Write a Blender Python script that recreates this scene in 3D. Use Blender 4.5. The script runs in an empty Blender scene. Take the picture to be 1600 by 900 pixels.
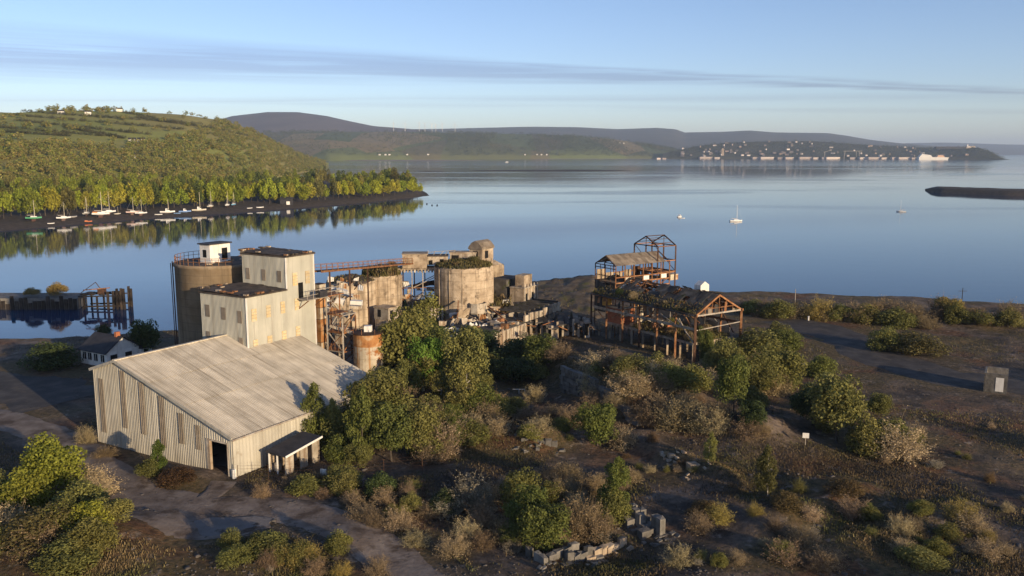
import bpy, math, random
import numpy as np
from mathutils import Vector
random.seed(7)
R = math.radians
SC = bpy.context.scene
COL = SC.collection

# ------------------------------------------------------------------ camera
F, CAMZ, HY = 1350.0, 40.0, 238.0            # focal length and horizon row in photo pixels, camera height
PITCH = math.atan((450 - HY) / F)
cd = bpy.data.cameras.new('camera')
cd.sensor_width = 36.0
cd.lens = 36.0 * F / 1600.0
cd.clip_start, cd.clip_end = 1.0, 80000.0
cam = bpy.data.objects.new('camera', cd)
COL.objects.link(cam)
cam.location = (0, 0, CAMZ)
cam.rotation_euler = (math.pi / 2 - PITCH, 0, 0)
SC.camera = cam

# ------------------------------------------------------------------ sky, sun, exposure
SUN_AZ = math.atan2(0.67, -0.742)             # clockwise from +Y
SUN_EL = R(10.0)
w = bpy.data.worlds.new('World')
SC.world = w
w.use_nodes = True
nt = w.node_tree
nt.nodes.clear()
def N(tree, t, **kw):
    n = tree.nodes.new(t)
    for k, v in kw.items():
        setattr(n, k, v)
    return n
out = N(nt, 'ShaderNodeOutputWorld')
bg = N(nt, 'ShaderNodeBackground')
sky = N(nt, 'ShaderNodeTexSky', sky_type='NISHITA', sun_disc=False)
sky.sun_elevation, sky.sun_rotation = SUN_EL, SUN_AZ
sky.altitude, sky.air_density, sky.dust_density, sky.ozone_density = 0, 0.75, 0.25, 2.2
bg.inputs['Strength'].default_value = 0.15
tc = N(nt, 'ShaderNodeTexCoord')
sep = N(nt, 'ShaderNodeSeparateXYZ')
nt.links.new(tc.outputs['Generated'], sep.inputs[0])
def mth(tree, op, a, b=None, c=None, clamp=False):
    n = N(tree, 'ShaderNodeMath', operation=op, use_clamp=clamp)
    for i, q in enumerate((a, b, c)):
        if q is None: continue
        if isinstance(q, (int, float)): n.inputs[i].default_value = q
        else: tree.links.new(q, n.inputs[i])
    return n.outputs[0]
X, Yy, Z = sep.outputs
# long stratus streaks: thin layers seen edge-on, each close to a great circle of the sky
mp = N(nt, 'ShaderNodeMapping')
mp.inputs['Scale'].default_value = (1.1, 1.1, 60.0)
nt.links.new(tc.outputs['Generated'], mp.inputs[0])
nz = N(nt, 'ShaderNodeTexNoise')
nz.inputs['Scale'].default_value = 2.6
nz.inputs['Detail'].default_value = 7
nz.inputs['Roughness'].default_value = 0.55
nt.links.new(mp.outputs[0], nz.inputs['Vector'])
noise_c = mth(nt, 'SUBTRACT', nz.outputs['Fac'], 0.5)
def streak(alpha, beta, w0, w1, amp, gain):
    plane = mth(nt, 'ADD', mth(nt, 'MULTIPLY', X, alpha), mth(nt, 'MULTIPLY', Yy, beta))
    t = mth(nt, 'SUBTRACT', Z, plane)
    t = mth(nt, 'ADD', t, mth(nt, 'MULTIPLY', noise_c, amp))
    wd = mth(nt, 'MAXIMUM', mth(nt, 'ADD', mth(nt, 'MULTIPLY', X, w1), w0), 0.0035)
    q = mth(nt, 'DIVIDE', mth(nt, 'ABSOLUTE', t), wd)
    m = mth(nt, 'SUBTRACT', 1.0, q, clamp=True)
    m = mth(nt, 'MULTIPLY', m, mth(nt, 'ADD', mth(nt, 'MULTIPLY', noise_c, 3.2), 0.9, clamp=True))
    return mth(nt, 'MULTIPLY', mth(nt, 'MULTIPLY', m, mth(nt, 'ADD', nz.outputs['Fac'], 0.35)), gain, clamp=True)
s1 = streak(-0.040, 0.0890, 0.0150, -0.036, 0.010, 1.5)
s4 = streak(-0.052, 0.0990, 0.0035, -0.016, 0.012, 0.9)
s2 = streak(0.004, 0.060, 0.005, 0.004, 0.012, 0.5)
s3 = streak(-0.01, 0.052, 0.005, -0.006, 0.012, 0.35)
cl = mth(nt, 'MAXIMUM', mth(nt, 'MAXIMUM', s1, s4), mth(nt, 'MAXIMUM', s2, s3))
mixc = N(nt, 'ShaderNodeMix', data_type='RGBA', blend_type='MULTIPLY')
nt.links.new(cl, mixc.inputs['Factor'])
nt.links.new(sky.outputs[0], mixc.inputs['A'])
mixc.inputs['B'].default_value = (0.70, 0.68, 0.74, 1)
tint = N(nt, 'ShaderNodeMix', data_type='RGBA', blend_type='MULTIPLY')      # camera white balance, the same over the whole sky
tint.inputs['Factor'].default_value = 1.0
tint.inputs['B'].default_value = (1.07, 0.965, 1.03, 1)
nt.links.new(mixc.outputs['Result'], tint.inputs['A'])
nt.links.new(tint.outputs['Result'], bg.inputs['Color'])
nt.links.new(bg.outputs[0], out.inputs[0])

S3 = Vector((math.sin(SUN_AZ) * math.cos(SUN_EL), math.cos(SUN_AZ) * math.cos(SUN_EL), math.sin(SUN_EL)))
ld = bpy.data.lights.new('sun', 'SUN')
ld.energy, ld.angle, ld.color = 5.0, R(0.53), (1.0, 0.77, 0.49)
sun = bpy.data.objects.new('sun', ld)
sun.rotation_euler = (-S3).to_track_quat('-Z', 'Y').to_euler()
sun.location = S3 * 300
COL.objects.link(sun)
vs = SC.view_settings
SC.display_settings.display_device = 'sRGB'
vs.view_transform, vs.look, vs.exposure, vs.gamma, vs.use_curve_mapping = 'Standard', 'None', 0.3, 1.0, False
SC.cycles.use_denoising = True
SC.cycles.max_bounces = 8
SC.cycles.volume_bounces = 0
SC.cycles.transparent_max_bounces = 8

# ------------------------------------------------------------------ places: camera geometry to world points
cp, sp = math.cos(PITCH), math.sin(PITCH)
def ray(u, v):
    a, b = (u - 800) / F, (450 - v) / F
    return np.array([a, cp + b * sp, -sp + b * cp])
def G(u, v, z=3.0):
    d = ray(u, v)
    return np.array([0, 0, CAMZ]) + d * ((z - CAMZ) / d[2])
def YP(u, v, y):
    d = ray(u, v)
    return np.array([0, 0, CAMZ]) + d * (y / d[1])
def V3(x, y, z): return np.array([x, y, z], float)
UP = V3(0, 0, 1)

# ------------------------------------------------------------------ value noise
def _h(i, j, s):
    n = np.sin(i * 127.1 + j * 311.7 + s * 74.7) * 43758.5453
    return n - np.floor(n)
def vnoise(x, y, s=0):
    x = np.asarray(x, float); y = np.asarray(y, float)
    i, j = np.floor(x), np.floor(y)
    fx, fy = x - i, y - j
    fx, fy = fx * fx * (3 - 2 * fx), fy * fy * (3 - 2 * fy)
    return (_h(i, j, s) * (1 - fx) + _h(i + 1, j, s) * fx) * (1 - fy) + (_h(i, j + 1, s) * (1 - fx) + _h(i + 1, j + 1, s) * fx) * fy
def fbm(x, y, o=4, s=0):
    a, t = 0.5, 0
    for k in range(o):
        t = t + a * (vnoise(np.asarray(x) * 2 ** k, np.asarray(y) * 2 ** k, s + k) - 0.5)
        a *= 0.5
    return t

# ------------------------------------------------------------------ objects
WL = {}
def setp(o, label=None, cat=None, group=None, kind=None):
    for k, q in (('label', label), ('category', cat), ('group', group), ('kind', kind)):
        if q: o[k] = q
    return o
def thing(name, label, cat, loc, group=None):
    o = bpy.data.objects.new(name, None)
    o.empty_display_size = 0.5
    COL.objects.link(o)
    o.location = tuple(loc)
    WL[o.name] = np.array(loc, float)
    return setp(o, label, cat, group)
def mesh_np(name, verts, quads=None, tris=None, mats=(), matidx=None, smooth=False):
    me = bpy.data.meshes.new(name)
    verts = np.asarray(verts, np.float32)
    me.vertices.add(len(verts))
    me.vertices.foreach_set('co', verts.ravel())
    loops, starts, n = [], [], 0
    if quads is not None and len(quads):
        quads = np.asarray(quads, np.int32); loops.append(quads.ravel())
        starts.append(np.arange(len(quads)) * 4); n = len(quads) * 4
    if tris is not None and len(tris):
        tris = np.asarray(tris, np.int32); loops.append(tris.ravel())
        starts.append(n + np.arange(len(tris)) * 3)
    loops = np.concatenate(loops); starts = np.concatenate(starts)
    me.loops.add(len(loops)); me.loops.foreach_set('vertex_index', loops.astype(np.int32))
    me.polygons.add(len(starts)); me.polygons.foreach_set('loop_start', starts.astype(np.int32))
    for m in mats: me.materials.append(m)
    if matidx is not None: me.polygons.foreach_set('material_index', np.asarray(matidx, np.int32))
    if smooth: me.polygons.foreach_set('use_smooth', np.ones(len(starts), bool))
    me.update(calc_edges=True)
    return me
def link(name, me, loc=(0, 0, 0), parent=None):
    o = bpy.data.objects.new(name, me)
    COL.objects.link(o)
    o.location = tuple(loc)
    if parent is not None:
        o.parent = parent
        WL[o.name] = WL[parent.name] + np.array(loc, float)
    else:
        WL[o.name] = np.array(loc, float)
    return o
class MB:
    def __init__(s): s.v, s.f, s.m, s.cur = [], [], [], 0
    def poly(s, pts):
        n = len(s.v); s.v += [tuple(p) for p in pts]; s.f.append(tuple(range(n, n + len(pts)))); s.m.append(s.cur); return s
    def hexa(s, p):
        n = len(s.v); s.v += [tuple(q) for q in p]
        for q in ((0, 3, 2, 1), (4, 5, 6, 7), (0, 1, 5, 4), (1, 2, 6, 5), (2, 3, 7, 6), (3, 0, 4, 7)):
            s.f.append(tuple(n + k for k in q)); s.m.append(s.cur)
        return s
    def box(s, c, ax, ay, az):          # centre and half vectors
        c, ax, ay, az = (np.asarray(q, float) for q in (c, ax, ay, az))
        return s.hexa([c - ax - ay - az, c + ax - ay - az, c + ax + ay - az, c - ax + ay - az,
                       c - ax - ay + az, c + ax - ay + az, c + ax + ay + az, c - ax + ay + az])
    def slab(s, o, a, b, c):            # corner and three full edge vectors
        o, a, b, c = (np.asarray(q, float) for q in (o, a, b, c))
        return s.box(o + (a + b + c) / 2, a / 2, b / 2, c / 2)
    def beam(s, p, q, w=0.2, h=None):
        p, q = np.asarray(p, float), np.asarray(q, float); h = h or w
        d = q - p; L = np.linalg.norm(d); d = d / L
        up = UP if abs(d[2]) < 0.95 else V3(0, 1, 0)
        x = np.cross(d, up); x /= np.linalg.norm(x); z = np.cross(x, d)
        return s.box((p + q) / 2, d * L / 2, x * w / 2, z * h / 2)
    def tube(s, p, q, r0, r1=None, n=8, cap=True):
        p, q = np.asarray(p, float), np.asarray(q, float); r1 = r0 if r1 is None else r1
        d = q - p; d = d / np.linalg.norm(d)
        up = UP if abs(d[2]) < 0.95 else V3(0, 1, 0)
        x = np.cross(d, up); x /= np.linalg.norm(x); z = np.cross(x, d)
        k = len(s.v)
        for c, r in ((p, r0), (q, r1)):
            for i in range(n):
                a = 2 * math.pi * i / n
                s.v.append(tuple(c + (x * math.cos(a) + z * math.sin(a)) * r))
        for i in range(n):
            j = (i + 1) % n
            s.f.append((k + i, k + j, k + n + j, k + n + i)); s.m.append(s.cur)
        if cap:
            s.f.append(tuple(k + i for i in reversed(range(n)))); s.f.append(tuple(k + n + i for i in range(n))); s.m += [s.cur] * 2
        return s
    def lathe(s, c, prof, n=32):        # profile of (radius, height)
        c = np.asarray(c, float); k = len(s.v)
        for r, z in prof:
            for i in range(n):
                a = 2 * math.pi * i / n
                s.v.append((c[0] + r * math.cos(a), c[1] + r * math.sin(a), c[2] + z))
        for t in range(len(prof) - 1):
            for i in range(n):
                j = (i + 1) % n
                s.f.append((k + t * n + i, k + t * n + j, k + (t + 1) * n + j, k + (t + 1) * n + i)); s.m.append(s.cur)
        return s
    def prism(s, pts, off):
        pts = [np.asarray(p, float) for p in pts]; off = np.asarray(off, float); n = len(pts); k = len(s.v)
        s.v += [tuple(p) for p in pts] + [tuple(p + off) for p in pts]
        s.f.append(tuple(k + i for i in range(n))); s.f.append(tuple(k + n + i for i in reversed(range(n)))); s.m += [s.cur] * 2
        for i in range(n):
            j = (i + 1) % n
            s.f.append((k + i, k + n + i, k + n + j, k + j)); s.m.append(s.cur)
        return s
    def corr(s, o, wv, h0, h1, upv, nrm, ribs=4, depth=0.05, th=0.02):   # ribbed sheet: base corner, width vector, lengths at its two sides
        o, wv, upv, nrm = (np.asarray(q, float) for q in (o, wv, upv, nrm)); k = len(s.v)
        pat = []
        for r in range(ribs):
            for fr, d in ((0.0, 0), (0.32, 0), (0.5, 1), (0.82, 1)):
                pat.append(((r + fr) / ribs, d))
        pat.append((1.0, 0))
        for t, d in pat:
            b = o + wv * t + nrm * (depth * d)
            s.v.append(tuple(b)); s.v.append(tuple(b + upv * (h0 + (h1 - h0) * t)))
        for i in range(len(pat) - 1):
            s.f.append((k + 2 * i, k + 2 * i + 2, k + 2 * i + 3, k + 2 * i + 1)); s.m.append(s.cur)
        return s
    def mesh(s, name, mats, off=(0, 0, 0), smooth=False):
        me = bpy.data.meshes.new(name)
        off = np.asarray(off, float)
        me.from_pydata([tuple(np.asarray(q) - off) for q in s.v], [], s.f)
        for m in (mats if isinstance(mats, (list, tuple)) else [mats]): me.materials.append(m)
        if any(s.m): me.polygons.foreach_set('material_index', s.m)
        if smooth: me.polygons.foreach_set('use_smooth', [True] * len(s.f))
        me.update()
        return me
    def part(s, name, mats, parent, smooth=False, label=None):
        o = link(name, s.mesh(name, mats, WL[parent.name], smooth), (0, 0, 0), parent)
        if label: o['label'] = label
        return o
    def solo(s, name, mats, loc, label=None, cat=None, group=None, kind=None, smooth=False):
        return setp(link(name, s.mesh(name, mats, loc, smooth), loc), label, cat, group, kind)

# ------------------------------------------------------------------ materials
def along(t, pos, kx, ky):
    """position in the barn's own axes, stretched along its roof slope"""
    dx = N(t, 'ShaderNodeVectorMath', operation='DOT_PRODUCT'); dx.inputs[1].default_value = (0.51 * kx, 0.86 * kx, 0); t.links.new(pos, dx.inputs[0])
    dy = N(t, 'ShaderNodeVectorMath', operation='DOT_PRODUCT'); dy.inputs[1].default_value = (-0.86 * ky, 0.51 * ky, 0); t.links.new(pos, dy.inputs[0])
    c = N(t, 'ShaderNodeCombineXYZ'); t.links.new(dx.outputs['Value'], c.inputs[0]); t.links.new(dy.outputs['Value'], c.inputs[1]); return c.outputs[0]
def ramp(t, fac, stops):
    r = N(t, 'ShaderNodeValToRGB')
    e = r.color_ramp.elements
    while len(e) < len(stops): e.new(0.5)
    for k, (p, c) in enumerate(stops):
        e[k].position = p; e[k].color = (*c, 1)
    t.links.new(fac, r.inputs[0])
    return r.outputs[0]
def noise(t, vec, scale, detail=6, rough=0.55, out='Fac'):
    n = N(t, 'ShaderNodeTexNoise')
    n.inputs['Scale'].default_value = scale; n.inputs['Detail'].default_value = detail; n.inputs['Roughness'].default_value = rough
    t.links.new(vec, n.inputs['Vector'])
    return n.outputs[out]
def mixrgb(t, f, a, b, bt='MIX'):
    m = N(t, 'ShaderNodeMix', data_type='RGBA', blend_type=bt)
    for k, q in (('Factor', f), ('A', a), ('B', b)):
        if isinstance(q, (int, float)): m.inputs[k].default_value = q
        elif isinstance(q, tuple): m.inputs[k].default_value = (*q, 1)
        else: t.links.new(q, m.inputs[k])
    return m.outputs['Result']
def newmat(name, rough=0.9, metal=0.0):
    m = bpy.data.materials.new(name); m.use_nodes = True
    t = m.node_tree; b = t.nodes['Principled BSDF']
    b.inputs['Roughness'].default_value = rough; b.inputs['Metallic'].default_value = metal
    b.inputs['Specular IOR Level'].default_value = 0.25
    geo = N(t, 'ShaderNodeNewGeometry')
    return m, t, b, geo.outputs['Position'], geo
def mapped(t, vec, sc):
    mpn = N(t, 'ShaderNodeMapping'); mpn.inputs['Scale'].default_value = sc
    t.links.new(vec, mpn.inputs[0]); return mpn.outputs[0]
def wmat(name, stops, scale=0.5, streak=None, stain=None, rnd=0.12, rough=0.9, metal=0.0, bump=0.15, bscale=3.0, objcol=False, rings=None, slope=None):
    """weathered surface: noise ramp, optional vertical streaks (ramp stops), stain (colour, threshold, scale), per-object tone"""
    m, t, b, pos, geo = newmat(name, rough, metal)
    c = ramp(t, noise(t, pos, scale), stops)
    if streak:
        col, th, amt, sc = streak
        f = noise(t, mapped(t, pos, (sc, sc, sc * 0.06)), 1.0, 5, 0.6)
        f = mth(t, 'MULTIPLY', mth(t, 'SUBTRACT', f, th), 6.0, clamp=True)
        c = mixrgb(t, mth(t, 'MULTIPLY', f, amt), c, col)
    if slope:
        col, th, amt, kx, ky = slope
        f = mth(t, 'MULTIPLY', mth(t, 'SUBTRACT', noise(t, along(t, pos, kx, ky), 1.0, 6, 0.62), th), 5.0, clamp=True)
        c = mixrgb(t, mth(t, 'MULTIPLY', f, amt), c, col)
    if stain:
        col, th, sc = stain
        f = mth(t, 'MULTIPLY', mth(t, 'SUBTRACT', noise(t, pos, sc, 7, 0.65), th), 9.0, clamp=True)
        c = mixrgb(t, f, c, col)
    if rings:
        sz = N(t, 'ShaderNodeSeparateXYZ'); t.links.new(pos, sz.inputs[0])
        f = mth(t, 'LESS_THAN', mth(t, 'FRACT', mth(t, 'DIVIDE', sz.outputs[2], rings)), 0.07)
        c = mixrgb(t, mth(t, 'MULTIPLY', f, 0.35), c, (0.09, 0.075, 0.06))
    oi = N(t, 'ShaderNodeObjectInfo')
    if objcol: c = mixrgb(t, 1.0, c, oi.outputs['Color'], 'MULTIPLY')
    if rnd:
        k = mth(t, 'ADD', mth(t, 'MULTIPLY', oi.outputs['Random'], 2 * rnd), 1 - rnd)
        v = N(t, 'ShaderNodeVectorMath', operation='SCALE'); t.links.new(c, v.inputs[0]); t.links.new(k, v.inputs['Scale']); c = v.outputs[0]
    t.links.new(c, b.inputs['Base Color'])
    if bump:
        bn = N(t, 'ShaderNodeBump'); bn.inputs['Strength'].default_value = bump; bn.inputs['Distance'].default_value = 0.15
        t.links.new(noise(t, pos, bscale, 8, 0.65), bn.inputs['Height']); t.links.new(bn.outputs[0], b.inputs['Normal'])
    return m
def leafmat(name, var=0.35, trans=0.25, scale=0.35, tint=None):
    m, t, b, pos, geo = newmat(name, 0.75)
    oi = N(t, 'ShaderNodeObjectInfo')
    k = mth(t, 'ADD', mth(t, 'MULTIPLY', geo.outputs['Random Per Island'], 2 * var), 1 - var)
    k2 = mth(t, 'ADD', mth(t, 'MULTIPLY', noise(t, pos, scale, 3), 0.9), 0.55)
    k = mth(t, 'MULTIPLY', k, k2)
    src = oi.outputs['Color']
    if tint: src = ramp(t, noise(t, pos, tint[0], 2, 0.5), tint[1])
    v = N(t, 'ShaderNodeVectorMath', operation='SCALE'); t.links.new(src, v.inputs[0]); t.links.new(k, v.inputs['Scale'])
    t.links.new(v.outputs[0], b.inputs['Base Color'])
    tr = N(t, 'ShaderNodeBsdfTranslucent'); t.links.new(v.outputs[0], tr.inputs['Color'])
    mx = N(t, 'ShaderNodeMixShader'); mx.inputs[0].default_value = trans
    o = t.nodes['Material Output']
    t.links.new(b.outputs[0], mx.inputs[1]); t.links.new(tr.outputs[0], mx.inputs[2]); t.links.new(mx.outputs[0], o.inputs['Surface'])
    return m
M = {}
M['sheet'] = wmat('weathered sheet', [(0.3, (0.37, 0.345, 0.285)), (0.7, (0.47, 0.44, 0.365))], 0.35, ((0.24, 0.21, 0.165), 0.50, 0.6, 1.4), ((0.27, 0.22, 0.16), 0.63, 0.5), 0.13, 0.75, 0.0, 0.05)
M['roofsheet'] = wmat('fibre cement roof', [(0.25, (0.40, 0.36, 0.29)), (0.55, (0.54, 0.485, 0.39)), (0.8, (0.64, 0.585, 0.48))], 0.5, None, ((0.30, 0.26, 0.20), 0.66, 0.6), 0.15, 0.9, 0.0, 0.12, 4, slope=((0.22, 0.18, 0.13), 0.49, 0.65, 2.6, 0.07))
M['towersheet'] = wmat('tower sheet', [(0.3, (0.35, 0.345, 0.295)), (0.7, (0.44, 0.43, 0.37))], 0.3, ((0.27, 0.255, 0.215), 0.50, 0.6, 1.6), None, 0.08, 0.75, 0.0, 0.05)
M['brownpanel'] = wmat('brown translucent panel', [(0.3, (0.19, 0.155, 0.115)), (0.7, (0.28, 0.235, 0.18))], 1.2, None, None, 0.15, 0.6)
M['yellowpanel'] = wmat('yellowed pane', [(0.35, (0.50, 0.36, 0.17)), (0.65, (0.52, 0.45, 0.31))], 2.2, None, None, 0.2, 0.6)
M['tar'] = wmat('tar roof', [(0.3, (0.035, 0.03, 0.027)), (0.55, (0.085, 0.068, 0.055)), (0.75, (0.15, 0.12, 0.10))], 0.6, None, ((0.10, 0.05, 0.025), 0.60, 0.8), 0.1, 0.9, 0, 0.5, 5)
M['concrete'] = wmat('old concrete', [(0.3, (0.20, 0.15, 0.10)), (0.5, (0.37, 0.29, 0.205)), (0.7, (0.50, 0.41, 0.30))], 0.6, ((0.11, 0.082, 0.058), 0.52, 0.7, 1.0), ((0.13, 0.10, 0.07), 0.57, 0.9), 0.12, 0.95, 0, 0.4, 3)
M['siloconc'] = wmat('silo concrete', [(0.3, (0.22, 0.16, 0.10)), (0.7, (0.34, 0.265, 0.18))], 0.5, ((0.14, 0.105, 0.07), 0.47, 0.7, 0.8), None, 0.0, 0.95, 0, 0.2, 3, False, 1.25)
M['ringconc'] = wmat('stained silo concrete', [(0.3, (0.26, 0.195, 0.13)), (0.5, (0.44, 0.35, 0.25)), (0.7, (0.58, 0.475, 0.35))], 0.5, ((0.12, 0.09, 0.062), 0.51, 0.75, 0.9), ((0.17, 0.13, 0.09), 0.55, 0.45), 0.0, 0.95, 0, 0.4, 3, False, 1.7)
M['paleconc'] = wmat('pale broken concrete', [(0.3, (0.30, 0.25, 0.185)), (0.7, (0.54, 0.48, 0.39))], 1.0, ((0.20, 0.12, 0.065), 0.50, 0.8, 1.3), ((0.14, 0.11, 0.08), 0.58, 0.8), 0.25, 0.95, 0, 0.4, 3)
M['white'] = wmat('white render', [(0.3, (0.62, 0.59, 0.54)), (0.7, (0.76, 0.74, 0.69))], 1.0, ((0.36, 0.33, 0.29), 0.56, 0.5, 1.5), None, 0.06, 0.85, 0, 0.1)
M['rust'] = wmat('rusted steel', [(0.25, (0.10, 0.045, 0.022)), (0.5, (0.24, 0.11, 0.048)), (0.75, (0.38, 0.22, 0.115))], 1.1, None, ((0.42, 0.35, 0.27), 0.63, 1.4), 0.3, 0.85, 0.0, 0.2, 8)
M['darkrust'] = wmat('dark rusted steel', [(0.3, (0.045, 0.028, 0.02)), (0.7, (0.12, 0.062, 0.038))], 1.0, None, ((0.24, 0.18, 0.13), 0.62, 1.0), 0.25, 0.85, 0.1, 0.2, 8)
M['palesteel'] = wmat('weathered pale steel', [(0.3, (0.24, 0.205, 0.165)), (0.7, (0.40, 0.36, 0.31))], 1.4, None, ((0.18, 0.09, 0.045), 0.58, 1.6), 0.2, 0.8, 0.1, 0.1)
M['rusttank'] = wmat('rust streaked tank', [(0.3, (0.40, 0.34, 0.25)), (0.7, (0.56, 0.50, 0.39))], 0.8, ((0.36, 0.17, 0.05), 0.48, 0.9, 1.3), ((0.28, 0.11, 0.03), 0.53, 0.7), 0.15, 0.75, 0.05, 0.1)
M['rustpanel'] = wmat('rusted panel', [(0.3, (0.22, 0.085, 0.03)), (0.5, (0.36, 0.17, 0.06)), (0.7, (0.46, 0.33, 0.20))], 0.9, None, ((0.12, 0.05, 0.025), 0.58, 1.0), 0.2, 0.8, 0.05, 0.1)
M['timber'] = wmat('wet timber', [(0.3, (0.018, 0.015, 0.012)), (0.7, (0.06, 0.045, 0.034))], 0.9, None, None, 0.3, 0.85)
M['slate'] = wmat('dark slate', [(0.3, (0.022, 0.022, 0.026)), (0.7, (0.05, 0.048, 0.052))], 0.9, None, None, 0.15, 0.7, 0, 0.3, 5)
M['oldroof'] = wmat('broken roof sheeting', [(0.3, (0.15, 0.115, 0.085)), (0.55, (0.27, 0.22, 0.165)), (0.8, (0.37, 0.32, 0.25))], 0.7, None, ((0.09, 0.085, 0.04), 0.60, 0.6), 0.25, 0.95, 0, 0.4, 4)
M['darkroof'] = wmat('dark mossy roof', [(0.3, (0.035, 0.032, 0.03)), (0.55, (0.075, 0.068, 0.06)), (0.8, (0.15, 0.14, 0.125))], 0.6, None, ((0.055, 0.06, 0.022), 0.58, 0.45), 0.3, 0.95, 0, 0.4, 4)
M['brickred'] = wmat('red painted panel', [(0.3, (0.30, 0.09, 0.04)), (0.7, (0.40, 0.16, 0.08))], 1.5)
M['orange'] = wmat('orange drum', [(0.3, (0.50, 0.26, 0.05)), (0.7, (0.62, 0.36, 0.09))], 1.5)
M['black'] = wmat('dark void', [(0.3, (0.006, 0.006, 0.006)), (0.7, (0.012, 0.011, 0.010))], 1.0, bump=0)
M['glass'] = wmat('dark window glass', [(0.3, (0.012, 0.013, 0.016)), (0.7, (0.022, 0.024, 0.028))], 1.0, rough=0.12, bump=0)
M['paint'] = wmat('object paint', [(0.3, (0.82, 0.82, 0.82)), (0.7, (1, 1, 1))], 0.6, None, None, 0.05, 0.45, 0, 0, 3, True)
M['stone'] = wmat('field stone', [(0.3, (0.10, 0.092, 0.08)), (0.7, (0.20, 0.185, 0.165))], 1.2, None, ((0.05, 0.055, 0.03), 0.6, 0.9), 0.3, 0.95, 0, 0.5, 3)
M['slabconc'] = wmat('ground concrete', [(0.3, (0.13, 0.115, 0.105)), (0.7, (0.215, 0.195, 0.18))], 0.5, None, ((0.06, 0.05, 0.042), 0.58, 0.5), 0.15, 0.95, 0, 0.4, 2)
M['bark'] = wmat('bark', [(0.3, (0.045, 0.036, 0.028)), (0.7, (0.11, 0.092, 0.075))], 3.0, rnd=0.1)
M['birchbark'] = wmat('birch bark', [(0.35, (0.12, 0.105, 0.09)), (0.6, (0.46, 0.43, 0.38))], 3.0, rnd=0.1)
M['leaf'] = leafmat('leaf', 0.35, 0.28)
M['twig'] = leafmat('twig', 0.3, 0.05)
M['farleaf'] = leafmat('woodland leaf', 0.3, 0.2, 0.08, (0.055, [(0.28, (0.081, 0.103, 0.024)), (0.38, (0.216, 0.186, 0.054)), (0.46, (0.169, 0.193, 0.036)), (0.54, (0.284, 0.221, 0.072)), (0.61, (0.189, 0.214, 0.036)), (0.68, (0.121, 0.138, 0.034)), (0.78, (0.351, 0.331, 0.042))]))
M['hedgeleaf'] = leafmat('hedge leaf', 0.3, 0.1, 0.08, (0.05, [(0.3, (0.05, 0.058, 0.02)), (0.7, (0.10, 0.09, 0.035))]))
M['ridgeleaf'] = leafmat('ridge wood leaf', 0.3, 0.15, 0.02, (0.006, [(0.3, (0.045, 0.058, 0.022)), (0.55, (0.075, 0.085, 0.03)), (0.75, (0.13, 0.10, 0.04))]))
M['tuft'] = leafmat('dry grass', 0.45, 0.15, 0.25, (0.09, [(0.30, (0.06, 0.045, 0.028)), (0.42, (0.13, 0.095, 0.048)), (0.50, (0.085, 0.085, 0.030)), (0.57, (0.19, 0.135, 0.068)), (0.64, (0.11, 0.115, 0.036)), (0.75, (0.15, 0.08, 0.038))]))
M['rooftuft'] = leafmat('roof weeds', 0.4, 0.2, 0.6, (0.35, [(0.3, (0.07, 0.07, 0.025)), (0.5, (0.13, 0.11, 0.04)), (0.7, (0.15, 0.105, 0.055))]))
# ------------------------------------------------------------------ near ground
SHX = np.array([-500, -200, -120, -60, -20, 0, 40, 80, 122, 200, 330, 700.])
SHY = np.array([150, 160, 168, 188, 224, 236, 237, 233, 219, 212, 200, 190.])
def seg_dist(x, y, p, q):
    dx, dy = q[0] - p[0], q[1] - p[1]
    t = np.clip(((x - p[0]) * dx + (y - p[1]) * dy) / (dx * dx + dy * dy), 0, 1)
    return np.hypot(x - p[0] - t * dx, y - p[1] - t * dy)
def gl(*uv): return [G(u, v, 3.0)[:2] for u, v in uv]
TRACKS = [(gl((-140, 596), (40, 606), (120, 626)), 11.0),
          (gl((-60, 640), (60, 672), (150, 725), (205, 772), (300, 792), (400, 792), (480, 803), (560, 832), (640, 890), (700, 960)), 4.6),
          (gl((300, 792), (345, 765), (352, 752)), 2.2),
          (gl((215, 800), (300, 830), (420, 812)), 4.5),
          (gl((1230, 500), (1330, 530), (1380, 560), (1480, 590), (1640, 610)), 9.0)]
RIDGES = [(*gl((890, 585), (985, 655)), 3.4, 3.6), (*gl((985, 640), (1170, 690)), 2.2, 6.0), (*gl((960, 570), (1090, 640)), 3.0, 7.0),
          (*gl((700, 690), (830, 690)), 1.5, 3.0), (*gl((830, 695), (1010, 690)), 1.2, 2.6), (*gl((1010, 705), (1130, 755)), 1.5, 2.2),
          (*gl((780, 640), (700, 610)), 1.2, 5.0), (*gl((640, 760), (760, 740)), 0.8, 3.0), (*gl((1150, 690), (1260, 650)), 0.9, 5.0),
          (*gl((20, 800), (150, 850)), 1.6, 6.0), (*gl((400, 860), (520, 850)), 0.7, 4.0), (*gl((700, 830), (980, 860)), -0.9, 6.0),
          (*gl((1180, 830), (1340, 770)), 0.7, 2.5), (*gl((1340, 850), (1500, 800)), 0.6, 2.5), (*gl((1100, 790), (1220, 800)), 0.6, 3.0),
          (*gl((250, 745), (310, 745)), 0.5, 2.5), (*gl((1180, 480), (1600, 505)), 1.0, 6.0)]
def trackmask(x, y):
    m = np.zeros_like(np.asarray(x, float))
    for pl, wd in TRACKS:
        d = np.min([seg_dist(x, y, pl[i], pl[i + 1]) for i in range(len(pl) - 1)], axis=0)
        m = np.maximum(m, np.clip(1.6 - d / wd, 0, 1))
    return m
PADS = [(-38, 112, 24), (-45, 130, 22), (-50, 143, 10), (-72, 151, 9)]
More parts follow.
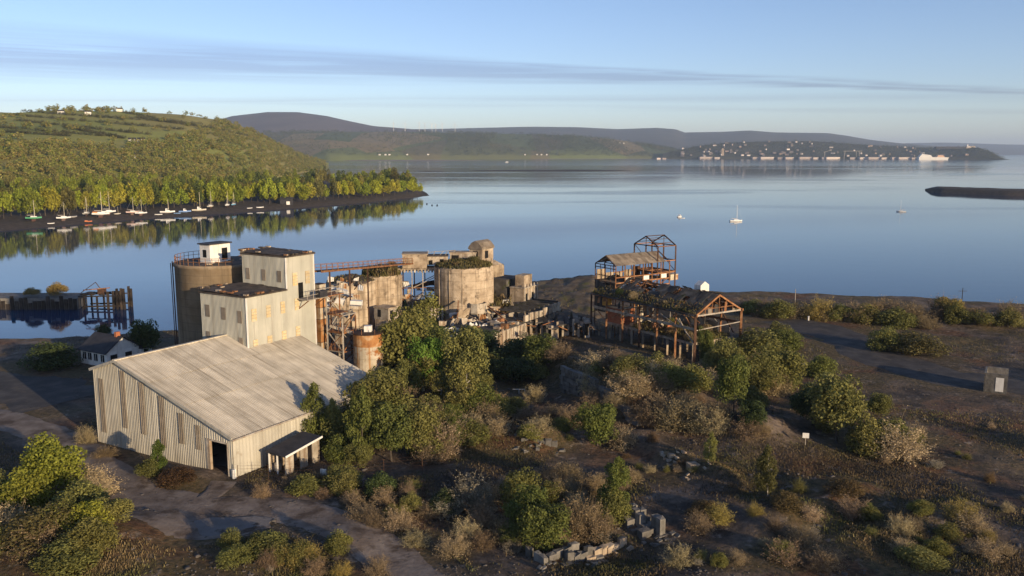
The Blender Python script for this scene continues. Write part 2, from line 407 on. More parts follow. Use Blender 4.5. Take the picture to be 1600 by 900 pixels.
def hgt(x, y):  # near ground height
    x = np.asarray(x, float); y = np.asarray(y, float)
    calm = np.ones_like(x)
    for px, py, pr in PADS:
        calm = np.minimum(calm, np.clip((np.hypot(x - px, y - py) - pr * 0.8) / (pr * 0.35), 0, 1))
    calm = np.minimum(calm, 1 - trackmask(x, y))
    z = 3.0 + calm * (1.5 * fbm(x / 17, y / 17, 4, 3) + 0.55 * fbm(x / 3.2, y / 3.2, 3, 9))
    for p, q, h, wd in RIDGES:
        d = seg_dist(x, y, p, q)
        z = z + h * np.exp(-(d / wd) ** 2) * (1 + 0.9 * fbm(x / 4, y / 4, 3, 5))
    e = np.interp(x, SHX, SHY) + 6 * fbm(x / 22, y / 22, 3, 11) - y
    k = np.clip((e + 6) / 12, 0, 1); k = k * k * (3 - 2 * k)
    return z * k + (-2.5) * (1 - k)
def hz(x, y): return float(hgt(np.array([x]), np.array([y]))[0])
def gp(u, v):
    """point of the near ground seen at a photo pixel"""
    d = ray(u, v); d = d / d[1]
    y = 0.0
    a, b = 45.0, 260.0
    for step in (4.0, 0.4, 0.08):
        ys = np.arange(a, b, step)
        below = np.nonzero(CAMZ + d[2] * ys < hgt(d[0] * ys, ys))[0]
        y = ys[below[0]] if len(below) else ys[-1]
        a, b = y - step, y + step
    return V3(d[0] * y, y, hz(d[0] * y, y))
def grid_mesh(xs, ys, fn):
    gx, gy = np.meshgrid(xs, ys); z = fn(gx, gy)
    vv = np.stack([gx.ravel(), gy.ravel(), z.ravel()], 1)
    nx, ny = len(xs), len(ys)
    i = (np.arange(ny - 1)[:, None] * nx + np.arange(nx - 1)[None]).ravel()
    return vv, np.stack([i, i + 1, i + nx + 1, i + nx], 1)
xs = np.concatenate([np.arange(-420, -130, 6.0), np.arange(-130, 140, 0.75), np.arange(140, 480, 6.0)])
ys = np.concatenate([np.arange(-160, 56, 6.0), np.arange(56, 246, 0.75)])
vv, qq = grid_mesh(xs, ys, hgt)
def ground_mat():
    m, t, b, pos, geo = newmat('slag ground', 0.95)
    big, mid, fine = noise(t, pos, 0.045, 5), noise(t, pos, 0.22, 7, 0.62), noise(t, pos, 1.6, 8, 0.7)
    c = ramp(t, mid, [(0.30, (0.049, 0.039, 0.032)), (0.44, (0.102, 0.078, 0.059)), (0.54, (0.181, 0.136, 0.102)), (0.66, (0.290, 0.224, 0.173))])
    veg = ramp(t, fine, [(0.32, (0.058, 0.046, 0.020)), (0.47, (0.131, 0.103, 0.038)), (0.58, (0.181, 0.116, 0.054)), (0.70, (0.123, 0.125, 0.036))])
    f = mth(t, 'MULTIPLY', mth(t, 'SUBTRACT', big, 0.45), 8, clamp=True)
    c = mixrgb(t, mth(t, 'MULTIPLY', f, 0.85), c, veg)
    f3 = mth(t, 'MULTIPLY', mth(t, 'SUBTRACT', noise(t, pos, 0.11, 6, 0.6), 0.52), 10, clamp=True)
    c = mixrgb(t, mth(t, 'MULTIPLY', f3, 0.8), c, ramp(t, fine, [(0.35, (0.087, 0.038, 0.018)), (0.6, (0.203, 0.098, 0.046))]))
    f2 = mth(t, 'MULTIPLY', mth(t, 'SUBTRACT', noise(t, pos, 0.5, 9, 0.7), 0.57), 9, clamp=True)
    c = mixrgb(t, f2, c, (0.348, 0.279, 0.218))
    c = mixrgb(t, mth(t, 'MULTIPLY', mth(t, 'SUBTRACT', fine, 0.35, clamp=True), 2.4, clamp=True), mixrgb(t, 1.0, c, (0.5, 0.5, 0.5), 'MULTIPLY'), c)
    t.links.new(c, b.inputs['Base Color'])
    bn = N(t, 'ShaderNodeBump'); bn.inputs['Strength'].default_value = 0.8; bn.inputs['Distance'].default_value = 0.35
    t.links.new(fine, bn.inputs['Height']); t.links.new(bn.outputs[0], b.inputs['Normal'])
    return m
M['ground'] = ground_mat()
M['track'] = wmat('dusty track', [(0.3, (0.13, 0.098, 0.076)), (0.5, (0.19, 0.15, 0.12)), (0.7, (0.27, 0.222, 0.18))], 0.5, None, ((0.085, 0.06, 0.043), 0.51, 0.28), 0, 0.95, 0, 0.7, 2.5)
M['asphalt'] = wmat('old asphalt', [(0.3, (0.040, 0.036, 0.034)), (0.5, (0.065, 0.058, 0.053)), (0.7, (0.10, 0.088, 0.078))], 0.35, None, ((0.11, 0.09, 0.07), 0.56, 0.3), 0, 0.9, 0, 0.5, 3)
setp(link('ground', mesh_np('ground', vv, qq, mats=[M['ground']], smooth=True)), kind='structure')
def ribbon(name, pl, wd, mat, rag=0.5):
    pl = np.array(pl); d = np.concatenate([[0], np.cumsum(np.hypot(*np.diff(pl, axis=0).T))])
    # smooth the polyline
    s = np.arange(0, d[-1], 0.8)
    P2 = np.stack([np.interp(s, d, pl[:, 0]), np.interp(s, d, pl[:, 1])], 1)
    for _ in range(12): P2[1:-1] = (P2[:-2] + P2[1:-1] * 2 + P2[2:]) / 4
    tg = np.gradient(P2, axis=0); tg /= np.linalg.norm(tg, axis=1)[:, None]
    nr = np.stack([-tg[:, 1], tg[:, 0]], 1)
    K = 9; vs_ = []
    for k in range(K):
        o = (k / (K - 1) - 0.5) * 2
        ww = wd * 0.78 * (1 + 1.6 * rag * fbm(s / 4.0 + 40 * np.sign(o), s * 0 + abs(o) * 3, 3, 21) * 1.2)
        q = P2 + nr * (o * ww)[:, None]
        zz = hgt(q[:, 0], q[:, 1]) + (0.05 if 0 < k < K - 1 else -0.12)
        vs_.append(np.stack([q[:, 0], q[:, 1], zz], 1))
    vs_ = np.stack(vs_, 1); n = len(s)
    i = (np.arange(n - 1)[:, None] * K + np.arange(K - 1)[None]).ravel()
    setp(link(name, mesh_np(name, vs_.reshape(-1, 3), np.stack([i, i + 1, i + K + 1, i + K], 1), mats=[mat], smooth=True)), kind='structure')
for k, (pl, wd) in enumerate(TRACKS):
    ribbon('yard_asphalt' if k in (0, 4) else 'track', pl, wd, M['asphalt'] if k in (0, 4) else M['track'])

# ------------------------------------------------------------------ water
def water_mat():
    m, t, b, pos, geo = newmat('lough water', 0.03)
    b.inputs['Base Color'].default_value = (0.002, 0.030, 0.085, 1)
    b.inputs['IOR'].default_value = 1.333
    b.inputs['Specular IOR Level'].default_value = 0.24
    # calm sheets and wind-ruffled lanes
    lane = noise(t, mapped(t, pos, (0.0028, 0.009, 1)), 1.0, 4, 0.5)
    ruf = mth(t, 'MULTIPLY', mth(t, 'SUBTRACT', lane, 0.52), 9, clamp=True)
    far = N(t, 'ShaderNodeSeparateXYZ'); t.links.new(pos, far.inputs[0])
    farz = mth(t, 'MULTIPLY', mth(t, 'SUBTRACT', far.outputs[1], 2300.0), 0.002, clamp=True)
    ruf = mth(t, 'MAXIMUM', ruf, farz)
    near = mth(t, 'MULTIPLY', mth(t, 'SUBTRACT', far.outputs[1], 380.0), 0.004, clamp=True)
    ruf = mth(t, 'MULTIPLY', ruf, near)
    t.links.new(mth(t, 'ADD', mth(t, 'MULTIPLY', ruf, 0.06), 0.03), b.inputs['Roughness'])
    wv = mth(t, 'ADD', noise(t, mapped(t, pos, (0.5, 1.1, 1)), 1.0, 3, 0.5), mth(t, 'MULTIPLY', noise(t, mapped(t, pos, (0.06, 0.18, 1)), 1.0, 3, 0.5), 2.0))
    bn = N(t, 'ShaderNodeBump'); bn.inputs['Distance'].default_value = 0.05
    t.links.new(mth(t, 'ADD', mth(t, 'MULTIPLY', ruf, 0.5), 0.12), bn.inputs['Strength'])
    t.links.new(wv, bn.inputs['Height']); t.links.new(bn.outputs[0], b.inputs['Normal'])
    return m
M['water'] = water_mat()
EXT = 30000.0
setp(link('water', mesh_np('water', [(-EXT, -600, 0), (EXT, -600, 0), (EXT, EXT, 0), (-EXT, EXT, 0)], [(0, 1, 2, 3)], mats=[M['water']])), kind='structure')

# ------------------------------------------------------------------ far land: each a grid over bearing and distance
def ip(pts): 
    a = np.array(pts, float); return lambda u: np.interp(u, a[:, 0], a[:, 1])
def bearing_xy(u, d): return (np.asarray(u) - 800) / F / cp * d, d      # ground bearing of a photo column (level ray)
def land(name, u0, u1, nu, near, crest_d, crest_v, nd=26, back=1.35, rough=0.10, mat=None, p=1.0, seed=0, base=0.0, roughscale=0.25):
    """rises from the shore at distance near(u) to the crest row crest_v(u) at crest_d(u), then falls behind"""
    us = np.linspace(u0, u1, nu); ts = np.concatenate([np.linspace(0, 1, nd), np.linspace(1, back, 6)[1:]])
    vv = []
    def zfun(u, t):
        d0, d1 = near(u), crest_d(u)
        d = d0 + (d1 - d0) * t
        zc = CAMZ + (HY - crest_v(u)) * d1 / F
        tt = np.clip(t, 0, 1); prof = tt ** p * (1 + 0.0 * tt)
        prof = np.where(t > 1, 1 - ((t - 1) / (back - 1)) ** 1.5 * 1.05, prof)
        z = base + (zc - base) * prof
        x, y = bearing_xy(u, d)
        z = z + rough * np.maximum(zc, 5) * fbm(x / (roughscale * 1000), y / (roughscale * 1000), 4, seed) * np.clip(tt * 3, 0, 1) * np.clip((1.15 - tt) * 3, 0.25, 1)
        z = np.where(t <= 0, -3, z)
        return x, y, z
    U, T = np.meshgrid(us, ts)
    x, y, z = zfun(U, T)
    n = nu; i = (np.arange(len(ts) - 1)[:, None] * n + np.arange(n - 1)[None]).ravel()
    o = link(name, mesh_np(name, np.stack([x.ravel(), y.ravel(), z.ravel()], 1), np.stack([i, i + 1, i + n + 1, i + n], 1), mats=[mat], smooth=True))
    setp(o, kind='structure')
    return zfun
def dv(v): return float(G(800, v, 0.0)[1])
def field_mat(name, stops, scale, st2=None):
    m, t, b, pos, geo = newmat(name, 0.95)
    vor = N(t, 'ShaderNodeTexVoronoi'); vor.inputs['Scale'].default_value = scale
    t.links.new(mapped(t, pos, (1, 0.45, 0)), vor.inputs['Vector'])
    sepc = N(t, 'ShaderNodeSeparateColor'); t.links.new(vor.outputs['Color'], sepc.inputs[0])
    c = ramp(t, sepc.outputs[0], stops)
    k = mth(t, 'ADD', mth(t, 'MULTIPLY', noise(t, pos, scale * 4, 5), 0.6), 0.7)
    v = N(t, 'ShaderNodeVectorMath', operation='SCALE'); t.links.new(c, v.inputs[0]); t.links.new(k, v.inputs['Scale'])
    t.links.new(v.outputs[0], b.inputs['Base Color'])
    return m
M['fields'] = field_mat('pasture', [(0.0, (0.22, 0.23, 0.045)), (0.4, (0.27, 0.275, 0.055)), (0.7, (0.25, 0.22, 0.058)), (1.0, (0.31, 0.26, 0.08))], 0.008)
M['farfields'] = field_mat('far pasture', [(0.0, (0.085, 0.105, 0.030)), (0.4, (0.13, 0.15, 0.042)), (0.7, (0.09, 0.085, 0.036)), (0.9, (0.22, 0.165, 0.07))], 0.0028)
M['heather'] = wmat('heather', [(0.3, (0.075, 0.052, 0.048)), (0.7, (0.12, 0.088, 0.075))], 0.003, None, None, 0, 0.95, 0, 0)
M['moor'] = wmat('moorland', [(0.3, (0.055, 0.055, 0.045)), (0.7, (0.10, 0.088, 0.07))], 0.002, None, None, 0, 0.95, 0, 0)
M['townland'] = wmat('town ground', [(0.3, (0.035, 0.042, 0.022)), (0.7, (0.07, 0.066, 0.040))], 0.01, None, None, 0, 0.95, 0, 0)
M['shore'] = wmat('dark shingle', [(0.3, (0.035, 0.028, 0.023)), (0.7, (0.085, 0.066, 0.052))], 0.4, None, ((0.16, 0.13, 0.10), 0.63, 0.3), 0, 0.95, 0, 0.3, 2)
M['sand'] = wmat('pale beach', [(0.3, (0.20, 0.155, 0.12)), (0.7, (0.30, 0.24, 0.19))], 0.02, None, None, 0, 0.95, 0, 0)

SHV = ip([(-700, 420), (-300, 385), (45, 359), (200, 345), (330, 336), (440, 328), (560, 318), (640, 310), (672, 306)])
def shore_d(u): return np.array([dv(q) for q in np.atleast_1d(SHV(np.asarray(u).ravel()))]).reshape(np.shape(u))
PEN_F = ip([(-700, 900), (300, 1000), (500, 1150), (600, 1080), (650, 960), (668, 850), (672, 812)])
def pen_z(u, t):
    dn, df = shore_d(u), PEN_F(u)
    d = dn + (df - dn) * t
    x, y = bearing_xy(u, d)
    e = (d - dn)
    z = np.interp(e, [0, 3, 22, 60, 400], [-1.0, 0.1, 2.4, 4.0, 9.0]) * np.clip((672 - u) / 30, 0.35, 1)
    z = z + 0.8 * fbm(x / 9, y / 9, 3, 2)
    z = np.where(t >= 0.999, -2, z)
    return x, y, z
us = np.concatenate([np.arange(-700, 560, 6.0), np.arange(560, 673, 1.5)]); ts = np.concatenate([np.linspace(0, 0.12, 22), np.linspace(0.14, 1, 20)])
U, T = np.meshgrid(us, ts); x, y, z = pen_z(U, T); n = len(us)
i = (np.arange(len(ts) - 1)[:, None] * n + np.arange(n - 1)[None]).ravel()
setp(link('wooded_point', mesh_np('wooded_point', np.stack([x.ravel(), y.ravel(), z.ravel()], 1), np.stack([i, i + 1, i + n + 1, i + n], 1), mats=[M['shore']], smooth=True)), kind='structure')

HILL_N = ip([(-700, 560), (45, 640), (300, 800), (420, 1150), (505, 2000), (520, 2100)])
HILL_D = ip([(-700, 1250), (45, 1350), (300, 1600), (420, 2000), (505, 2500), (520, 2600)])
HILL_V = ip([(-700, 140), (-200, 165), (45, 178), (110, 174), (170, 175), (220, 176), (300, 181), (350, 188), (385, 196), (410, 208), (440, 224), (475, 241), (505, 251), (520, 254)])
hill_z = land('hillside', -700, 520, 170, HILL_N, HILL_D, HILL_V, 40, 1.4, 0.10, M['fields'], 1.0, 4)
RIDGE_N = ip([(330, dv(250.0)), (520, dv(251.5)), (700, dv(249.5)), (1090, dv(247.5))])
RIDGE_D = ip([(330, 5200), (700, 6000), (1090, 6400)])
RIDGE_V = ip([(330, 211), (440, 207), (520, 206), (600, 206), (700, 208), (760, 209), (830, 210), (900, 213), (960, 219), (1000, 225), (1040, 232), (1075, 241), (1090, 245)])
ridge_z = land('far_ridge', 330, 1090, 150, RIDGE_N, RIDGE_D, RIDGE_V, 30, 1.3, 0.16, M['farfields'], 0.62, 7, 0, 0.6)
TOWN_N = ip([(1030, dv(248)), (1560, dv(249.5))])
TOWN_D = ip([(1030, 5600), (1400, 5700), (1560, 4900)])
TOWN_V = ip([(1030, 240), (1060, 233), (1085, 228), (1130, 223), (1200, 221), (1260, 221), (1330, 226), (1400, 230), (1440, 231), (1490, 230), (1512, 231), (1530, 237), (1548, 247), (1560, 249)])
town_z = land('town_headland', 1030, 1560, 120, TOWN_N, TOWN_D, TOWN_V, 24, 1.3, 0.12, M['townland'], 0.75, 9, 0, 0.5)
land('heather_hill', 300, 680, 80, lambda u: 6400 + 0 * u, lambda u: 8200 + 0 * u, ip([(300, 206), (340, 193), (375, 183), (430, 177), (475, 177), (520, 183), (560, 192), (590, 198), (640, 202), (680, 206)]), 14, 1.3, 0.03, M['heather'], 0.8, 12, 0, 1.5)
land('distant_moor', 520, 1500, 160, lambda u: 7500 + 0 * u, lambda u: 10500 + 0 * u, ip([(520, 205), (700, 202), (830, 199), (900, 200), (960, 203), (1020, 201), (1048, 203), (1062, 208), (1120, 207), (1160, 205), (1200, 208), (1280, 209), (1310, 213), (1345, 219), (1390, 224), (1440, 228), (1500, 236)]), 16, 1.25, 0.05, M['moor'], 0.8, 14, 0, 1.5)
land('hazy_headland', 1300, 2300, 60, lambda u: 14000 + 0 * u, lambda u: 17000 + 0 * u, ip([(1300, 236), (1400, 224), (1460, 223), (1550, 226), (1700, 228), (2300, 222)]), 10, 1.2, 0.05, M['moor'], 0.7, 16, 0, 3)
# low spit at the right with a dark stone face
d0 = dv(308); mb = MB()
def spit():
    us = np.linspace(1434, 2300, 90); rows = []
    dn = np.interp(us, [1434, 1445, 1560, 2300], [905, 862, 800, 640])
    for off, z in ((0, -1.0), (6, 1.2), (14, 4.0), (22, 4.6), (46, 4.8), (70, 4.2), (84, -1)):
        k = np.clip((us - 1434) / 14, 0, 1)
        x, y = bearing_xy(us, dn + off * k + (1 - k) * 30)
        rows.append(np.stack([x, y, np.where(z > 0, z * (0.25 + 0.75 * k), z) + (0.8 * fbm(x / 6, y / 6, 3, 31) if z > 0 else 0)], 1))
    a = np.stack(rows); n = len(us)
    i = (np.arange(len(rows) - 1)[:, None] * n + np.arange(n - 1)[None]).ravel()
    setp(link('stone_spit', mesh_np('stone_spit', a.reshape(-1, 3), np.stack([i, i + 1, i + n + 1, i + n], 1), mats=[M['shore']], smooth=False)), kind='structure')
spit()
def bank(name, u0, u1, v, hw, mat, zt=0.5):
    us = np.linspace(u0, u1, 60); k = np.sin(np.linspace(0, math.pi, 60)) ** 0.6
    d = dv(v); rows = []
    for o, z in ((-1, -0.5), (-0.7, zt * 0.7), (0, zt), (0.7, zt * 0.7), (1, -0.5)):
        x, y = bearing_xy(us, d + o * hw * k * (1 + 0.8 * fbm(us / 25, us * 0 + o, 3, 8)))
        rows.append(np.stack([x, y, np.full(60, z) * np.where(z > 0, k, 1)], 1))
    a = np.stack(rows); i = (np.arange(4)[:, None] * 60 + np.arange(59)[None]).ravel()
    setp(link(name, mesh_np(name, a.reshape(-1, 3), np.stack([i, i + 1, i + 61, i + 60], 1), mats=[mat], smooth=True)), kind='structure')
bank('mudbank', 735, 985, 266.5, 110, M['shore'])
bank('mudbank', 655, 700, 267.5, 40, M['shore'], 0.3)
bank('far_beach', 505, 760, 251.0, 130, M['sand'], 3.5)
bank('far_beach', 780, 1060, 248.6, 90, M['sand'], 2.2)

# ------------------------------------------------------------------ haze
hm = bpy.data.materials.new('haze air'); hm.use_nodes = True
ht = hm.node_tree; ht.nodes.clear()
ho = N(ht, 'ShaderNodeOutputMaterial'); hv = N(ht, 'ShaderNodeVolumePrincipled')
hv.inputs['Color'].default_value = (0.60, 0.76, 1.0, 1); hv.inputs['Density'].default_value = 5.5e-5; hv.inputs['Anisotropy'].default_value = 0.0
ht.links.new(hv.outputs[0], ho.inputs['Volume'])
mb = MB(); mb.box((0, (EXT - 600) / 2, 228.5), (EXT + 200, 0, 0), (0, (EXT + 600) / 2 + 200, 0), (0, 0, 232.5))
mb.solo('haze', hm, (0, 0, 0), kind='stuff')
# ------------------------------------------------------------------ foliage prototypes
rng = np.random.default_rng(11)
def leaves(centers, normals, size, rg, tilt=0.7):
    n = len(centers)
    nn = normals + rg.normal(0, tilt, (n, 3)); nn /= np.linalg.norm(nn, axis=1)[:, None]
    a = np.cross(nn, rg.normal(0, 1, (n, 3))); a /= np.linalg.norm(a, axis=1)[:, None]
    b = np.cross(nn, a)
    s = size * rg.uniform(0.6, 1.4, (n, 1))
    v = np.stack([centers + a * s, centers + b * s * 0.62, centers - a * s, centers - b * s * 0.62], 1).reshape(-1, 3)
    return v, np.arange(n * 4).reshape(-1, 4)
def blobs(shape, k, rg):
    out = []
    while len(out) < k:
        p = rg.uniform(-1, 1, 3)
        if shape == 'round':
            if np.linalg.norm(p) > 1: continue
            c = V3(p[0] * 0.76, p[1] * 0.76, 1.08 + p[2] * 0.68); r = rg.uniform(0.22, 0.40)
        elif shape == 'tall':
            z = rg.uniform(0.12, 1.0); wd = 0.62 * math.sin(math.pi * min(1, z ** 0.75 * 0.93 + 0.05)) + 0.04
            if np.hypot(p[0], p[1]) > 1: continue
            c = V3(p[0] * wd, p[1] * wd, 0.15 + z * 1.7); r = rg.uniform(0.14, 0.26) * (1.15 - 0.5 * z)
        else:
            if np.hypot(p[0], p[1]) > 1: continue
            c = V3(p[0] * 0.7, p[1] * 0.7, 0.25 + abs(p[2]) * 1.25 * (1 - 0.75 * np.hypot(p[0], p[1]) ** 2)); r = rg.uniform(0.22, 0.42)
        out.append((c, r))
    return out
def crown(shape, k, n, size, seed, inner=0.15):
    rg = np.random.default_rng(seed); bl = blobs(shape, k, rg)
    wts = np.array([r * r for c, r in bl]); wts /= wts.sum()
    idx = rg.choice(len(bl), n, p=wts)
    cs = np.array([c for c, r in bl])[idx]; rs = np.array([r for c, r in bl])[idx]
    d = rg.normal(0, 1, (n, 3)); d[:, 2] += 0.25; d /= np.linalg.norm(d, axis=1)[:, None]
    rad = np.where(rg.random(n) < inner, rg.uniform(0.3, 0.8, n), rg.uniform(0.78, 1.12, n))
    p = cs + d * (rs * rad)[:, None]
    p[:, 2] = np.abs(p[:, 2])
    return leaves(p, d, size, rg)
def cones(starts, ends, r0, r1):
    starts, ends = np.asarray(starts), np.asarray(ends); n = len(starts)
    d = ends - starts; d /= np.linalg.norm(d, axis=1)[:, None] + 1e-9
    a = np.cross(d, np.array([0.31, 0.52, 0.79])); a /= np.linalg.norm(a, axis=1)[:, None] + 1e-9
    b = np.cross(d, a); vs_ = []
    for c, r in ((starts, r0), (ends, r1)):
        for k in range(3):
            an = 2 * math.pi * k / 3
            vs_.append(c + (a * math.cos(an) + b * math.sin(an)) * (np.asarray(r).reshape(-1, 1)))
    v = np.stack(vs_, 1).reshape(-1, 3); o = (np.arange(n) * 6)[:, None]
    q = np.concatenate([o + np.array([[k, (k + 1) % 3, 3 + (k + 1) % 3, 3 + k]]) for k in range(3)])
    return v, q
def limbs(shape, seed, n=7, stems=1):
    """tapered trunk (or several stems) with limbs reaching into the crown, unit size"""
    rg = np.random.default_rng(seed); A, B, r0, r1 = [], [], [], []
    for s in range(stems):
        lean = rg.normal(0, 0.10 if stems == 1 else 0.28, 2)
        pts = [V3(*(rg.normal(0, 0.06, 2) if stems > 1 else (0, 0)), -0.08)]
        H_ = 1.55 if shape == 'tall' else (1.15 if shape == 'round' else 0.75)
        for k in range(1, 5):
            pts.append(V3(pts[0][0] + lean[0] * k / 4 + rg.normal(0, 0.02), pts[0][1] + lean[1] * k / 4 + rg.normal(0, 0.02), H_ * k / 4))
        base = 0.055 if stems == 1 else 0.03
        for k in range(4):
            A.append(pts[k]); B.append(pts[k + 1]); r0.append(base * (1 - k * 0.22)); r1.append(base * (1 - (k + 1) * 0.22))
        for j in range(n):
            k = rg.integers(1, 4); p = pts[k] + (pts[k + 1] - pts[k]) * rg.random()
            an = rg.uniform(0, 6.28); L = rg.uniform(0.3, 0.6) * (0.55 if shape == 'tall' else 1)
            e = p + V3(math.cos(an) * L, math.sin(an) * L, rg.uniform(0.1, 0.5) * L)
            A.append(p); B.append(e); r0.append(base * 0.45); r1.append(base * 0.12)
    return cones(np.array(A), np.array(B), np.array(r0), np.array(r1))
def shrub_twigs(seed, n=95, side=12):
    rg = np.random.default_rng(seed); A, B, r0, r1, tips = [], [], [], [], []
    for s in range(n):
        an = rg.uniform(0, 6.28); el = np.arccos(rg.uniform(0.05, 0.97)); L = rg.uniform(0.55, 1.02)
        d = V3(math.sin(el) * math.cos(an), math.sin(el) * math.sin(an), math.cos(el) * 1.75)
        o = V3(*rg.normal(0, 0.1, 2), 0); e = o + d * L
        A.append(o); B.append(e); r0.append(0.010); r1.append(0.003)
        for k in range(side):
            t = rg.uniform(0.3, 1.0); p = o + (e - o) * t
            q = p + (d * 0.35 + rg.normal(0, 0.5, 3)) * rg.uniform(0.15, 0.42); q[2] = max(q[2], 0.05)
            A.append(p); B.append(q); r0.append(0.0055); r1.append(0.002)
            for z in range(4): tips.append(p + (q - p) * rg.uniform(0.3, 1.15) + rg.normal(0, 0.05, 3))
    v, q = cones(np.array(A), np.array(B), np.array(r0), np.array(r1))
    return v, q, np.array(tips)
PROTO = {}
def make_protos():
    for k in range(3):
        PROTO['round', k] = (mesh_np('leaf_crown', *crown('round', 34, 8500, 0.043, 20 + k), mats=[M['leaf']]), mesh_np('stem', *limbs('round', 30 + k), mats=[M['bark']], smooth=True))
        PROTO['tall', k] = (mesh_np('leaf_crown', *crown('tall', 44, 6500, 0.034, 40 + k), mats=[M['leaf']]), mesh_np('stem', *limbs('tall', 50 + k, 9), mats=[M['birchbark'] if k == 2 else M['bark']], smooth=True))
        PROTO['low', k] = (mesh_np('leaf_crown', *crown('low', 30, 6500, 0.044, 60 + k), mats=[M['leaf']]), mesh_np('stem', *limbs('low', 70 + k, 4, 4), mats=[M['bark']], smooth=True))
        v, q, tips = shrub_twigs(80 + k)
        rg = np.random.default_rng(90 + k)
        lv, lq = leaves(tips, rg.normal(0, 1, tips.shape), 0.028, rg)
        PROTO['twig', k] = (mesh_np('twig_crown', np.concatenate([v, lv]), np.concatenate([q, lq + len(v)]), mats=[M['twig']]), mesh_np('stem', *limbs('low', 95 + k, 3, 6), mats=[M['bark']], smooth=True))
        for kind, nl, sz in (('ftree', 1100, 0.085), ('mtree', 260, 0.16)):
            v1, q1 = crown('round', 14, nl, sz, 120 + k)
            v2, q2 = limbs('round', 130 + k, 5 if kind == 'ftree' else 0)
            v1 = v1 * np.array([1, 1, 0.92]) + np.array([0, 0, 0.12])
            PROTO[kind, k] = (mesh_np('far_tree', np.concatenate([v1, v2]), np.concatenate([q1, q2 + len(v1)]), mats=[M['leaf'], M['bark']], matidx=[0] * len(q1) + [1] * len(q2)), (v1, q1))
make_protos()
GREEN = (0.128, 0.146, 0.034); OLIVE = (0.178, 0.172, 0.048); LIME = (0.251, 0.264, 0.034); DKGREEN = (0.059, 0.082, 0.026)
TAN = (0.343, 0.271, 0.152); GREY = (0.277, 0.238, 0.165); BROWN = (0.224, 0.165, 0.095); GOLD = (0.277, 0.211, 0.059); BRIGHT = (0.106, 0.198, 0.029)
def plant(kind, p, wd, ht, col, label, cat='bush', name=None, group=None, jit=0.12):
    k = random.randrange(3)
    if kind == 'tall' and name == 'birch_tree': k = 2
    cm, sm = PROTO[kind, k]
    t = thing(name or {'round': 'round_bush', 'tall': 'young_tree', 'low': 'low_bush', 'twig': 'bare_shrub'}[kind], label, cat, p, group)
    t.rotation_euler = (random.gauss(0, 0.06), random.gauss(0, 0.06), random.uniform(0, 6.28))
    t.scale = (wd / 2 * random.uniform(0.95, 1.05), wd / 2 * random.uniform(0.95, 1.05), ht / 2)
    c = link('crown', cm, (0, 0, 0), t); s = link('stem', sm, (0, 0, 0), t)
    b_ = random.uniform(0.8, 1.2); j = [q * b_ * random.uniform(0.95, 1.05) for q in col]
    c.color = (*j, 1); s.color = (1, 1, 1, 1)
    return t
def plant_px(kind, u, v, wpx, hpx, col, label, cat='bush', name=None, group=None):
    p = gp(u, v); s = p[1] / cp / F * 1.0
    return plant(kind, p - UP * 0.1, wpx * s * 1.1, hpx * s * 1.03, col, label, cat, name, group)

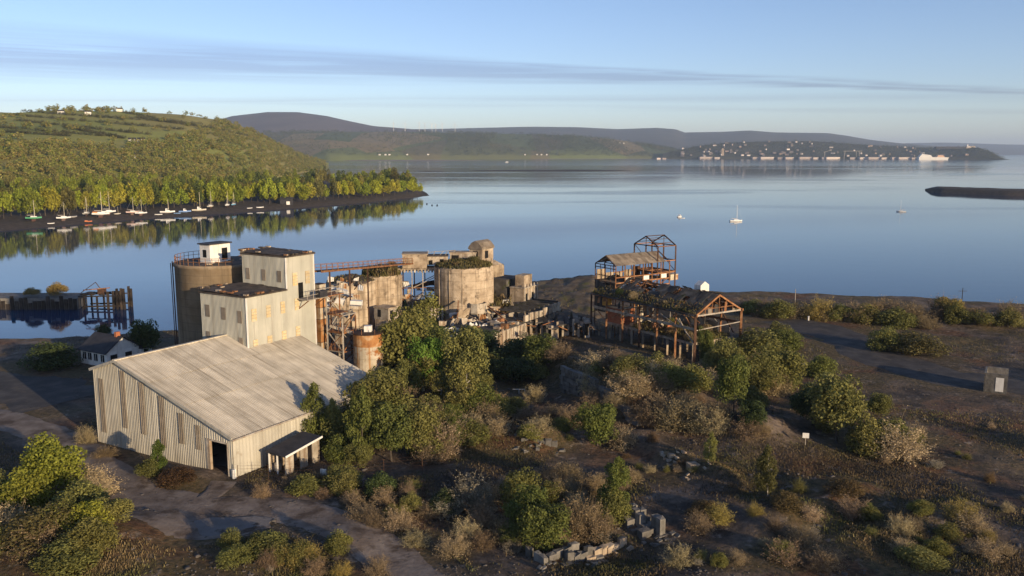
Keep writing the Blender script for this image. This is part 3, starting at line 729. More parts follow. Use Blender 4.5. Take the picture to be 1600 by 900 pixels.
# ------------------------------------------------------------------ the corrugated barn
BA = G(366, 747, 3.0)
E1 = V3(-0.86, 0.51, 0); E1 /= np.linalg.norm(E1)      # along the gable, away to the left
E2 = V3(E1[1], -E1[0], 0)                               # along the ridge, away to the right
BW, BL = 25.2, 27.2
RS, RH, EH0, EH1 = 20.3, 11.2, 4.8, 9.6
def roofh(s): return EH0 + (RH - EH0) * s / RS if s < RS else RH - (RH - EH1) * (s - RS) / (BW - RS)
def B(s, t, h=0.0): return BA + E1 * s + E2 * t + UP * h
barn = thing('corrugated_barn', 'large pale corrugated barn with a lopsided roof and an open black doorway', 'barn', B(BW / 2, BL / 2))
def barn_build():
    # frame and inner lining so the shed is closed and dark inside
    D0, D1, DH = 0.7, 4.3, 3.9                                    # doorway along the gable
    def clad(o_s, o_t, dirv, nrm, n, width, h0f, h1f, mat, name='wall_sheet', base=0.0, t0=0.0):
        for i in range(n):
            a, b = i / n * width, (i + 1) / n * width
            MB().corr(B(o_s, o_t, base) + dirv * (t0 + a), dirv * (b - a), h0f(a) - base, h1f(b) - base, UP, nrm, 3, 0.06).part(name, mat, barn)
    # gable facing the camera: sheets, leaving the doorway open below DH
    n = 22
    for i in range(n):
        a, b = D1 + (BW - D1) * i / n, D1 + (BW - D1) * (i + 1) / n
        o = B(a, 0) - E2 * (0.01 + random.random() * 0.03)
        if a < RS < b:
            MB().corr(o, E1 * (RS - a), roofh(a), RH, UP, -E2, 2, 0.06).part('wall_sheet', M['sheet'], barn)
            MB().corr(o + E1 * (RS - a), E1 * (b - RS), RH, roofh(b), UP, -E2, 2, 0.06).part('wall_sheet', M['sheet'], barn)
        else:
            MB().corr(o, E1 * (b - a), roofh(a), roofh(b), UP, -E2, 3, 0.06).part('wall_sheet', M['sheet'], barn)
    MB().corr(B(0.0, -0.02), E1 * D0, roofh(0), roofh(D0), UP, -E2, 2, 0.06).part('wall_sheet', M['sheet'], barn)
    for i in range(3):
        a, b = D0 + (D1 - D0) * i / 3, D0 + (D1 - D0) * (i + 1) / 3
        MB().corr(B(a, -0.02, DH), E1 * (b - a), roofh(a) - DH, roofh(b) - DH, UP, -E2, 3, 0.06).part('wall_sheet', M['sheet'], barn)
    # brown translucent strips on the gable
    for s, w_, lo, hi in ((23.6, 1.0, 1.5, 8.6), (19.2, 1.0, 2.8, 10.2), (15.6, 0.95, 2.6, 9.2), (12.0, 0.95, 1.6, 8.0), (8.6, 0.9, 2.6, 6.4), (5.7, 0.8, 2.4, 5.4)):
        MB().corr(B(s - w_ / 2, -0.11, lo), E1 * w_, hi - lo, hi - lo, UP, -E2, 3, 0.05).part('strip_window', M['brownpanel'], barn)
    # right side wall, left side wall, back gable
    for i in range(18):
        a, b = BL * i / 18, BL * (i + 1) / 18
        MB().corr(B(0, a) - E1 * (0.01 + 0.02 * random.random()), E2 * (b - a), EH0, EH0, UP, -E1, 3, 0.06).part('wall_sheet', M['sheet'], barn)
        MB().corr(B(BW, a), E2 * (b - a), EH1, EH1, UP, E1, 3, 0.06).part('wall_sheet', M['sheet'], barn)
    mb = MB(); mb.prism([B(0.1, BL), B(BW - 0.1, BL), B(BW - 0.1, BL, EH1 - 0.1), B(RS, BL, RH - 0.1), B(0.1, BL, EH0 - 0.1)], E2 * 0.1); mb.part('back_gable', M['sheet'], barn)
    # doorway
    mb = MB(); mb.slab(B(D0, -0.12), E1 * 0.16, E2 * 0.3, UP * DH); mb.slab(B(D0, -0.14, DH), E1 * (D1 - D0), E2 * 0.3, UP * 0.18); mb.slab(B(D1 - 0.55, -0.13), E1 * 0.55, E2 * 0.34, UP * DH)
    mb.part('door_frame', M['paleconc'], barn)
    MB().slab(B(0.0, -0.3), E1 * -0.25, E2 * 0.4, UP * 1.1).part('corner_guard', M['white'], barn)
    MB().slab(B(0.2, 0.2), E1 * (BW - 0.4), E2 * (BL - 0.4), UP * 0.06).part('floor_slab', M['slabconc'], barn)
    # roof sheets: long slope in three rows, short slope in one
    sl = (B(RS, 0, RH) - B(0, 0, EH0)); L = np.linalg.norm(sl); sl = sl / L
    nrm = np.cross(E2, sl); nrm = nrm if nrm[2] > 0 else -nrm
    cols = 25; rows = [(-0.35, 0.405), (0.395, 0.705), (0.695, 1.004)]
    for i in range(cols):
        a, b = -0.35 + (BL + 0.6) * i / cols, -0.35 + (BL + 0.6) * (i + 1) / cols
        for r, (q0, q1) in enumerate(rows):
            q0_ = q0 * 1.0 if r == 0 else q0 * L
            o = B(0, 0, EH0) + E2 * a + sl * q0_ + nrm * (0.05 + 0.05 * r + random.random() * 0.02)
            MB().corr(o, E2 * (b - a), q1 * L - q0_, q1 * L - q0_, sl, nrm, 4, 0.05).part('roof_sheet', M['roofsheet'], barn)
        s2 = (B(BW, 0, EH1) - B(RS, 0, RH)); L2 = np.linalg.norm(s2); s2 /= L2
        n2 = np.cross(s2, E2); n2 = n2 if n2[2] > 0 else -n2
        MB().corr(B(RS, 0, RH) + E2 * a + n2 * 0.14, E2 * (b - a), L2 + 0.3, L2 + 0.3, s2, n2, 4, 0.05).part('roof_sheet', M['roofsheet'], barn)
    MB().beam(B(RS, -0.4, RH + 0.26), B(RS, BL + 0.3, RH + 0.26), 0.5, 0.12).part('ridge_cap', M['roofsheet'], barn)
    mb = MB(); mb.beam(B(-0.3, -0.36, EH0 - 0.02), B(RS, -0.36, RH + 0.12), 0.14, 0.34); mb.beam(B(RS, -0.36, RH + 0.12), B(BW + 0.25, -0.36, EH1), 0.14, 0.34); mb.part('verge_trim', M['sheet'], barn)
    MB().beam(B(-0.42, -0.4, EH0 - 0.16), B(-0.42, BL, EH0 - 0.16), 0.22, 0.2).part('gutter', M['palesteel'], barn)
    # lining under the roof, inside faces dark
    mb = MB(); mb.prism([B(0.1, 0.1, EH0 - 0.12), B(RS, 0.1, RH - 0.12), B(BW - 0.1, 0.1, EH1 - 0.12), B(RS, 0.1, RH - 0.2), B(0.1, 0.1, EH0 - 0.2)], E2 * (BL - 0.2)); mb.part('roof_lining', M['darkrust'], barn)
    for t in np.linspace(0.6, BL - 0.6, 6):
        mb = MB()
        for s in (0.35, 12.5, BW - 0.35): mb.beam(B(s, t), B(s, t, roofh(s) - 0.3), 0.22)
        mb.part('portal_frame', M['darkrust'], barn)
barn_build()

# ------------------------------------------------------------------ the sheeted tower (two blocks)
TS, TT = 16.0, 17.4
def TB(a, b, h=0): return B(TS + a, TT + b, h)                 # a along E1, b along E2
H1, H2, A1, B1, B2 = 17.1, 21.9, 9.3, 7.7, 13.4
tower = thing('sheeted_tower', 'tall stepped tower of grey sheeting with yellowed window panes rising through the barn roof', 'tower', TB(5, 6))
def tower_build():
    def face(p0, dirv, width, lo, hi, nrm, n):
        for i in range(n):
            MB().corr(p0 + dirv * (width * i / n) + UP * lo + nrm * random.random() * 0.02, dirv * (width / n), hi - lo, hi - lo, UP, nrm, 4, 0.045).part('wall_sheet', M['towersheet'], tower)
    face(TB(0, 0), E1, A1, 0, H1, -E2, 9)                       # lower block, left face
    face(TB(0, 0), E2, B1, 0, H1, -E1, 8)                       # lower block, right face
    face(TB(0, B1), E1, 9.0, H1 - 0.3, H2, -E2, 9)              # upper block, left face
    face(TB(0, B1), E2, B2 - B1, 0, H2, -E1, 6)                 # upper block, right face
    face(TB(A1, 0), E2, B2, 0, H1, E1, 8); face(TB(9.0, B1), E2, B2 - B1, H1, H2, E1, 5); face(TB(0, B2), E1, 9.0, 0, H2, E2, 8)
    mb = MB(); mb.slab(TB(0.02, 0.02), E1 * (A1 - 0.06), E2 * (B2 - 0.06), UP * (H1 - 0.2)); mb.slab(TB(0.02, B1 + 0.02, H1 - 0.2), E1 * 8.9, E2 * (B2 - B1 - 0.06), UP * (H2 - H1)); mb.part('core', M['concrete'], tower)
    # roofs: tar felt with a ragged edge and debris
    def tarroof(a0, a1, b0, b1, h, rise):
        na, nb = 22, 18; vs_, q = [], []
        for i in range(na + 1):
            for j in range(nb + 1):
                s, t = i / na, j / nb
                edge = min(s, 1 - s, t, 1 - t)
                vs_.append(TB(a0 + (a1 - a0) * s + random.gauss(0, 0.06) * (edge == 0), b0 + (b1 - b0) * t + random.gauss(0, 0.06) * (edge == 0), h + 0.30 + rise * s + (0.10 * random.random() if edge > 0 else -0.1 * random.random())))
        for i in range(na):
            for j in range(nb):
                k = i * (nb + 1) + j; q.append((k, k + nb + 1, k + nb + 2, k + 1))
        o = link('roof_felt', mesh_np('roof_felt', np.array(vs_) - WL[tower.name], q, mats=[M['tar']]), (0, 0, 0), tower)
        MB().slab(TB(a0 + .05, b0 + .05, h), E1 * (a1 - a0 - .1), E2 * (b1 - b0 - .1), UP * 0.2).part('roof_slab', M['tar'], tower)
        for _ in range(26):
            a = random.choice([a0 + 0.2, a1 - 0.2, random.uniform(a0, a1)]); b = random.choice([b0 + 0.25, random.uniform(b0, b1)])
            MB().box(TB(a, b, h + 0.42 + rise * (a - a0) / (a1 - a0)), E1 * random.uniform(0.15, 0.5), E2 * random.uniform(0.1, 0.3), UP * random.uniform(0.05, 0.13)).part('debris_piece', M[random.choice(['tar', 'rust', 'concrete'])], tower)
    tarroof(-0.3, A1 + 0.2, -0.3, B1, H1, 0.25)
    tarroof(-0.3, 9.3, B1 - 0.2, B2 + 0.3, H2, 0.2)
    # yellowed panes: glazed openings proud of the sheeting
    def pane(b, h, wd, hh, skew=0):
        w_ = MB().slab(TB(-0.115, b - wd / 2, h), E1 * 0.05, E2 * wd, UP * hh).part('window', M['yellowpanel'], tower)
        for k in range(1, 4):
            MB().slab(TB(-0.135, b - wd / 2, h + hh * k / 4), E1 * 0.02, E2 * wd, UP * 0.05).part('glazing_bar', M['palesteel'], w_)
    for b, h in ((1.25, 13.6), (3.95, 13.75), (6.75, 13.85), (9.6, 13.9), (1.3, 9.2), (4.0, 9.3), (6.8, 9.5), (9.6, 9.7)):
        pane(b, h, 0.8 + 0.1 * random.random(), 1.75)
    pane(9.4, 17.6, 0.95, 1.9); pane(12.0, 17.6, 0.9, 1.9)
    for a, h in ((1.3, 13.4), (4.6, 13.6), (7.9, 13.7), (1.3, 9.6), (8.0, 9.8)):
        MB().slab(TB(a - 0.4, -0.10, h), E1 * 0.85, E2 * 0.05, UP * 1.75).part('window', M['brownpanel'], tower)
    for a in (1.3, 4.5, 7.8):
        MB().slab(TB(a - 0.4, B1 - 0.10, H1 + 1.1), E1 * 0.8, E2 * 0.05, UP * 1.7).part('window', M['brownpanel'], tower)
    # door out to the gantry
    MB().slab(TB(-0.12, 10.0, 15.6), E1 * 0.06, E2 * 0.95, UP * 2.3).part('door', M['black'], tower)
    mb = MB(); mb.beam(TB(-0.04, 0, 0), TB(-0.04, 0, H1), 0.2, 0.2); mb.beam(TB(-0.04, B1, H1), TB(-0.04, B1, H2), 0.18); mb.beam(TB(-0.04, B2, 0), TB(-0.04, B2, H2), 0.18); mb.part('corner_flashing', M['white'], tower)
tower_build()

# ------------------------------------------------------------------ the big concrete silo with its roof hut
SCy, SR = 137.5, 6.75
SCx = YP(343, 420, SCy)[0]
sz0 = 3.0; szt = YP(275, 408, SCy)[2]
silo = thing('concrete_silo', 'tall brown concrete silo with railing and small white hut on its roof', 'silo', (SCx, SCy, sz0))
def silo_build():
    c = V3(SCx, SCy, sz0); Hs = szt - sz0
    MB().lathe(c, [(SR, -0.5), (SR, Hs - 0.5), (SR + 0.16, Hs - 0.45), (SR + 0.16, Hs), (SR - 0.4, Hs + 0.02)], 64).part('wall', M['siloconc'], silo, True)
    mb = MB(); mb.lathe(c, [(SR - 0.3, Hs - 0.1), (SR - 0.3, Hs + 0.05), (0.01, Hs + 0.28)], 48); mb.part('roof', M['tar'], silo)
    top = c + UP * Hs
    # railing round the left and back
    for k in range(26):
        a = R(95 + k * 8.4)
        p = top + V3(math.cos(a), math.sin(a), 0) * (SR - 0.1)
        MB().beam(p, p + UP * 1.15, 0.06).part('rail_post', M['rust'], silo)
    for h in (0.6, 1.15):
        mb = MB()
        for k in range(25):
            a, b = R(95 + k * 8.4), R(95 + (k + 1) * 8.4)
            mb.beam(top + V3(math.cos(a), math.sin(a), 0) * (SR - 0.1) + UP * h, top + V3(math.cos(b), math.sin(b), 0) * (SR - 0.1) + UP * h, 0.06)
        mb.part('handrail', M['rust'], silo)
    # pipes up the left side
    for off, r in ((0.35, 0.10), (0.62, 0.07)):
        p = c + V3(-math.cos(R(12)), -math.sin(R(12)), 0) * (SR + off)
        MB().tube(p, p + UP * (Hs + 0.5 - off), r, None, 8).part('drain_pipe', M['darkrust'], silo, True)
    # hut
    nc = YP(329, 414, SCy - 4.2); nc[2] = top[2] + 0.12
    hut = MB().slab(nc, E1 * 2.3, E2 * 4.0, UP * 2.9).part('roof_hut', M['white'], silo)
    MB().slab(nc - E1 * 0.25 - E2 * 0.25 + UP * 2.9, E1 * 2.8, E2 * 4.5, UP * 0.2).part('hut_roof', M['slate'], hut)
    MB().slab(nc - E1 * 0.03 + E2 * 2.3 + UP * 0.35, E1 * 0.05, E2 * 1.1, UP * 1.9).part('door', M['black'], hut)
    MB().slab(nc - E2 * 0.03 + E1 * 0.8 + UP * 0.9, E1 * 0.8, E2 * 0.05, UP * 1.2).part('window', M['black'], hut)
    # rubble and weeds
    for _ in range(30):
        a, r = random.uniform(0, 6.28), random.uniform(0, SR - 0.8)
        MB().box(top + V3(math.cos(a) * r, math.sin(a) * r, 0.2), V3(random.uniform(.1, .4), 0, 0), V3(0, random.uniform(.1, .4), 0), UP * random.uniform(0.05, 0.15)).part('debris_piece', M[random.choice(['tar', 'concrete'])], silo)
silo_build()
hp = V3(*YP(375, 398, 148))
hd = thing('conveyor_head', 'rusty conveyor head box beside the hut on the silo', 'machine', hp - UP * 1.2)
MB().slab(hp - UP * 0.6, E1 * -1.6, E2 * 1.6, UP * 1.5).part('housing', M['rusttank'], hd)
MB().slab(hp - UP * 0.6 + UP * 1.5 + E1 * 0.2 - E2 * 0.2, E1 * -2.0, E2 * 2.0, UP * 0.12).part('cover', M['rust'], hd)
mb = MB(); mb.beam(hp - UP * 0.3, hp + E1 * 2.6 - UP * 0.9, 0.5, 0.4); mb.part('chute', M['darkrust'], hd)
for a, b in ((0, 0), (-1.4, 0), (0, 1.4), (-1.4, 1.4)):
    MB().beam(hp + E1 * (a - 0.1) + E2 * (b + 0.1) - UP * 0.6, V3(*(hp + E1 * (a - 0.1) + E2 * (b + 0.1))[:2], 12.0), 0.2).part('leg', M['darkrust'], hd)
# ------------------------------------------------------------------ helpers for weeds that grow on roofs and ledges (a clump is a plant of its own)
def weed_mesh(seed, n, pts_fn, size, hgt_=0.5):
    rg = np.random.default_rng(seed); base = pts_fn(rg, n)
    a = rg.uniform(0, 6.28, n); d = np.stack([np.cos(a), np.sin(a), np.zeros(n)], 1)
    h = hgt_ * rg.uniform(0.3, 1.3, (n, 1)); l = d * h * rg.uniform(-0.5, 0.5, (n, 1)); s = size * rg.uniform(0.6, 1.5, (n, 1))
    pr = np.stack([-d[:, 1], d[:, 0], d[:, 2]], 1)
    v = np.stack([base - pr * s, base + pr * s, base + l + pr * s * 0.5 + UP * h, base + l * 1.4 - pr * s * 0.3 + UP * h * 0.9], 1).reshape(-1, 3)
    return v, np.arange(n * 4).reshape(-1, 4)
def roof_weeds(label, pts_fn, n, size, h, loc, seed, cat='weeds', mat='rooftuft', name='roof_weeds'):
    v, q = weed_mesh(seed, n, pts_fn, size, h)
    return setp(link(name, mesh_np(name, v - np.asarray(loc), q, mats=[M[mat]]), loc), label, cat)
def disc_pts(c, r, ell=1.0, dome=0.0):
    def f(rg, n):
        a = rg.uniform(0, 6.28, n); q = np.sqrt(rg.random(n)) * r
        return np.stack([c[0] + np.cos(a) * q, c[1] + np.sin(a) * q * ell, c[2] + dome * (1 - (q / r) ** 2)], 1)
    return f

# ------------------------------------------------------------------ elevator shaft beside the tower
ey = 134.0
ep = YP(499.5, 470, ey); ez = YP(499, 443, ey)[2]
elev = thing('bucket_elevator', 'tall narrow rust streaked elevator casing standing beside the sheeted tower', 'elevator', (ep[0], ep[1], 3.0))
zz = np.linspace(3.0, ez, 10)
for k in range(9):
    o = V3(ep[0], ep[1], zz[k])
    MB().slab(o + E1 * 0.7 - E2 * 0.7, E1 * -1.4, E2 * 1.4, UP * (zz[k + 1] - zz[k] - 0.06)).part('casing_panel', M['rustpanel' if k in (2, 4, 5, 7) else 'rusttank'], elev)
    MB().slab(o + E1 * 0.76 - E2 * 0.76 + UP * (zz[k + 1] - zz[k] - 0.06), E1 * -1.52, E2 * 1.52, UP * 0.06).part('flange', M['darkrust'], elev)
gan = thing('access_gantry', 'steel access platform with handrails between tower door and elevator', 'platform', TB(-1, 10.5, 15.4))
g0, g1 = TB(-0.15, 9.6, 15.45), V3(ep[0], ep[1], TB(0, 0, 15.45)[2]) + E2 * 1.0
MB().slab(g0, E1 * -2.2, E2 * 4.2, UP * 0.16).part('deck', M['palesteel'], gan)
MB().slab(g0 + E2 * 4.2 - E1 * 0.0, E1 * -2.2, E2 * 3.6, UP * 0.14).part('deck', M['rust'], gan)
for b in np.linspace(0, 7.6, 7):
    MB().beam(g0 + E2 * b - E1 * 2.1, g0 + E2 * b - E1 * 2.1 + UP * 1.4, 0.07).part('rail_post', M['palesteel'], gan)
for h in (0.75, 1.35): MB().beam(g0 - E1 * 2.1 + UP * h, g0 - E1 * 2.1 + E2 * 7.6 + UP * h, 0.07).part('handrail', M['palesteel'], gan)
for b in (0.4, 3.8): MB().beam(g0 + E2 * b - UP * 1.4 + E1 * 0.05, g0 + E2 * b - E1 * 2.0, 0.12).part('bracket', M['rust'], gan)
MB().slab(g0 + E2 * 2.2 - E1 * 1.6 + UP * 0.17, E1 * -0.9, E2 * 1.6, UP * 1.0).part('control_box', M['slate'], gan)

# ------------------------------------------------------------------ steel trestle and the banded tank
ty = 133.0
def TP(u, v, y=ty): return YP(u, v, y)
tr = thing('steel_trestle', 'braced rusty steel trestle with platforms between elevator and banded tank', 'trestle', (TP(530, 560)[0], ty + 2, 3.0))
tb0 = V3(TP(513, 560)[0], ty, 3.0); TX, TYd = -E1 * 3.2, E2 * 3.0
TXl = 3.2
levels = [3.0, 6.3, 9.2, 12.2, 15.0, 17.8]
for a in (0, 1):
    for b in (0, 1):
        p = tb0 + TX * a + TYd * b
        MB().beam(V3(p[0], p[1], 2.5), V3(p[0], p[1], 17.8 - 3.2 * a), 0.2).part('post', M['rust' if b else 'palesteel'], tr)
for k in range(5):
    z0, z1 = levels[k], levels[k + 1]
    for s, e in (((0, 0), (1, 0)), ((1, 0), (1, 1)), ((0, 1), (1, 1)), ((0, 0), (0, 1))):
        p, q = tb0 + TX * s[0] + TYd * s[1], tb0 + TX * e[0] + TYd * e[1]
        if k == 4 and (s[0] or e[0]): continue
        MB().beam(V3(*p[:2], z1), V3(*q[:2], z1), 0.16).part('girt', M[random.choice(['rust', 'palesteel'])], tr)
        MB().beam(V3(*p[:2], z0), V3(*q[:2], z1), 0.11).part('brace', M[random.choice(['rust', 'palesteel'])], tr)
        if k % 2 == 0: MB().beam(V3(*q[:2], z0), V3(*p[:2], z1), 0.11).part('brace', M['palesteel'], tr)
for z, s in ((9.25, 0.7), (12.3, 1.1), (15.1, 0.6)):
    MB().slab(V3(*(tb0 - TX * 0.05)[:2], z), TX * s, TYd * 1.0, UP * 0.1).part('platform_deck', M['rust'], tr)
    for f in (0.0, 0.33, 0.66, 1.0):
        p = V3(*(tb0 + TX * s * f)[:2], z); MB().beam(p, p + UP * 1.1, 0.06).part('rail_post', M['rust'], tr)
    MB().beam(V3(*tb0[:2], z + 1.1), V3(*(tb0 + TX * s)[:2], z + 1.1), 0.06).part('handrail', M['rust'], tr)
MB().slab(V3(*(tb0 + TX * 0.2 + TYd * 0.3)[:2], 10.2), TX * 0.45, TYd * 0.6, UP * 2.3).part('hopper', M['paleconc'], tr)
MB().tube(V3(*(tb0 + TX * 0.35 + TYd * 0.5)[:2], 3.0), V3(*(tb0 + TX * 0.35 + TYd * 0.5)[:2], 10.2), 0.3, None, 10).part('down_pipe', M['paleconc'], tr, True)
tkc = V3(TP(576, 560, 131.5)[0], 131.5, 3.0)
MB().beam(V3(*(tb0 + TX * 0.2)[:2], 13.2), V3(*tkc[:2], 11.4), 0.45, 0.4).part('chute', M['paleconc'], tr)
tank = thing('banded_tank', 'squat round steel tank with rust bands below the trestle chute', 'tank', tkc)
tr_ = 2.3; tzt = YP(576, 520, 131.5)[2] - 3.0
for k in range(5):
    z0, z1 = tzt * k / 5, tzt * (k + 1) / 5
    rr = tr_ - 0.03 * (k % 2)
    MB().lathe(tkc, [(rr, z0), (rr, z1 - 0.05), (rr + 0.06, z1 - 0.05), (rr + 0.06, z1)], 28).part('steel_band', M['slabconc'] if k == 0 else M['rustpanel' if k == 4 else 'rusttank'], tank, False)
MB().lathe(tkc, [(tr_ + 0.1, tzt), (tr_ + 0.1, tzt + 0.12), (0.01, tzt + 0.3)], 28).part('lid', M['darkrust'], tank)
MB().slab(tkc + V3(-0.5, -0.6, tzt + 0.25), V3(1.1, 0, 0), V3(0, 1.1, 0), UP * 0.9).part('hatch_box', M['white'], tank)
for k in range(7):
    a = R(k * 51); p = tkc + V3(math.cos(a), math.sin(a), 0) * tr_ + UP * tzt; MB().beam(p, p + UP * 0.9, 0.05).part('rail_post', M['rust'], tank)
MB().box(tkc + V3(-0.25, -tr_ - 0.03, 0.95), V3(0.42, 0, 0), V3(0, 0.05, 0), UP * 0.65).part('painted_plate', M['white'], tank)

# ------------------------------------------------------------------ ruined concrete silos
def rsilo(name, label, u, y, rpx, vtop, dome, ringm, z0=3.0, segs=48, roofm='concrete'):
    r = rpx * y / F / cp; c = YP(u, vtop, y); c = V3(c[0], y, z0); Ht = YP(u, vtop, y)[2] - z0
    t = thing(name, label, 'silo', c)
    vs_, q = [], []; rows = 10                                     # slightly uneven wall with a broken rim
    for j in range(rows + 1):
        for i in range(segs):
            a = 2 * math.pi * i / segs; rr = r * (1 + 0.006 * math.sin(i * 2.1 + j) + 0.004 * random.gauss(0, 1))
            z = Ht * j / rows + (random.uniform(-0.35, 0.12) if j == rows else 0)
            vs_.append((rr * math.cos(a), rr * math.sin(a), z))
    for j in range(rows):
        for i in range(segs): q.append((j * segs + i, j * segs + (i + 1) % segs, (j + 1) * segs + (i + 1) % segs, (j + 1) * segs + i))
    link('wall', mesh_np('wall', vs_, q, mats=[M[ringm]], smooth=True), (0, 0, 0), t)
    MB().lathe(c, [(r - 0.25, Ht - 0.6), (r - 0.3, Ht - 0.05), (0.01, Ht + dome)], 40).part('roof', M[roofm], t)
    for i in range(14):                                            # vertical ribs
        a = 2 * math.pi * (i + 0.5) / 14
        p = c + V3(math.cos(a), math.sin(a), 0) * (r + 0.02)
        MB().beam(p, p + UP * (Ht - 0.4), 0.22, 0.14).part('rib', M[ringm], t)
    return c, r, Ht, t
cA = rsilo('ruined_silo', 'low ruined concrete silo with shallow cone roof left of the weed-topped silo', 549, 176, 38, 437, 1.3, 'ringconc', roofm='tar')
cB = rsilo('ruined_silo', 'streaked narrow concrete silo crowned by bushy weeds beside the steel lattice', 596, 181, 31, 428, 0.5, 'ringconc')
cC = rsilo('ruined_silo', 'broad stained round concrete silo with grass growing over its top', 725, 182, 46, 414, 1.0, 'ringconc')
cD = rsilo('ruined_silo', 'slim plain silo with rounded cap behind the broad stained silo', 772, 191, 15, 412, 0.9, 'concrete', 3.0, 28, 'concrete')
for (c, r, Ht, t), n, h, lab in ((cA, 500, 0.35, 'thin weeds on the cone roof of the low ruined silo'), (cB, 1500, 1.1, 'thick brown weeds crowning the narrow streaked silo'), (cC, 2600, 0.55, 'grass and moss mat over the top of the broad silo')):
    cc = c + UP * (Ht + (0.9 if t is not cA[3] else 0.2)); roof_weeds(lab, disc_pts(c + UP * (Ht - 0.1), r * 0.97, 1.0, 0.9 if Ht else 0), n, 0.09, h, c + UP * Ht, int(n))
for k, (u, v, y, wd, ht) in enumerate(((612, 412, 181, 3.2, 2.3), (585, 419, 180, 3.0, 2.0), (600, 417, 179, 2.6, 1.6), (553, 428, 178, 2.4, 1.4))):
    p = YP(u, v + 8, y)
    plant('low', p - UP * 0.2, wd, ht, (0.13, 0.105, 0.045), ['tallest brown bush on the narrow silo top', 'left brown bush on the narrow silo top', 'front brown bush on the narrow silo top', 'small brown bush on the low silo cone'][k], 'bush', 'silo_top_bush')
p = YP(741, 410, 181); plant('low', p - UP * 0.2, 3.6, 2.0, (0.11, 0.105, 0.035), 'green bush on the broad silo under the pitched cabin', 'bush', 'silo_top_bush')

# elevated deck, lattice and cabins
DZ = YP(650, 418, 183)[2]
deck = thing('lattice_gantry', 'rusty steel lattice gantry carrying a deck between two concrete silos', 'gantry', (YP(650, 470, 183)[0], 183, 3.0))
dx0, dx1 = YP(622, 420, 183)[0], YP(686, 420, 183)[0]
MB().slab(V3(dx0, 181, DZ - 0.5), V3(dx1 - dx0, 0.6, 0), V3(0, 5, 0), UP * 0.5).part('deck', M['concrete'], deck)
for k in range(12):
    MB().slab(V3(dx0 + (dx1 - dx0) * k / 12, 180.75, DZ - 0.75), V3(0.35, 0, 0), V3(0, 0.3, 0), UP * 0.6).part('joist_end', M['paleconc'], deck)
for i, fx in enumerate((0.08, 0.36, 0.62, 0.95)):
    for yy in (181.3, 185.6):
        xx = dx0 + (dx1 - dx0) * fx
        MB().beam(V3(xx, yy, 2.5), V3(xx, yy, DZ - 0.5), 0.26 if i in (0, 3) else 0.2).part('post', M['palesteel' if yy < 183 else 'darkrust'], deck)
for yy in (181.3, 185.6):
    for z in (6.2, 9.0, 11.5): MB().beam(V3(dx0 + 0.6, yy, z), V3(dx1 - 0.5, yy, z + random.uniform(-0.2, 0.2)), 0.18).part('girt', M['rust'], deck)
    for fx0, fx1, za, zb in ((0.08, 0.62, 6.2, 10.5), (0.36, 0.95, 11.5, 14.0), (0.62, 0.95, 9.0, 6.2), (0.08, 0.36, 3.2, 6.2)):
        MB().beam(V3(dx0 + (dx1 - dx0) * fx0, yy, za), V3(dx0 + (dx1 - dx0) * fx1, yy, zb), 0.15).part('brace', M['palesteel'], deck)
MB().tube(V3(dx0 + 2.6, 184, 11.3), V3(dx1 - 1.2, 184.5, 12.3), 0.5, 0.5, 10).part('duct', M['darkrust'], deck, True)
def cabin(name, label, u0, u1, vt, vb, y, dep, wallm, roofm, pitched=False, openings=(), dark_left=True):
    p0, p1 = YP(u0, vb, y), YP(u1, vb, y); zt = YP(u0, vt, y)[2]; z0 = p0[2]
    w_ = p1[0] - p0[0]; ax = V3(w_, 0, 0); ay = V3(w_ * -0.05, dep, 0)
    t = thing(name, label, 'cabin', p0)
    MB().slab(p0, ax, ay, UP * (zt - z0)).part('wall', M[wallm], t)
    if pitched:
        mb = MB(); o = p0 + UP * (zt - z0 + 0.01) - ax * 0.05 - ay * 0.05; hh = w_ * 0.36
        mb.prism([o, o + ay * 1.1, o + ay * 1.1 + UP * 0.2, o + ay * 0.72 + UP * hh * 1.4, o + ay * 0.28 + UP * hh * 1.2, o + UP * 0.2], ax * 1.1); mb.part('roof', M[roofm], t)
    else:
        MB().slab(p0 + UP * (zt - z0) - ax * 0.03 - ay * 0.03, ax * 1.06, ay * 1.06, UP * 0.22).part('roof', M[roofm], t)
    for fx, fz, fw, fh in openings:
        MB().slab(p0 + ax * fx + UP * (zt - z0) * fz + V3(0, -0.03, 0), ax * fw, V3(0, 0.05, 0), UP * (zt - z0) * fh).part('window_opening', M['black'], t)
    return t
cabin('gantry_cabin', 'long windowless concrete cabin on the lattice gantry', 629, 667, 398, 419, 181.5, 4.2, 'concrete', 'oldroof')
cabin('roofless_cabin', 'low roofless broken cabin on the gantry right of the long cabin', 668, 700, 401, 414, 183, 3.2, 'paleconc', 'tar', False, ((0.05, 0.0, 0.2, 0.55), (0.6, 0.3, 0.2, 0.4)))
cabin('flat_cabin', 'flat roofed shed with open front on the broad silo', 703, 744, 396, 410, 184, 3.4, 'paleconc', 'concrete', False, ((0.06, 0.15, 0.28, 0.65),))
pc = YP(753, 407, 184); pcb = thing('pitched_cabin', 'small cabin with mansard roof at the top of the silos', 'cabin', pc)
MB().slab(pc, E1 * 3.2, E2 * 4.6, UP * 2.3).part('wall', M['concrete'], pcb)
ph = pc + UP * 2.3 - E1 * 0.2 - E2 * 0.25
MB().prism([ph, ph + UP * 0.5 + E1 * 0.1, ph + UP * 1.45 + E1 * 0.95, ph + UP * 1.85 + E1 * 1.8, ph + UP * 1.45 + E1 * 2.65, ph + UP * 0.5 + E1 * 3.5, ph + E1 * 3.6], E2 * 5.1).part('roof', M['oldroof'], pcb)
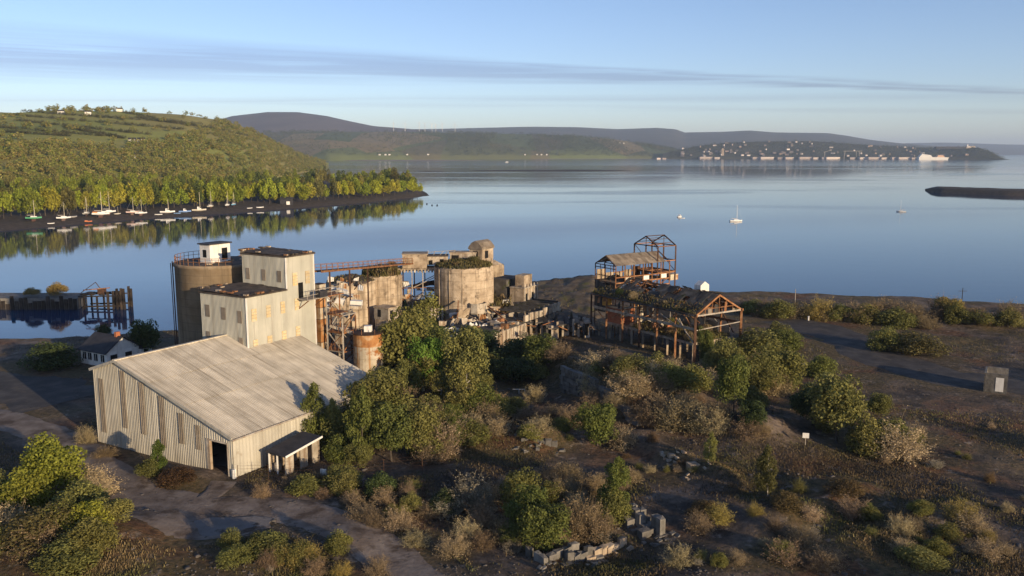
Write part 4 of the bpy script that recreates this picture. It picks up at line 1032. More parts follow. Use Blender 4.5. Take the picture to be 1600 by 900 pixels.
MB().slab(pc - E1 * 0.03 + E2 * 1.2 + UP * 0.3, E1 * 0.05, E2 * 1.3, UP * 1.6).part('window_opening', M['black'], pcb)
MB().slab(pc - E2 * 0.03 + E1 * 1.0 + UP * 0.6, E1 * 1.2, E2 * 0.05, UP * 1.3).part('window_opening', M['black'], pcb)
MB().slab(pc - UP * 1.6, E1 * 3.1, E2 * 4.5, UP * 1.6).part('base', M['concrete'], pcb)
rp = thing('broken_roof_frame', 'bent light roof bars above the roofless cabin on the gantry', 'frame', YP(668, 400, 184))
for k in range(5):
    a, b = YP(668 + k * 9, 400, 184), YP(672 + k * 9 + random.uniform(-3, 3), 392 + random.uniform(-1, 2), 184.5)
    MB().beam(a, b, 0.09).part('bar', M['palesteel'], rp)
MB().beam(YP(664, 394.5, 184.4), YP(712, 391, 184.8), 0.1).part('bar', M['palesteel'], rp)
# catwalk from the tower to the silos
cw = thing('catwalk', 'long rusty catwalk with handrails running from the tower to the silos', 'catwalk', YP(560, 420, 165))
c0, c1 = YP(492, 424, 140), YP(642, 411, 184)
for off in (0.0, 1.3):
    o = V3(off * 0.9, -off * 0.4, 0)
    MB().beam(c0 + o, c1 + o, 0.2, 0.3).part('stringer', M['rust'], cw)
    for h in (0.6, 1.15): MB().beam(c0 + o + UP * h, c1 + o + UP * h, 0.07).part('handrail', M['rust'], cw)
    for k in range(22):
        p = c0 + (c1 - c0) * k / 21 + o; MB().beam(p, p + UP * 1.15, 0.07).part('rail_post', M['rust'], cw)
dd = c1 - c0
MB().slab(c0 + UP * 0.12, dd, V3(1.2, -0.5, 0), UP * 0.06).part('deck', M['darkrust'], cw)
for f in (0.12, 0.3, 0.48):
    p = c0 + dd * f; MB().beam(V3(p[0], p[1], 2.6), p, 0.25).part('post', M['darkrust'], cw)

# stepped concrete block right of the silos
stk = thing('stepped_block', 'tall stepped concrete block with broken lit windows right of the broad silo', 'building', YP(808, 520, 184))
q0 = YP(797, 520, 186); z0 = 2.5
def zv(v, y): return YP(800, v, y)[2]
MB().slab(V3(q0[0], 184, z0), -E1 * 3.4, E2 * 6.0, UP * (zv(447, 186) - z0)).part('lower_storey', M['concrete'], stk)
MB().slab(V3(q0[0], 184, zv(447, 186)) + E2 * 0.8 - E1 * 0.8, -E1 * 2.2, E2 * 3.5, UP * (zv(428, 186) - zv(447, 186))).part('upper_storey', M['concrete'], stk)
MB().slab(V3(q0[0] - 5.6, 187.5, z0), -E1 * 5.6, E2 * 7.0, UP * (zv(432, 190) - z0)).part('rear_wing', M['darkroof'], stk)
for k, (a, b, h, hh) in enumerate(((3.41, 0.8, 8.4, 1.6), (3.41, 3.2, 8.4, 1.6), (3.41, 0.8, 5.5, 1.5), (3.41, 3.2, 5.5, 1.5))):
    MB().slab(V3(q0[0], 184, h) - E1 * a + E2 * b, -E1 * 0.04, E2 * 1.2, UP * hh).part('window_opening', M['black'], stk)
for k in range(5):
    MB().slab(V3(q0[0], 184, 3) - E1 * 3.42 + E2 * (0.2 + k * 1.35), -E1 * 0.14, E2 * 0.25, UP * 9).part('pilaster', M['paleconc'], stk)
MB().slab(V3(q0[0] - 0.1, 183.8, zv(447, 186)) , -E1 * 3.7, E2 * 6.4, UP * 0.2).part('ledge', M['paleconc'], stk)
# ------------------------------------------------------------------ collapsed hall in front of the silos
hall = thing('collapsed_hall', 'collapsed concrete hall with broken pale wall pieces in front of the broad silo', 'ruin', G(740, 530, 3.0))
def wallp(u, v, y, w_, h, th=0.3, along=E2, mat='paleconc', tilt=0.0, name='wall_piece', nib=True):
    p = YP(u, v, y); up_ = UP + np.cross(along, UP) * tilt; up_ /= np.linalg.norm(up_)
    nr = np.cross(along, up_); pts = [p, p + along * w_]
    k = 6 if nib else 1
    top = [p + along * (w_ * (1 - i / k)) + up_ * (h * (random.uniform(0.72, 1.04) if nib else 1)) for i in range(k + 1)]
    MB().prism(pts + top, nr * th).part(name, M[mat], hall)
MB().slab(V3(*YP(655, 486, 178)[:2], 7.6), V3(17, 0, 0), V3(0, 9, 0), UP * 0.5).part('floor_slab', M['concrete'], hall)
for k in range(6):
    wallp(662 + k * 5.4, 501, 176.5, 0.5, 2.6, 0.3, V3(1, 0.2, 0) / 1.02, 'paleconc', 0, 'pilaster', False)
MB().slab(V3(*YP(660, 503, 177.5)[:2], 3.0), V3(6, 0.5, 0), V3(0, 0.5, 0), UP * 4.6).part('back_wall', M['black'], hall)
# hopper under the silo
hc = YP(746, 478, 175.4)
MB().lathe(V3(hc[0], 176.2, YP(746, 505, 175.4)[2]), [(0.6, 0), (1.9, 2.2), (1.9, 4.2)], 8).part('hopper', M['paleconc'], hall)
for u, v, y, w_, h, tl, m_ in ((713, 497, 172, 3.0, 2.2, 0.5, 'concrete'), (705, 505, 171, 2.0, 1.4, 0.7, 'paleconc'), (722, 510, 170, 3.0, 1.6, -0.3, 'paleconc'), (700, 525, 166, 2.4, 1.9, 0.2, 'white'), (692, 521, 167, 2.6, 1.5, 0.5, 'white'),
                            (733, 528, 166, 1.5, 3.2, 0.0, 'white'), (727, 522, 167, 1.4, 2.4, 0.1, 'paleconc'), (752, 517, 167, 4.4, 1.9, 0.25, 'white'), (748, 524, 165.5, 1.6, 2.4, 0.1, 'white'), (762, 523, 165, 2.0, 1.5, 0.5, 'white'), (758, 531, 164, 3.0, 1.1, 0.1, 'concrete'), (770, 529, 164, 2.4, 1.2, 0.0, 'paleconc')):
    wallp(u, v, y, w_, h, 0.25, (E2 * random.uniform(0.6, 1.0) - E1 * random.uniform(0.2, 0.7)), m_, tl)
for k in range(28):
    u, v = random.uniform(695, 800), random.uniform(498, 532)
    y = np.interp(v, [498, 532], [173, 163]); p = YP(u, v, y)
    MB().box(p, V3(random.uniform(.3, .9), random.uniform(-.3, .3), random.uniform(-.3, .3)), V3(0, random.uniform(.3, .8), 0), V3(random.uniform(-.2, .2), 0, random.uniform(.12, .4))).part('rubble_block', M[random.choice(['concrete', 'paleconc', 'darkroof', 'darkrust', 'black'])], hall)
for a, b in (((762, 478, 175), (793, 503, 170)), ((716, 470, 175), (715, 498, 170)), ((725, 490, 174), (746, 500, 170)), ((700, 500, 172), (720, 488, 175)), ((758, 505, 168), (768, 522, 166))):
    MB().beam(YP(*a), YP(*b), 0.22).part('fallen_beam', M[random.choice(['concrete', 'rust'])], hall)
# pilastered wall and long bay wall running back along E2
w0 = G(772, 548, 3.0)
MB().slab(w0, E2 * 11.5, E1 * 0.4, UP * 3.2).part('long_wall', M['paleconc'], hall)
MB().slab(w0 + E1 * 0.5 + UP * 3.2, E2 * 27, E1 * 5.5, UP * 0.35).part('upper_floor', M['darkroof'], hall)
for k in range(9): MB().slab(w0 - E1 * 0.25 + E2 * (k * 1.4), E2 * 0.3, E1 * 0.3, UP * (3.2 + random.uniform(-0.4, 0.5))).part('pilaster', M['paleconc'], hall)
for k in range(8):
    MB().slab(w0 + E2 * (11.8 + k * 2.0) + UP * 3.5, E2 * 1.3, E1 * 0.4, UP * random.uniform(1.2, 1.9)).part('bay_panel', M['paleconc'], hall)
    MB().slab(w0 + E2 * (11.8 + k * 2.0) + UP * 5.3 + E1 * 0.2, E2 * 0.5, E1 * 6.0, UP * 0.35).part('roof_beam', M['darkroof'], hall)
    MB().beam(w0 + E2 * (12 + k * 2.0), w0 + E2 * (12 + k * 2.0) + UP * 3.3, 0.3).part('column', M['concrete'], hall)
for k in range(14):
    MB().box(w0 + E2 * random.uniform(0, 10) + E1 * random.uniform(0.5, 5) + UP * 3.8, E2 * random.uniform(.3, 1.0), E1 * random.uniform(.3, .8), UP * random.uniform(.1, .5)).part('rubble_block', M[random.choice(['paleconc', 'rust', 'concrete'])], hall)
for k in range(16):   # broken row of bays further right, in front of the spoil heap
    u = 842 + k * 5.4; v = 503 + 6 * math.sin(k * 1.3) * 0.4
    p = YP(u, v + 8, 182 - k * 0.5)
    MB().box(V3(p[0], p[1], 4.2 + random.uniform(-.5, .6)), V3(random.uniform(.3, .8), 0.2, random.uniform(-.2, .3)), V3(0, random.uniform(.4, 1.0), 0), UP * random.uniform(.6, 1.5)).part('bay_fragment', M[random.choice(['darkroof', 'concrete', 'paleconc', 'darkroof', 'darkroof'])], hall)
roof_weeds('grass on the slab below the lattice gantry', lambda rg, n: np.stack([rg.uniform(YP(655, 486, 178)[0], YP(655, 486, 178)[0] + 17, n), rg.uniform(178, 186, n), np.full(n, 8.1)], 1), 1500, 0.09, 0.6, (YP(680, 486, 180)[0], 181, 8.1), 77)
roof_weeds('green bank between broad silo and stepped block', lambda rg, n: np.stack([rg.uniform(YP(768, 470, 184)[0], YP(800, 470, 184)[0], n), rg.uniform(182, 188, n), rg.uniform(3.5, 9.5, n)], 1), 900, 0.12, 0.6, (YP(784, 470, 184)[0], 185, 4), 78)
# ------------------------------------------------------------------ white hut among the shrubs
hut = thing('concrete_hut', 'small pale concrete hut with a black doorway among shrubs beside the low silo', 'hut', G(590, 503, 5.0))
hb = YP(585, 498, 171)
MB().slab(hb, -E1 * 3.6, E2 * 3.0, UP * 2.3).part('wall', M['paleconc'], hut)
MB().slab(hb + E1 * 0.15 - E2 * 0.15 + UP * 2.3, -E1 * 3.9, E2 * 3.3, UP * 0.2).part('roof', M['concrete'], hut)
MB().slab(hb - E1 * 3.62 + E2 * 0.5 + UP * 0.2, -E1 * 0.03, E2 * 1.0, UP * 1.7).part('door', M['black'], hut)
MB().slab(hb - E1 * 0.9 - E2 * 0.03 + UP * 0.5, -E1 * 0.8, E2 * 0.05, UP * 1.5).part('door', M['black'], hut)
mb = MB(); mb.slab(V3(hb[0], hb[1], 2.5) - E1 * 0.1 + E2 * 0.1, -E1 * 3.4, E2 * 2.8, UP * (hb[2] - 2.5)); mb.part('plinth', M['concrete'], hut)

# ------------------------------------------------------------------ spoil heap on the shore
def heap():
    us = np.linspace(806, 950, 50); rows = []
    for t in np.linspace(0, 1, 40):
        yb, yt = 178.0, 221.0
        y = yb + (yt - yb) * t
        x = (us - 800) / F / cp * y * 1.0
        crest = np.interp(us, [806, 820, 925, 950], [438, 441, 429, 436]); zc = np.array([YP(u, c, yt)[2] for u, c in zip(us, crest)])
        z = 2.0 + (zc - 2.0) * t ** 0.9 + 1.1 * fbm(x / 2.2, np.full_like(x, y) / 2.2, 4, 17)
        rows.append(np.stack([x, np.full_like(x, y), z], 1))
    for y, z in ((224, 5.0), (231, -1.5)):
        rows.append(np.stack([(us - 800) / F / cp * y, np.full_like(us, y), np.full_like(us, z)], 1))
    a = np.stack(rows); i = (np.arange(len(rows) - 1)[:, None] * 50 + np.arange(49)[None]).ravel()
    o = (float((870 - 800) / F * 200), 200.0, 2.0)
    setp(link('spoil_heap', mesh_np('spoil_heap', a.reshape(-1, 3) - np.array(o), np.stack([i, i + 1, i + 51, i + 50], 1), mats=[M['spoil']], smooth=True), o), 'broad sloping heap of brown grey spoil at the water behind the ruins', 'spoil heap')
M['spoil'] = wmat('spoil', [(0.3, (0.065, 0.05, 0.037)), (0.5, (0.11, 0.086, 0.062)), (0.7, (0.18, 0.14, 0.10))], 0.5, None, ((0.085, 0.08, 0.03), 0.54, 0.25), 0, 0.95, 0, 0.9, 1.5)
heap()

# ------------------------------------------------------------------ collapsed shed between the silos and the steel hall
csh = thing('collapsed_shed', 'long low collapsed shed of dark broken roof slabs below the spoil heap', 'ruin', G(872, 515, 4.0))
for k in range(13):
    a = G(822 + k * 8.2, 520 - 2.5 * math.sin(k), 4.0); h_ = random.uniform(2.2, 3.6)
    MB().beam(V3(a[0], a[1], 2.2), V3(a[0], a[1], 3.2 + h_), 0.4).part('column', M[random.choice(['concrete', 'paleconc', 'darkroof'])], csh)
    MB().beam(V3(a[0], a[1] + 6, 2.2), V3(a[0], a[1] + 6, 3.6 + h_), 0.4).part('column', M['darkroof'], csh)
    tl = random.uniform(-0.28, 0.28)
    MB().slab(V3(a[0] + 0.2, a[1] - 0.6, 3.3 + h_ + random.uniform(-1.0, 0.1)), V3(1.1, 0.1, tl), V3(0, 7.0, random.uniform(-0.6, 1.0)), UP * 0.22).part('roof_slab', M[random.choice(['darkroof', 'tar', 'darkroof', 'oldroof'])], csh)
    if k % 2: MB().slab(V3(a[0], a[1] + 0.1, 2.4), V3(1.1, 0, 0), V3(0, 0.25, 0), UP * random.uniform(0.8, 2.6)).part('wall_piece', M[random.choice(['concrete', 'darkroof', 'paleconc'])], csh)
    if k % 3 == 0: MB().beam(V3(a[0], a[1] - 0.5, 5.6), V3(a[0] + 2.4, a[1] + 1, random.uniform(3.4, 6.4)), 0.16).part('fallen_beam', M['rust'], csh)

# ------------------------------------------------------------------ scrap among the silos
def scrap(name, lab, u0, u1, v0, v1, y0, y1, n, seed):
    rr = random.Random(seed); c = YP((u0 + u1) / 2, v1, (y0 + y1) / 2); t = thing(name, lab, 'scrap', c)
    for _ in range(n):
        u, v = rr.uniform(u0, u1), rr.uniform(v0, v1); y = y1 + (y0 - y1) * (v - v0) / (v1 - v0); p = YP(u, v, y)
        q = p + V3(rr.gauss(0, 1.6), rr.gauss(0, 1.0), rr.gauss(0, 1.1))
        k = rr.random()
        if k < 0.5: MB().beam(p, q, rr.uniform(0.1, 0.24)).part('steel_bar', M[rr.choice(['rust', 'rust', 'palesteel', 'darkrust'])], t)
        elif k < 0.75: MB().corr(p, V3(rr.uniform(.8, 1.8), rr.gauss(0, .4), rr.gauss(0, .3)), 1.2, 0.8, V3(rr.gauss(0, .3), rr.gauss(0, .4), 1), V3(0, -1, 0), 3, 0.06).part('bent_sheet', M[rr.choice(['rustpanel', 'rusttank', 'white', 'oldroof'])], t)
        else: MB().box(p, V3(rr.uniform(.3, 1.0), rr.gauss(0, .2), rr.gauss(0, .2)), V3(0, rr.uniform(.3, .8), 0), V3(rr.gauss(0, .1), 0, rr.uniform(.15, .6))).part('block', M[rr.choice(['paleconc', 'concrete', 'white'])], t)
scrap('scrap_heap', 'tangle of rusty bars and sheets between trestle and low ruined silo', 508, 560, 440, 500, 140, 168, 46, 1)
scrap('scrap_heap', 'tangle of rusty bars under the lattice gantry', 625, 685, 440, 486, 179, 186, 34, 2)
scrap('scrap_heap', 'rusty wreckage and pale sheets spread before the broad silo', 690, 815, 490, 535, 162, 176, 70, 3)
scrap('scrap_heap', 'rusty wreckage against the stepped block', 775, 825, 455, 505, 178, 188, 30, 4)

roof_weeds('dry weeds scattered over the spoil heap', lambda rg, n: (lambda u, t: np.stack([(u - 800) / F / cp * (178 + 43 * t), 178 + 43 * t, 1.9 + np.interp(u, [806, 820, 925, 950], [4.9, 4.6, 6.4, 5.2]) * t ** 0.9], 1))(rg.uniform(815, 945, n), rg.random(n)), 1300, 0.08, 0.45, (10.0, 200.0, 5.0), 79, mat='tuft')
# ------------------------------------------------------------------ the steel framed ruin
F1 = V3(0.83, 0.55, 0); F1 /= np.linalg.norm(F1); F2 = V3(-F1[1], F1[0], 0)
RZ = 11.7
R0 = G(1087, 494, RZ); R0[2] = 0
RLn, RWd = 29.0, 11.6
def RB(a, b, z): return V3(R0[0], R0[1], 0) + F1 * a + F2 * b + UP * z      # a across the gable, b back along the hall
apz = YP(1123, 461, RB(RWd / 2, 0, 0)[1])[2]
hallr = thing('steel_hall', 'ruined open hall of rusty columns under a broken dark pitched roof', 'ruin', RB(RWd / 2, RLn / 2, 3))
def steel_hall():
    for k, b in enumerate(np.linspace(0, RLn, 7)):
        for a in (0, RWd):
            p = RB(a, b, 0); zg = hz(p[0], p[1]) - 0.4
            MB().beam(RB(a, b, zg), RB(a, b, RZ), 0.42 if b == 0 else 0.34).part('column', M['rust' if (k + (a > 0)) % 3 else 'darkrust'], hallr)
        for (p, q) in ((RB(0, b, RZ), RB(RWd / 2, b, apz)), (RB(RWd, b, RZ), RB(RWd / 2, b, apz))):
            MB().beam(p, q, 0.22, 0.3).part('rafter', M['rust'], hallr)
        MB().beam(RB(0, b, RZ), RB(RWd, b, RZ), 0.2, 0.28).part('tie_beam', M['palesteel' if k == 0 else 'rust'], hallr)
        for f in (0.2, 0.35, 0.5, 0.65, 0.8):
            MB().beam(RB(RWd * f, b, RZ), RB(RWd * f, b, RZ + (apz - RZ) * (1 - abs(f - 0.5) * 2)), 0.14).part('strut', M['rust'], hallr)
        if k in (0, 1, 3): MB().beam(RB(RWd * 0.18, b, RZ + 1.0), RB(RWd * 0.82, b, RZ + 1.0), 0.16).part('strut', M['rust'], hallr)
    for a in (0, RWd):
        MB().beam(RB(a, -0.4, RZ + 0.05), RB(a, RLn, RZ + 0.05), 0.3, 0.4).part('eaves_beam', M['rust'], hallr)
        MB().beam(RB(a, 0, RZ - 2.4), RB(a, RLn * 0.97, RZ - 2.5), 0.3, 0.45).part('crane_rail', M['concrete' if a == 0 else 'rust'], hallr)
    MB().beam(RB(0.1, -0.02, RZ - 2.6), RB(RWd, 0.02, RZ - 2.2), 0.14).part('girt', M['palesteel'], hallr)
    MB().beam(RB(RWd / 2, 0, apz), RB(RWd / 2, RLn, apz), 0.2, 0.25).part('ridge_beam', M['rust'], hallr)
    # sheets: near slope mostly in place, far slope mostly gone
    L = math.hypot(RWd / 2, apz - RZ)
    for side in (0, 1):
        sl = (RB(RWd / 2, 0, apz) - RB(side * RWd, 0, RZ)); sl = sl / np.linalg.norm(sl); nr = np.cross(F2, sl); nr = nr if nr[2] > 0 else -nr
        nb, nr_ = 24, 3
        for i in range(nb):
            for r in range(nr_):
                b0, b1 = RLn * i / nb, RLn * (i + 1) / nb
                miss = (0.05 if side == 0 else 0.35) + (0.55 if (7 < i < 20 and r == 2) else 0)
                if i < 4: miss = 0.02
                if random.random() < miss: continue
                o = RB(side * RWd, b0, RZ) + sl * (L * r / nr_ - (0.4 if r == 0 else 0.05)) + nr * (0.2 + 0.03 * r + random.random() * 0.07) + F2 * random.gauss(0, 0.05)
                sg = sl + nr * random.gauss(0, 0.035) + F2 * random.gauss(0, 0.03)
                MB().corr(o, F2 * (b1 - b0), L / nr_ + (0.45 if r == 0 else 0.1), L / nr_ + random.uniform(-0.3, 0.45 if r == 0 else 0.1), sg, nr, 3, 0.06).part('roof_sheet', M['darkroof'], hallr)
    for r in range(1, 7):
        f = r / 7
        MB().beam(RB(RWd / 2 * f, 0, RZ + (apz - RZ) * f + 0.12), RB(RWd / 2 * f, RLn, RZ + (apz - RZ) * f + 0.12), 0.12).part('purlin', M['darkrust'], hallr)
        MB().beam(RB(RWd - RWd / 2 * f, 0, RZ + (apz - RZ) * f + 0.12), RB(RWd - RWd / 2 * f, RLn, RZ + (apz - RZ) * f + 0.12), 0.12).part('purlin', M['rust'], hallr)
    # upper floor slab with pillars below
    fz = 6.2
    MB().slab(RB(0.6, 1.0, fz), F1 * 10.2, F2 * (RLn - 2), UP * 0.4).part('floor_slab', M['concrete'], hallr)
    for b in np.linspace(1.2, RLn - 1.5, 9):
        MB().beam(RB(0.9, b, 2.2), RB(0.9, b, fz), 0.36).part('pillar', M['concrete'], hallr)
        MB().beam(RB(6, b, 2.2), RB(6, b, fz), 0.36).part('pillar', M['concrete'], hallr)
    for b in (1.05,):
        for a in (3.2, 5.6, 8.2): MB().beam(RB(a, b, 2.0), RB(a, b, fz), 0.34).part('pillar', M['paleconc'], hallr)
    # back wall pieces, machine house, brick stair tower
    for a, b, w_, z0, h, m_ in ((11.0, 5, 6, 6.6, 2.0, 'concrete'), (11.0, 12, 5, 6.6, 1.8, 'concrete'), (11.1, 18, 4, 6.6, 3.2, 'paleconc'), (11.1, 23, 4, 6.6, 3.6, 'paleconc'), (10.9, 2, 2, 6.6, 1.5, 'concrete')):
        MB().slab(RB(a, b, z0), F2 * w_, F1 * 0.3, UP * h).part('wall_piece', M[m_], hallr)
    MB().slab(RB(0.9, RLn - 8.2, fz + 0.4), F1 * 3.2, F2 * 4.2, UP * 3.0).part('machine_house', M['brickred'], hallr)
    MB().slab(RB(0.85, RLn - 8.25, fz + 1.9), F1 * 2.2, F2 * 0.1, UP * 1.3).part('machine_panel', M['rusttank'], hallr)
    MB().slab(RB(0.7, RLn - 8.4, fz + 3.4), F1 * 3.6, F2 * 4.6, UP * 0.15).part('machine_roof', M['concrete'], hallr)
    for k in range(7): MB().slab(RB(2.2, RLn - 11.5, fz + 0.5 + k * 0.65), F1 * 1.5, F2 * 0.8, UP * 0.5).part('stair_block', M['rusttank'], hallr)
    for k in range(12):
        MB().beam(RB(random.uniform(1, 9), random.uniform(14, 26), fz + 0.5), RB(random.uniform(1, 9), random.uniform(14, 26), fz + random.uniform(0.8, 3.5)), 0.16).part('loose_bar', M[random.choice(['rust', 'palesteel', 'darkrust'])], hallr)
    MB().slab(RB(3.5, 10.5, fz + 0.4), F1 * 1.2, F2 * 0.4, UP * 1.3).part('loose_panel', M['brickred'], hallr)
    for k in range(9):                                            # sheets and bars hanging from the frame
        a_, b_ = random.choice([0.1, 0.1, RWd - 0.2]), random.uniform(1, RLn - 2)
        MB().corr(RB(a_, b_, RZ - random.uniform(0.6, 1.6)), F2 * random.uniform(0.6, 1.4) + UP * random.uniform(-.3, .3), 1.3, 1.0, UP + F1 * random.uniform(-.2, .2), -F1, 3, 0.05).part('hanging_sheet', M[random.choice(['oldroof', 'darkroof', 'rust'])], hallr)
        MB().beam(RB(random.uniform(0, RWd), b_, RZ - 2.4), RB(random.uniform(0, RWd), b_ + random.uniform(-4, 4), RZ), 0.13).part('loose_bar', M[random.choice(['rust', 'darkrust', 'palesteel'])], hallr)
    for k in range(24):
        b_ = random.uniform(0, RLn - 4); a_ = random.choice([0, 0, RWd, RWd * 0.5])
        MB().beam(RB(a_, b_, random.uniform(6.8, 9.5)), RB(a_ + random.uniform(-0.3, 0.3), b_ + random.uniform(2, 5), random.uniform(7.5, 11.4)), random.uniform(0.1, 0.2)).part('brace', M[random.choice(['rust', 'rust', 'palesteel', 'darkrust'])], hallr)
    for k in range(10):
        MB().slab(RB(random.uniform(0.8, 9), random.uniform(8, 26), 6.6), F1 * random.uniform(0.5, 1.8), F2 * random.uniform(0.3, 1.5), UP * random.uniform(0.4, 2.6)).part('wreck_block', M[random.choice(['rustpanel', 'paleconc', 'rust', 'concrete'])], hallr)
    # small white gable on the far eave
    wg = RB(RWd * 0.62, 6.0, apz - 0.9)
    MB().prism([wg, wg + F1 * 2.2, wg + F1 * 2.2 + UP * 1.7, wg + F1 * 1.1 + UP * 2.4, wg + UP * 1.7], F2 * 1.6).part('roof_dormer', M['white'], hallr)
steel_hall()
def plane_pts(fn): 
    return lambda rg, n: np.array([fn(a, b) for a, b in rg.random((n, 2))])
roof_weeds('weeds and moss strung along the low eave of the steel hall roof', plane_pts(lambda a, b: RB(-0.3 + 2.6 * a * a, RLn * (b * 0.75 + 0.25 * b * b), RZ + 0.35 + 2.2 * a * a * (apz - RZ) / RWd * 2)), 1000, 0.09, 0.42, RB(1, 14, RZ), 301)
roof_weeds('grass covering the upper floor inside the steel hall', plane_pts(lambda a, b: RB(0.7 + 9.8 * a, 1.2 + (RLn - 12) * b, 6.6)), 2200, 0.10, 0.7, RB(5, 10, 6.6), 302)
for k, (a, b, wd, ht, lab) in enumerate(((0.8, 17, 2.6, 2.2, 'bare tan shrub rooted on the steel hall roof beside the gallery'), (1.0, 8.5, 2.2, 1.6, 'small bare shrub rooted halfway along the steel hall eave'), (1.5, 22, 2.6, 2.0, 'dark shrub at the far low corner of the steel hall roof'))):
    plant('twig' if k < 2 else 'low', RB(a, b, RZ + 0.4), wd, ht, TAN if k < 2 else DKGREEN, lab, 'shrub', 'roof_shrub')

# gallery on stilts behind the hall
GZ0, GZ1 = YP(942, 440, 172)[2], YP(924, 413, 173)[2]
g0 = YP(962, 440, 169.5); g0[2] = 0
def GB(a, b, z): return V3(g0[0], g0[1], 0) + F1 * a + F2 * b + UP * z
GL, GW = 14.5, 6.4
gal = thing('pitched_gallery', 'raised gallery with a patchy brown pitched roof on rusty posts above the steel hall', 'gallery', GB(6, 3, 3))
gap_ = GZ1 + 1.75
for k, a in enumerate(np.linspace(0, GL, 7)):
    for b in (0, GW):
        MB().beam(GB(a, b, 3 if k in (0, 2, 4) else GZ0 - 1.5), GB(a, b, GZ1), 0.2).part('post', M['rust' if b == 0 else 'darkrust'], gal)
    MB().beam(GB(a, 0, GZ1), GB(a, GW / 2, gap_), 0.16).part('rafter', M['darkrust'], gal); MB().beam(GB(a, GW, GZ1), GB(a, GW / 2, gap_), 0.16).part('rafter', M['darkrust'], gal)
    MB().beam(GB(a, 0, GZ1), GB(a, GW, GZ1), 0.14).part('tie_beam', M['darkrust'], gal)
    if k < 6:
        a2 = GL * (k + 1) / 6
        MB().beam(GB(a, 0, GZ0 - 1.0), GB(a2, 0, GZ0 + 0.2), 0.12).part('brace', M['rust'], gal)
        if k % 2: MB().slab(GB(a + 0.2, 0.1, GZ0 + 0.1), F1 * 1.5, F2 * 0.15, UP * random.uniform(0.7, 1.8)).part('wall_panel', M[random.choice(['paleconc', 'white', 'rusttank'])], gal)
        MB().slab(GB(a + 0.3, GW - 0.2, GZ0 + 0.1), F1 * 1.9, F2 * 0.15, UP * random.uniform(0.8, 2.2)).part('wall_panel', M[random.choice(['darkrust', 'concrete', 'paleconc'])], gal)
for z in (GZ0 - 1.2, GZ0, GZ0 + 1.1):
    for b in (0, GW): MB().beam(GB(0, b, z), GB(GL, b, z), 0.17, 0.22).part('girt', M['rust'], gal)
for z in (GZ0, GZ0 + 1.2, GZ1 - 0.6): MB().beam(GB(0, 0, z), GB(0, GW, z), 0.14).part('girt', M['darkrust'], gal)
for b in (1.6, 3.2, 4.8): MB().beam(GB(0, b, GZ0 - 1), GB(0, b, GZ1), 0.12).part('post', M['darkrust'], gal)
MB().slab(GB(0, 0.1, GZ0 - 0.2), F1 * GL, F2 * (GW - 0.2), UP * 0.2).part('deck', M['oldroof'], gal)
Lg = math.hypot(GW / 2, gap_ - GZ1)
for side in (0, 1):
    sl = GB(0, GW / 2, gap_) - GB(0, side * GW, GZ1); sl /= np.linalg.norm(sl); nr = np.cross(F1, sl); nr = nr if nr[2] > 0 else -nr
    for i in range(12):
        for r in range(2):
            if i == 0 and side == 0 and r == 1: pass
            o = GB(GL * 0.92 * i / 12 + 0.05, side * GW, GZ1) + sl * (Lg * r / 2 - 0.15) + nr * (0.12 + 0.03 * r + random.random() * 0.06)
            MB().corr(o, F1 * (GL * 0.92 / 12), Lg / 2 + 0.2, Lg / 2 + 0.2, sl, nr, 3, 0.05).part('roof_sheet', M['oldroof'], gal)
for k, (z, c) in enumerate(((GZ0 - 4.6, 'orange'), (GZ0 - 3.0, 'orange'))):
    o = GB(-0.3, 2.2, z)
    t = MB().tube(o, o + UP * 1.35, 0.95, None, 16); t.solo('oil_drum', M[c], o, ['lower rusty orange drum hung below the gallery end', 'upper rusty orange drum hung below the gallery end'][k], 'drum', smooth=False)
for k in range(5): MB().slab(GB(-0.1, 3.0 + k * 0.65, 8), F1 * 0.1, F2 * 0.6, UP * (GZ0 - 8.5 + random.uniform(-0.5, 0.5))).part('cladding_sheet', M['darkroof'], gal)

# winding frame at the gallery's far end
wf = thing('winding_frame', 'bare rusty steel tower frame with twin gables at the gallery end', 'frame', GB(GL, 3, 3))
wy = GB(GL, 2, 0)[1]
WZ0, WZ1 = YP(1016, 425, wy)[2], YP(988, 383, wy)[2]
a0, a1, b0, b1 = GL - 3.2, GL + 1.8, 0.2, 7.4
wap = WZ1 + 1.9
for a in (a0, a1):
    for b in (b0, (b0 + b1) / 2, b1):
        MB().beam(GB(a, b, GZ0 - 2.0), GB(a, b, WZ1), 0.26).part('post', M['darkrust'], wf)
    MB().beam(GB(a, b0, WZ1), GB(a, (b0 + b1) / 2, wap), 0.2).part('rafter', M['darkrust'], wf); MB().beam(GB(a, b1, WZ1), GB(a, (b0 + b1) / 2, wap), 0.2).part('rafter', M['darkrust'], wf)
    MB().beam(GB(a, (b0 + b1) / 2, WZ1), GB(a, (b0 + b1) / 2, wap), 0.12).part('king_post', M['darkrust'], wf)
    for z in (WZ1, WZ0 + 2.6, WZ0 + 0.3): MB().beam(GB(a, b0, z), GB(a, b1, z), 0.18).part('girt', M['darkrust'], wf)
    MB().beam(GB(a, b0, WZ0 + 0.3), GB(a, b1, WZ1), 0.09).part('brace', M['darkrust'], wf)
for b in (b0, (b0 + b1) / 2, b1):
    for z in (WZ1, WZ0 + 2.6, WZ0 + 0.3): MB().beam(GB(a0, b, z), GB(a1, b, z), 0.18).part('girt', M['rust'], wf)
MB().beam(GB(a0, (b0 + b1) / 2, wap), GB(a1, (b0 + b1) / 2, wap), 0.16).part('ridge_beam', M['darkrust'], wf)
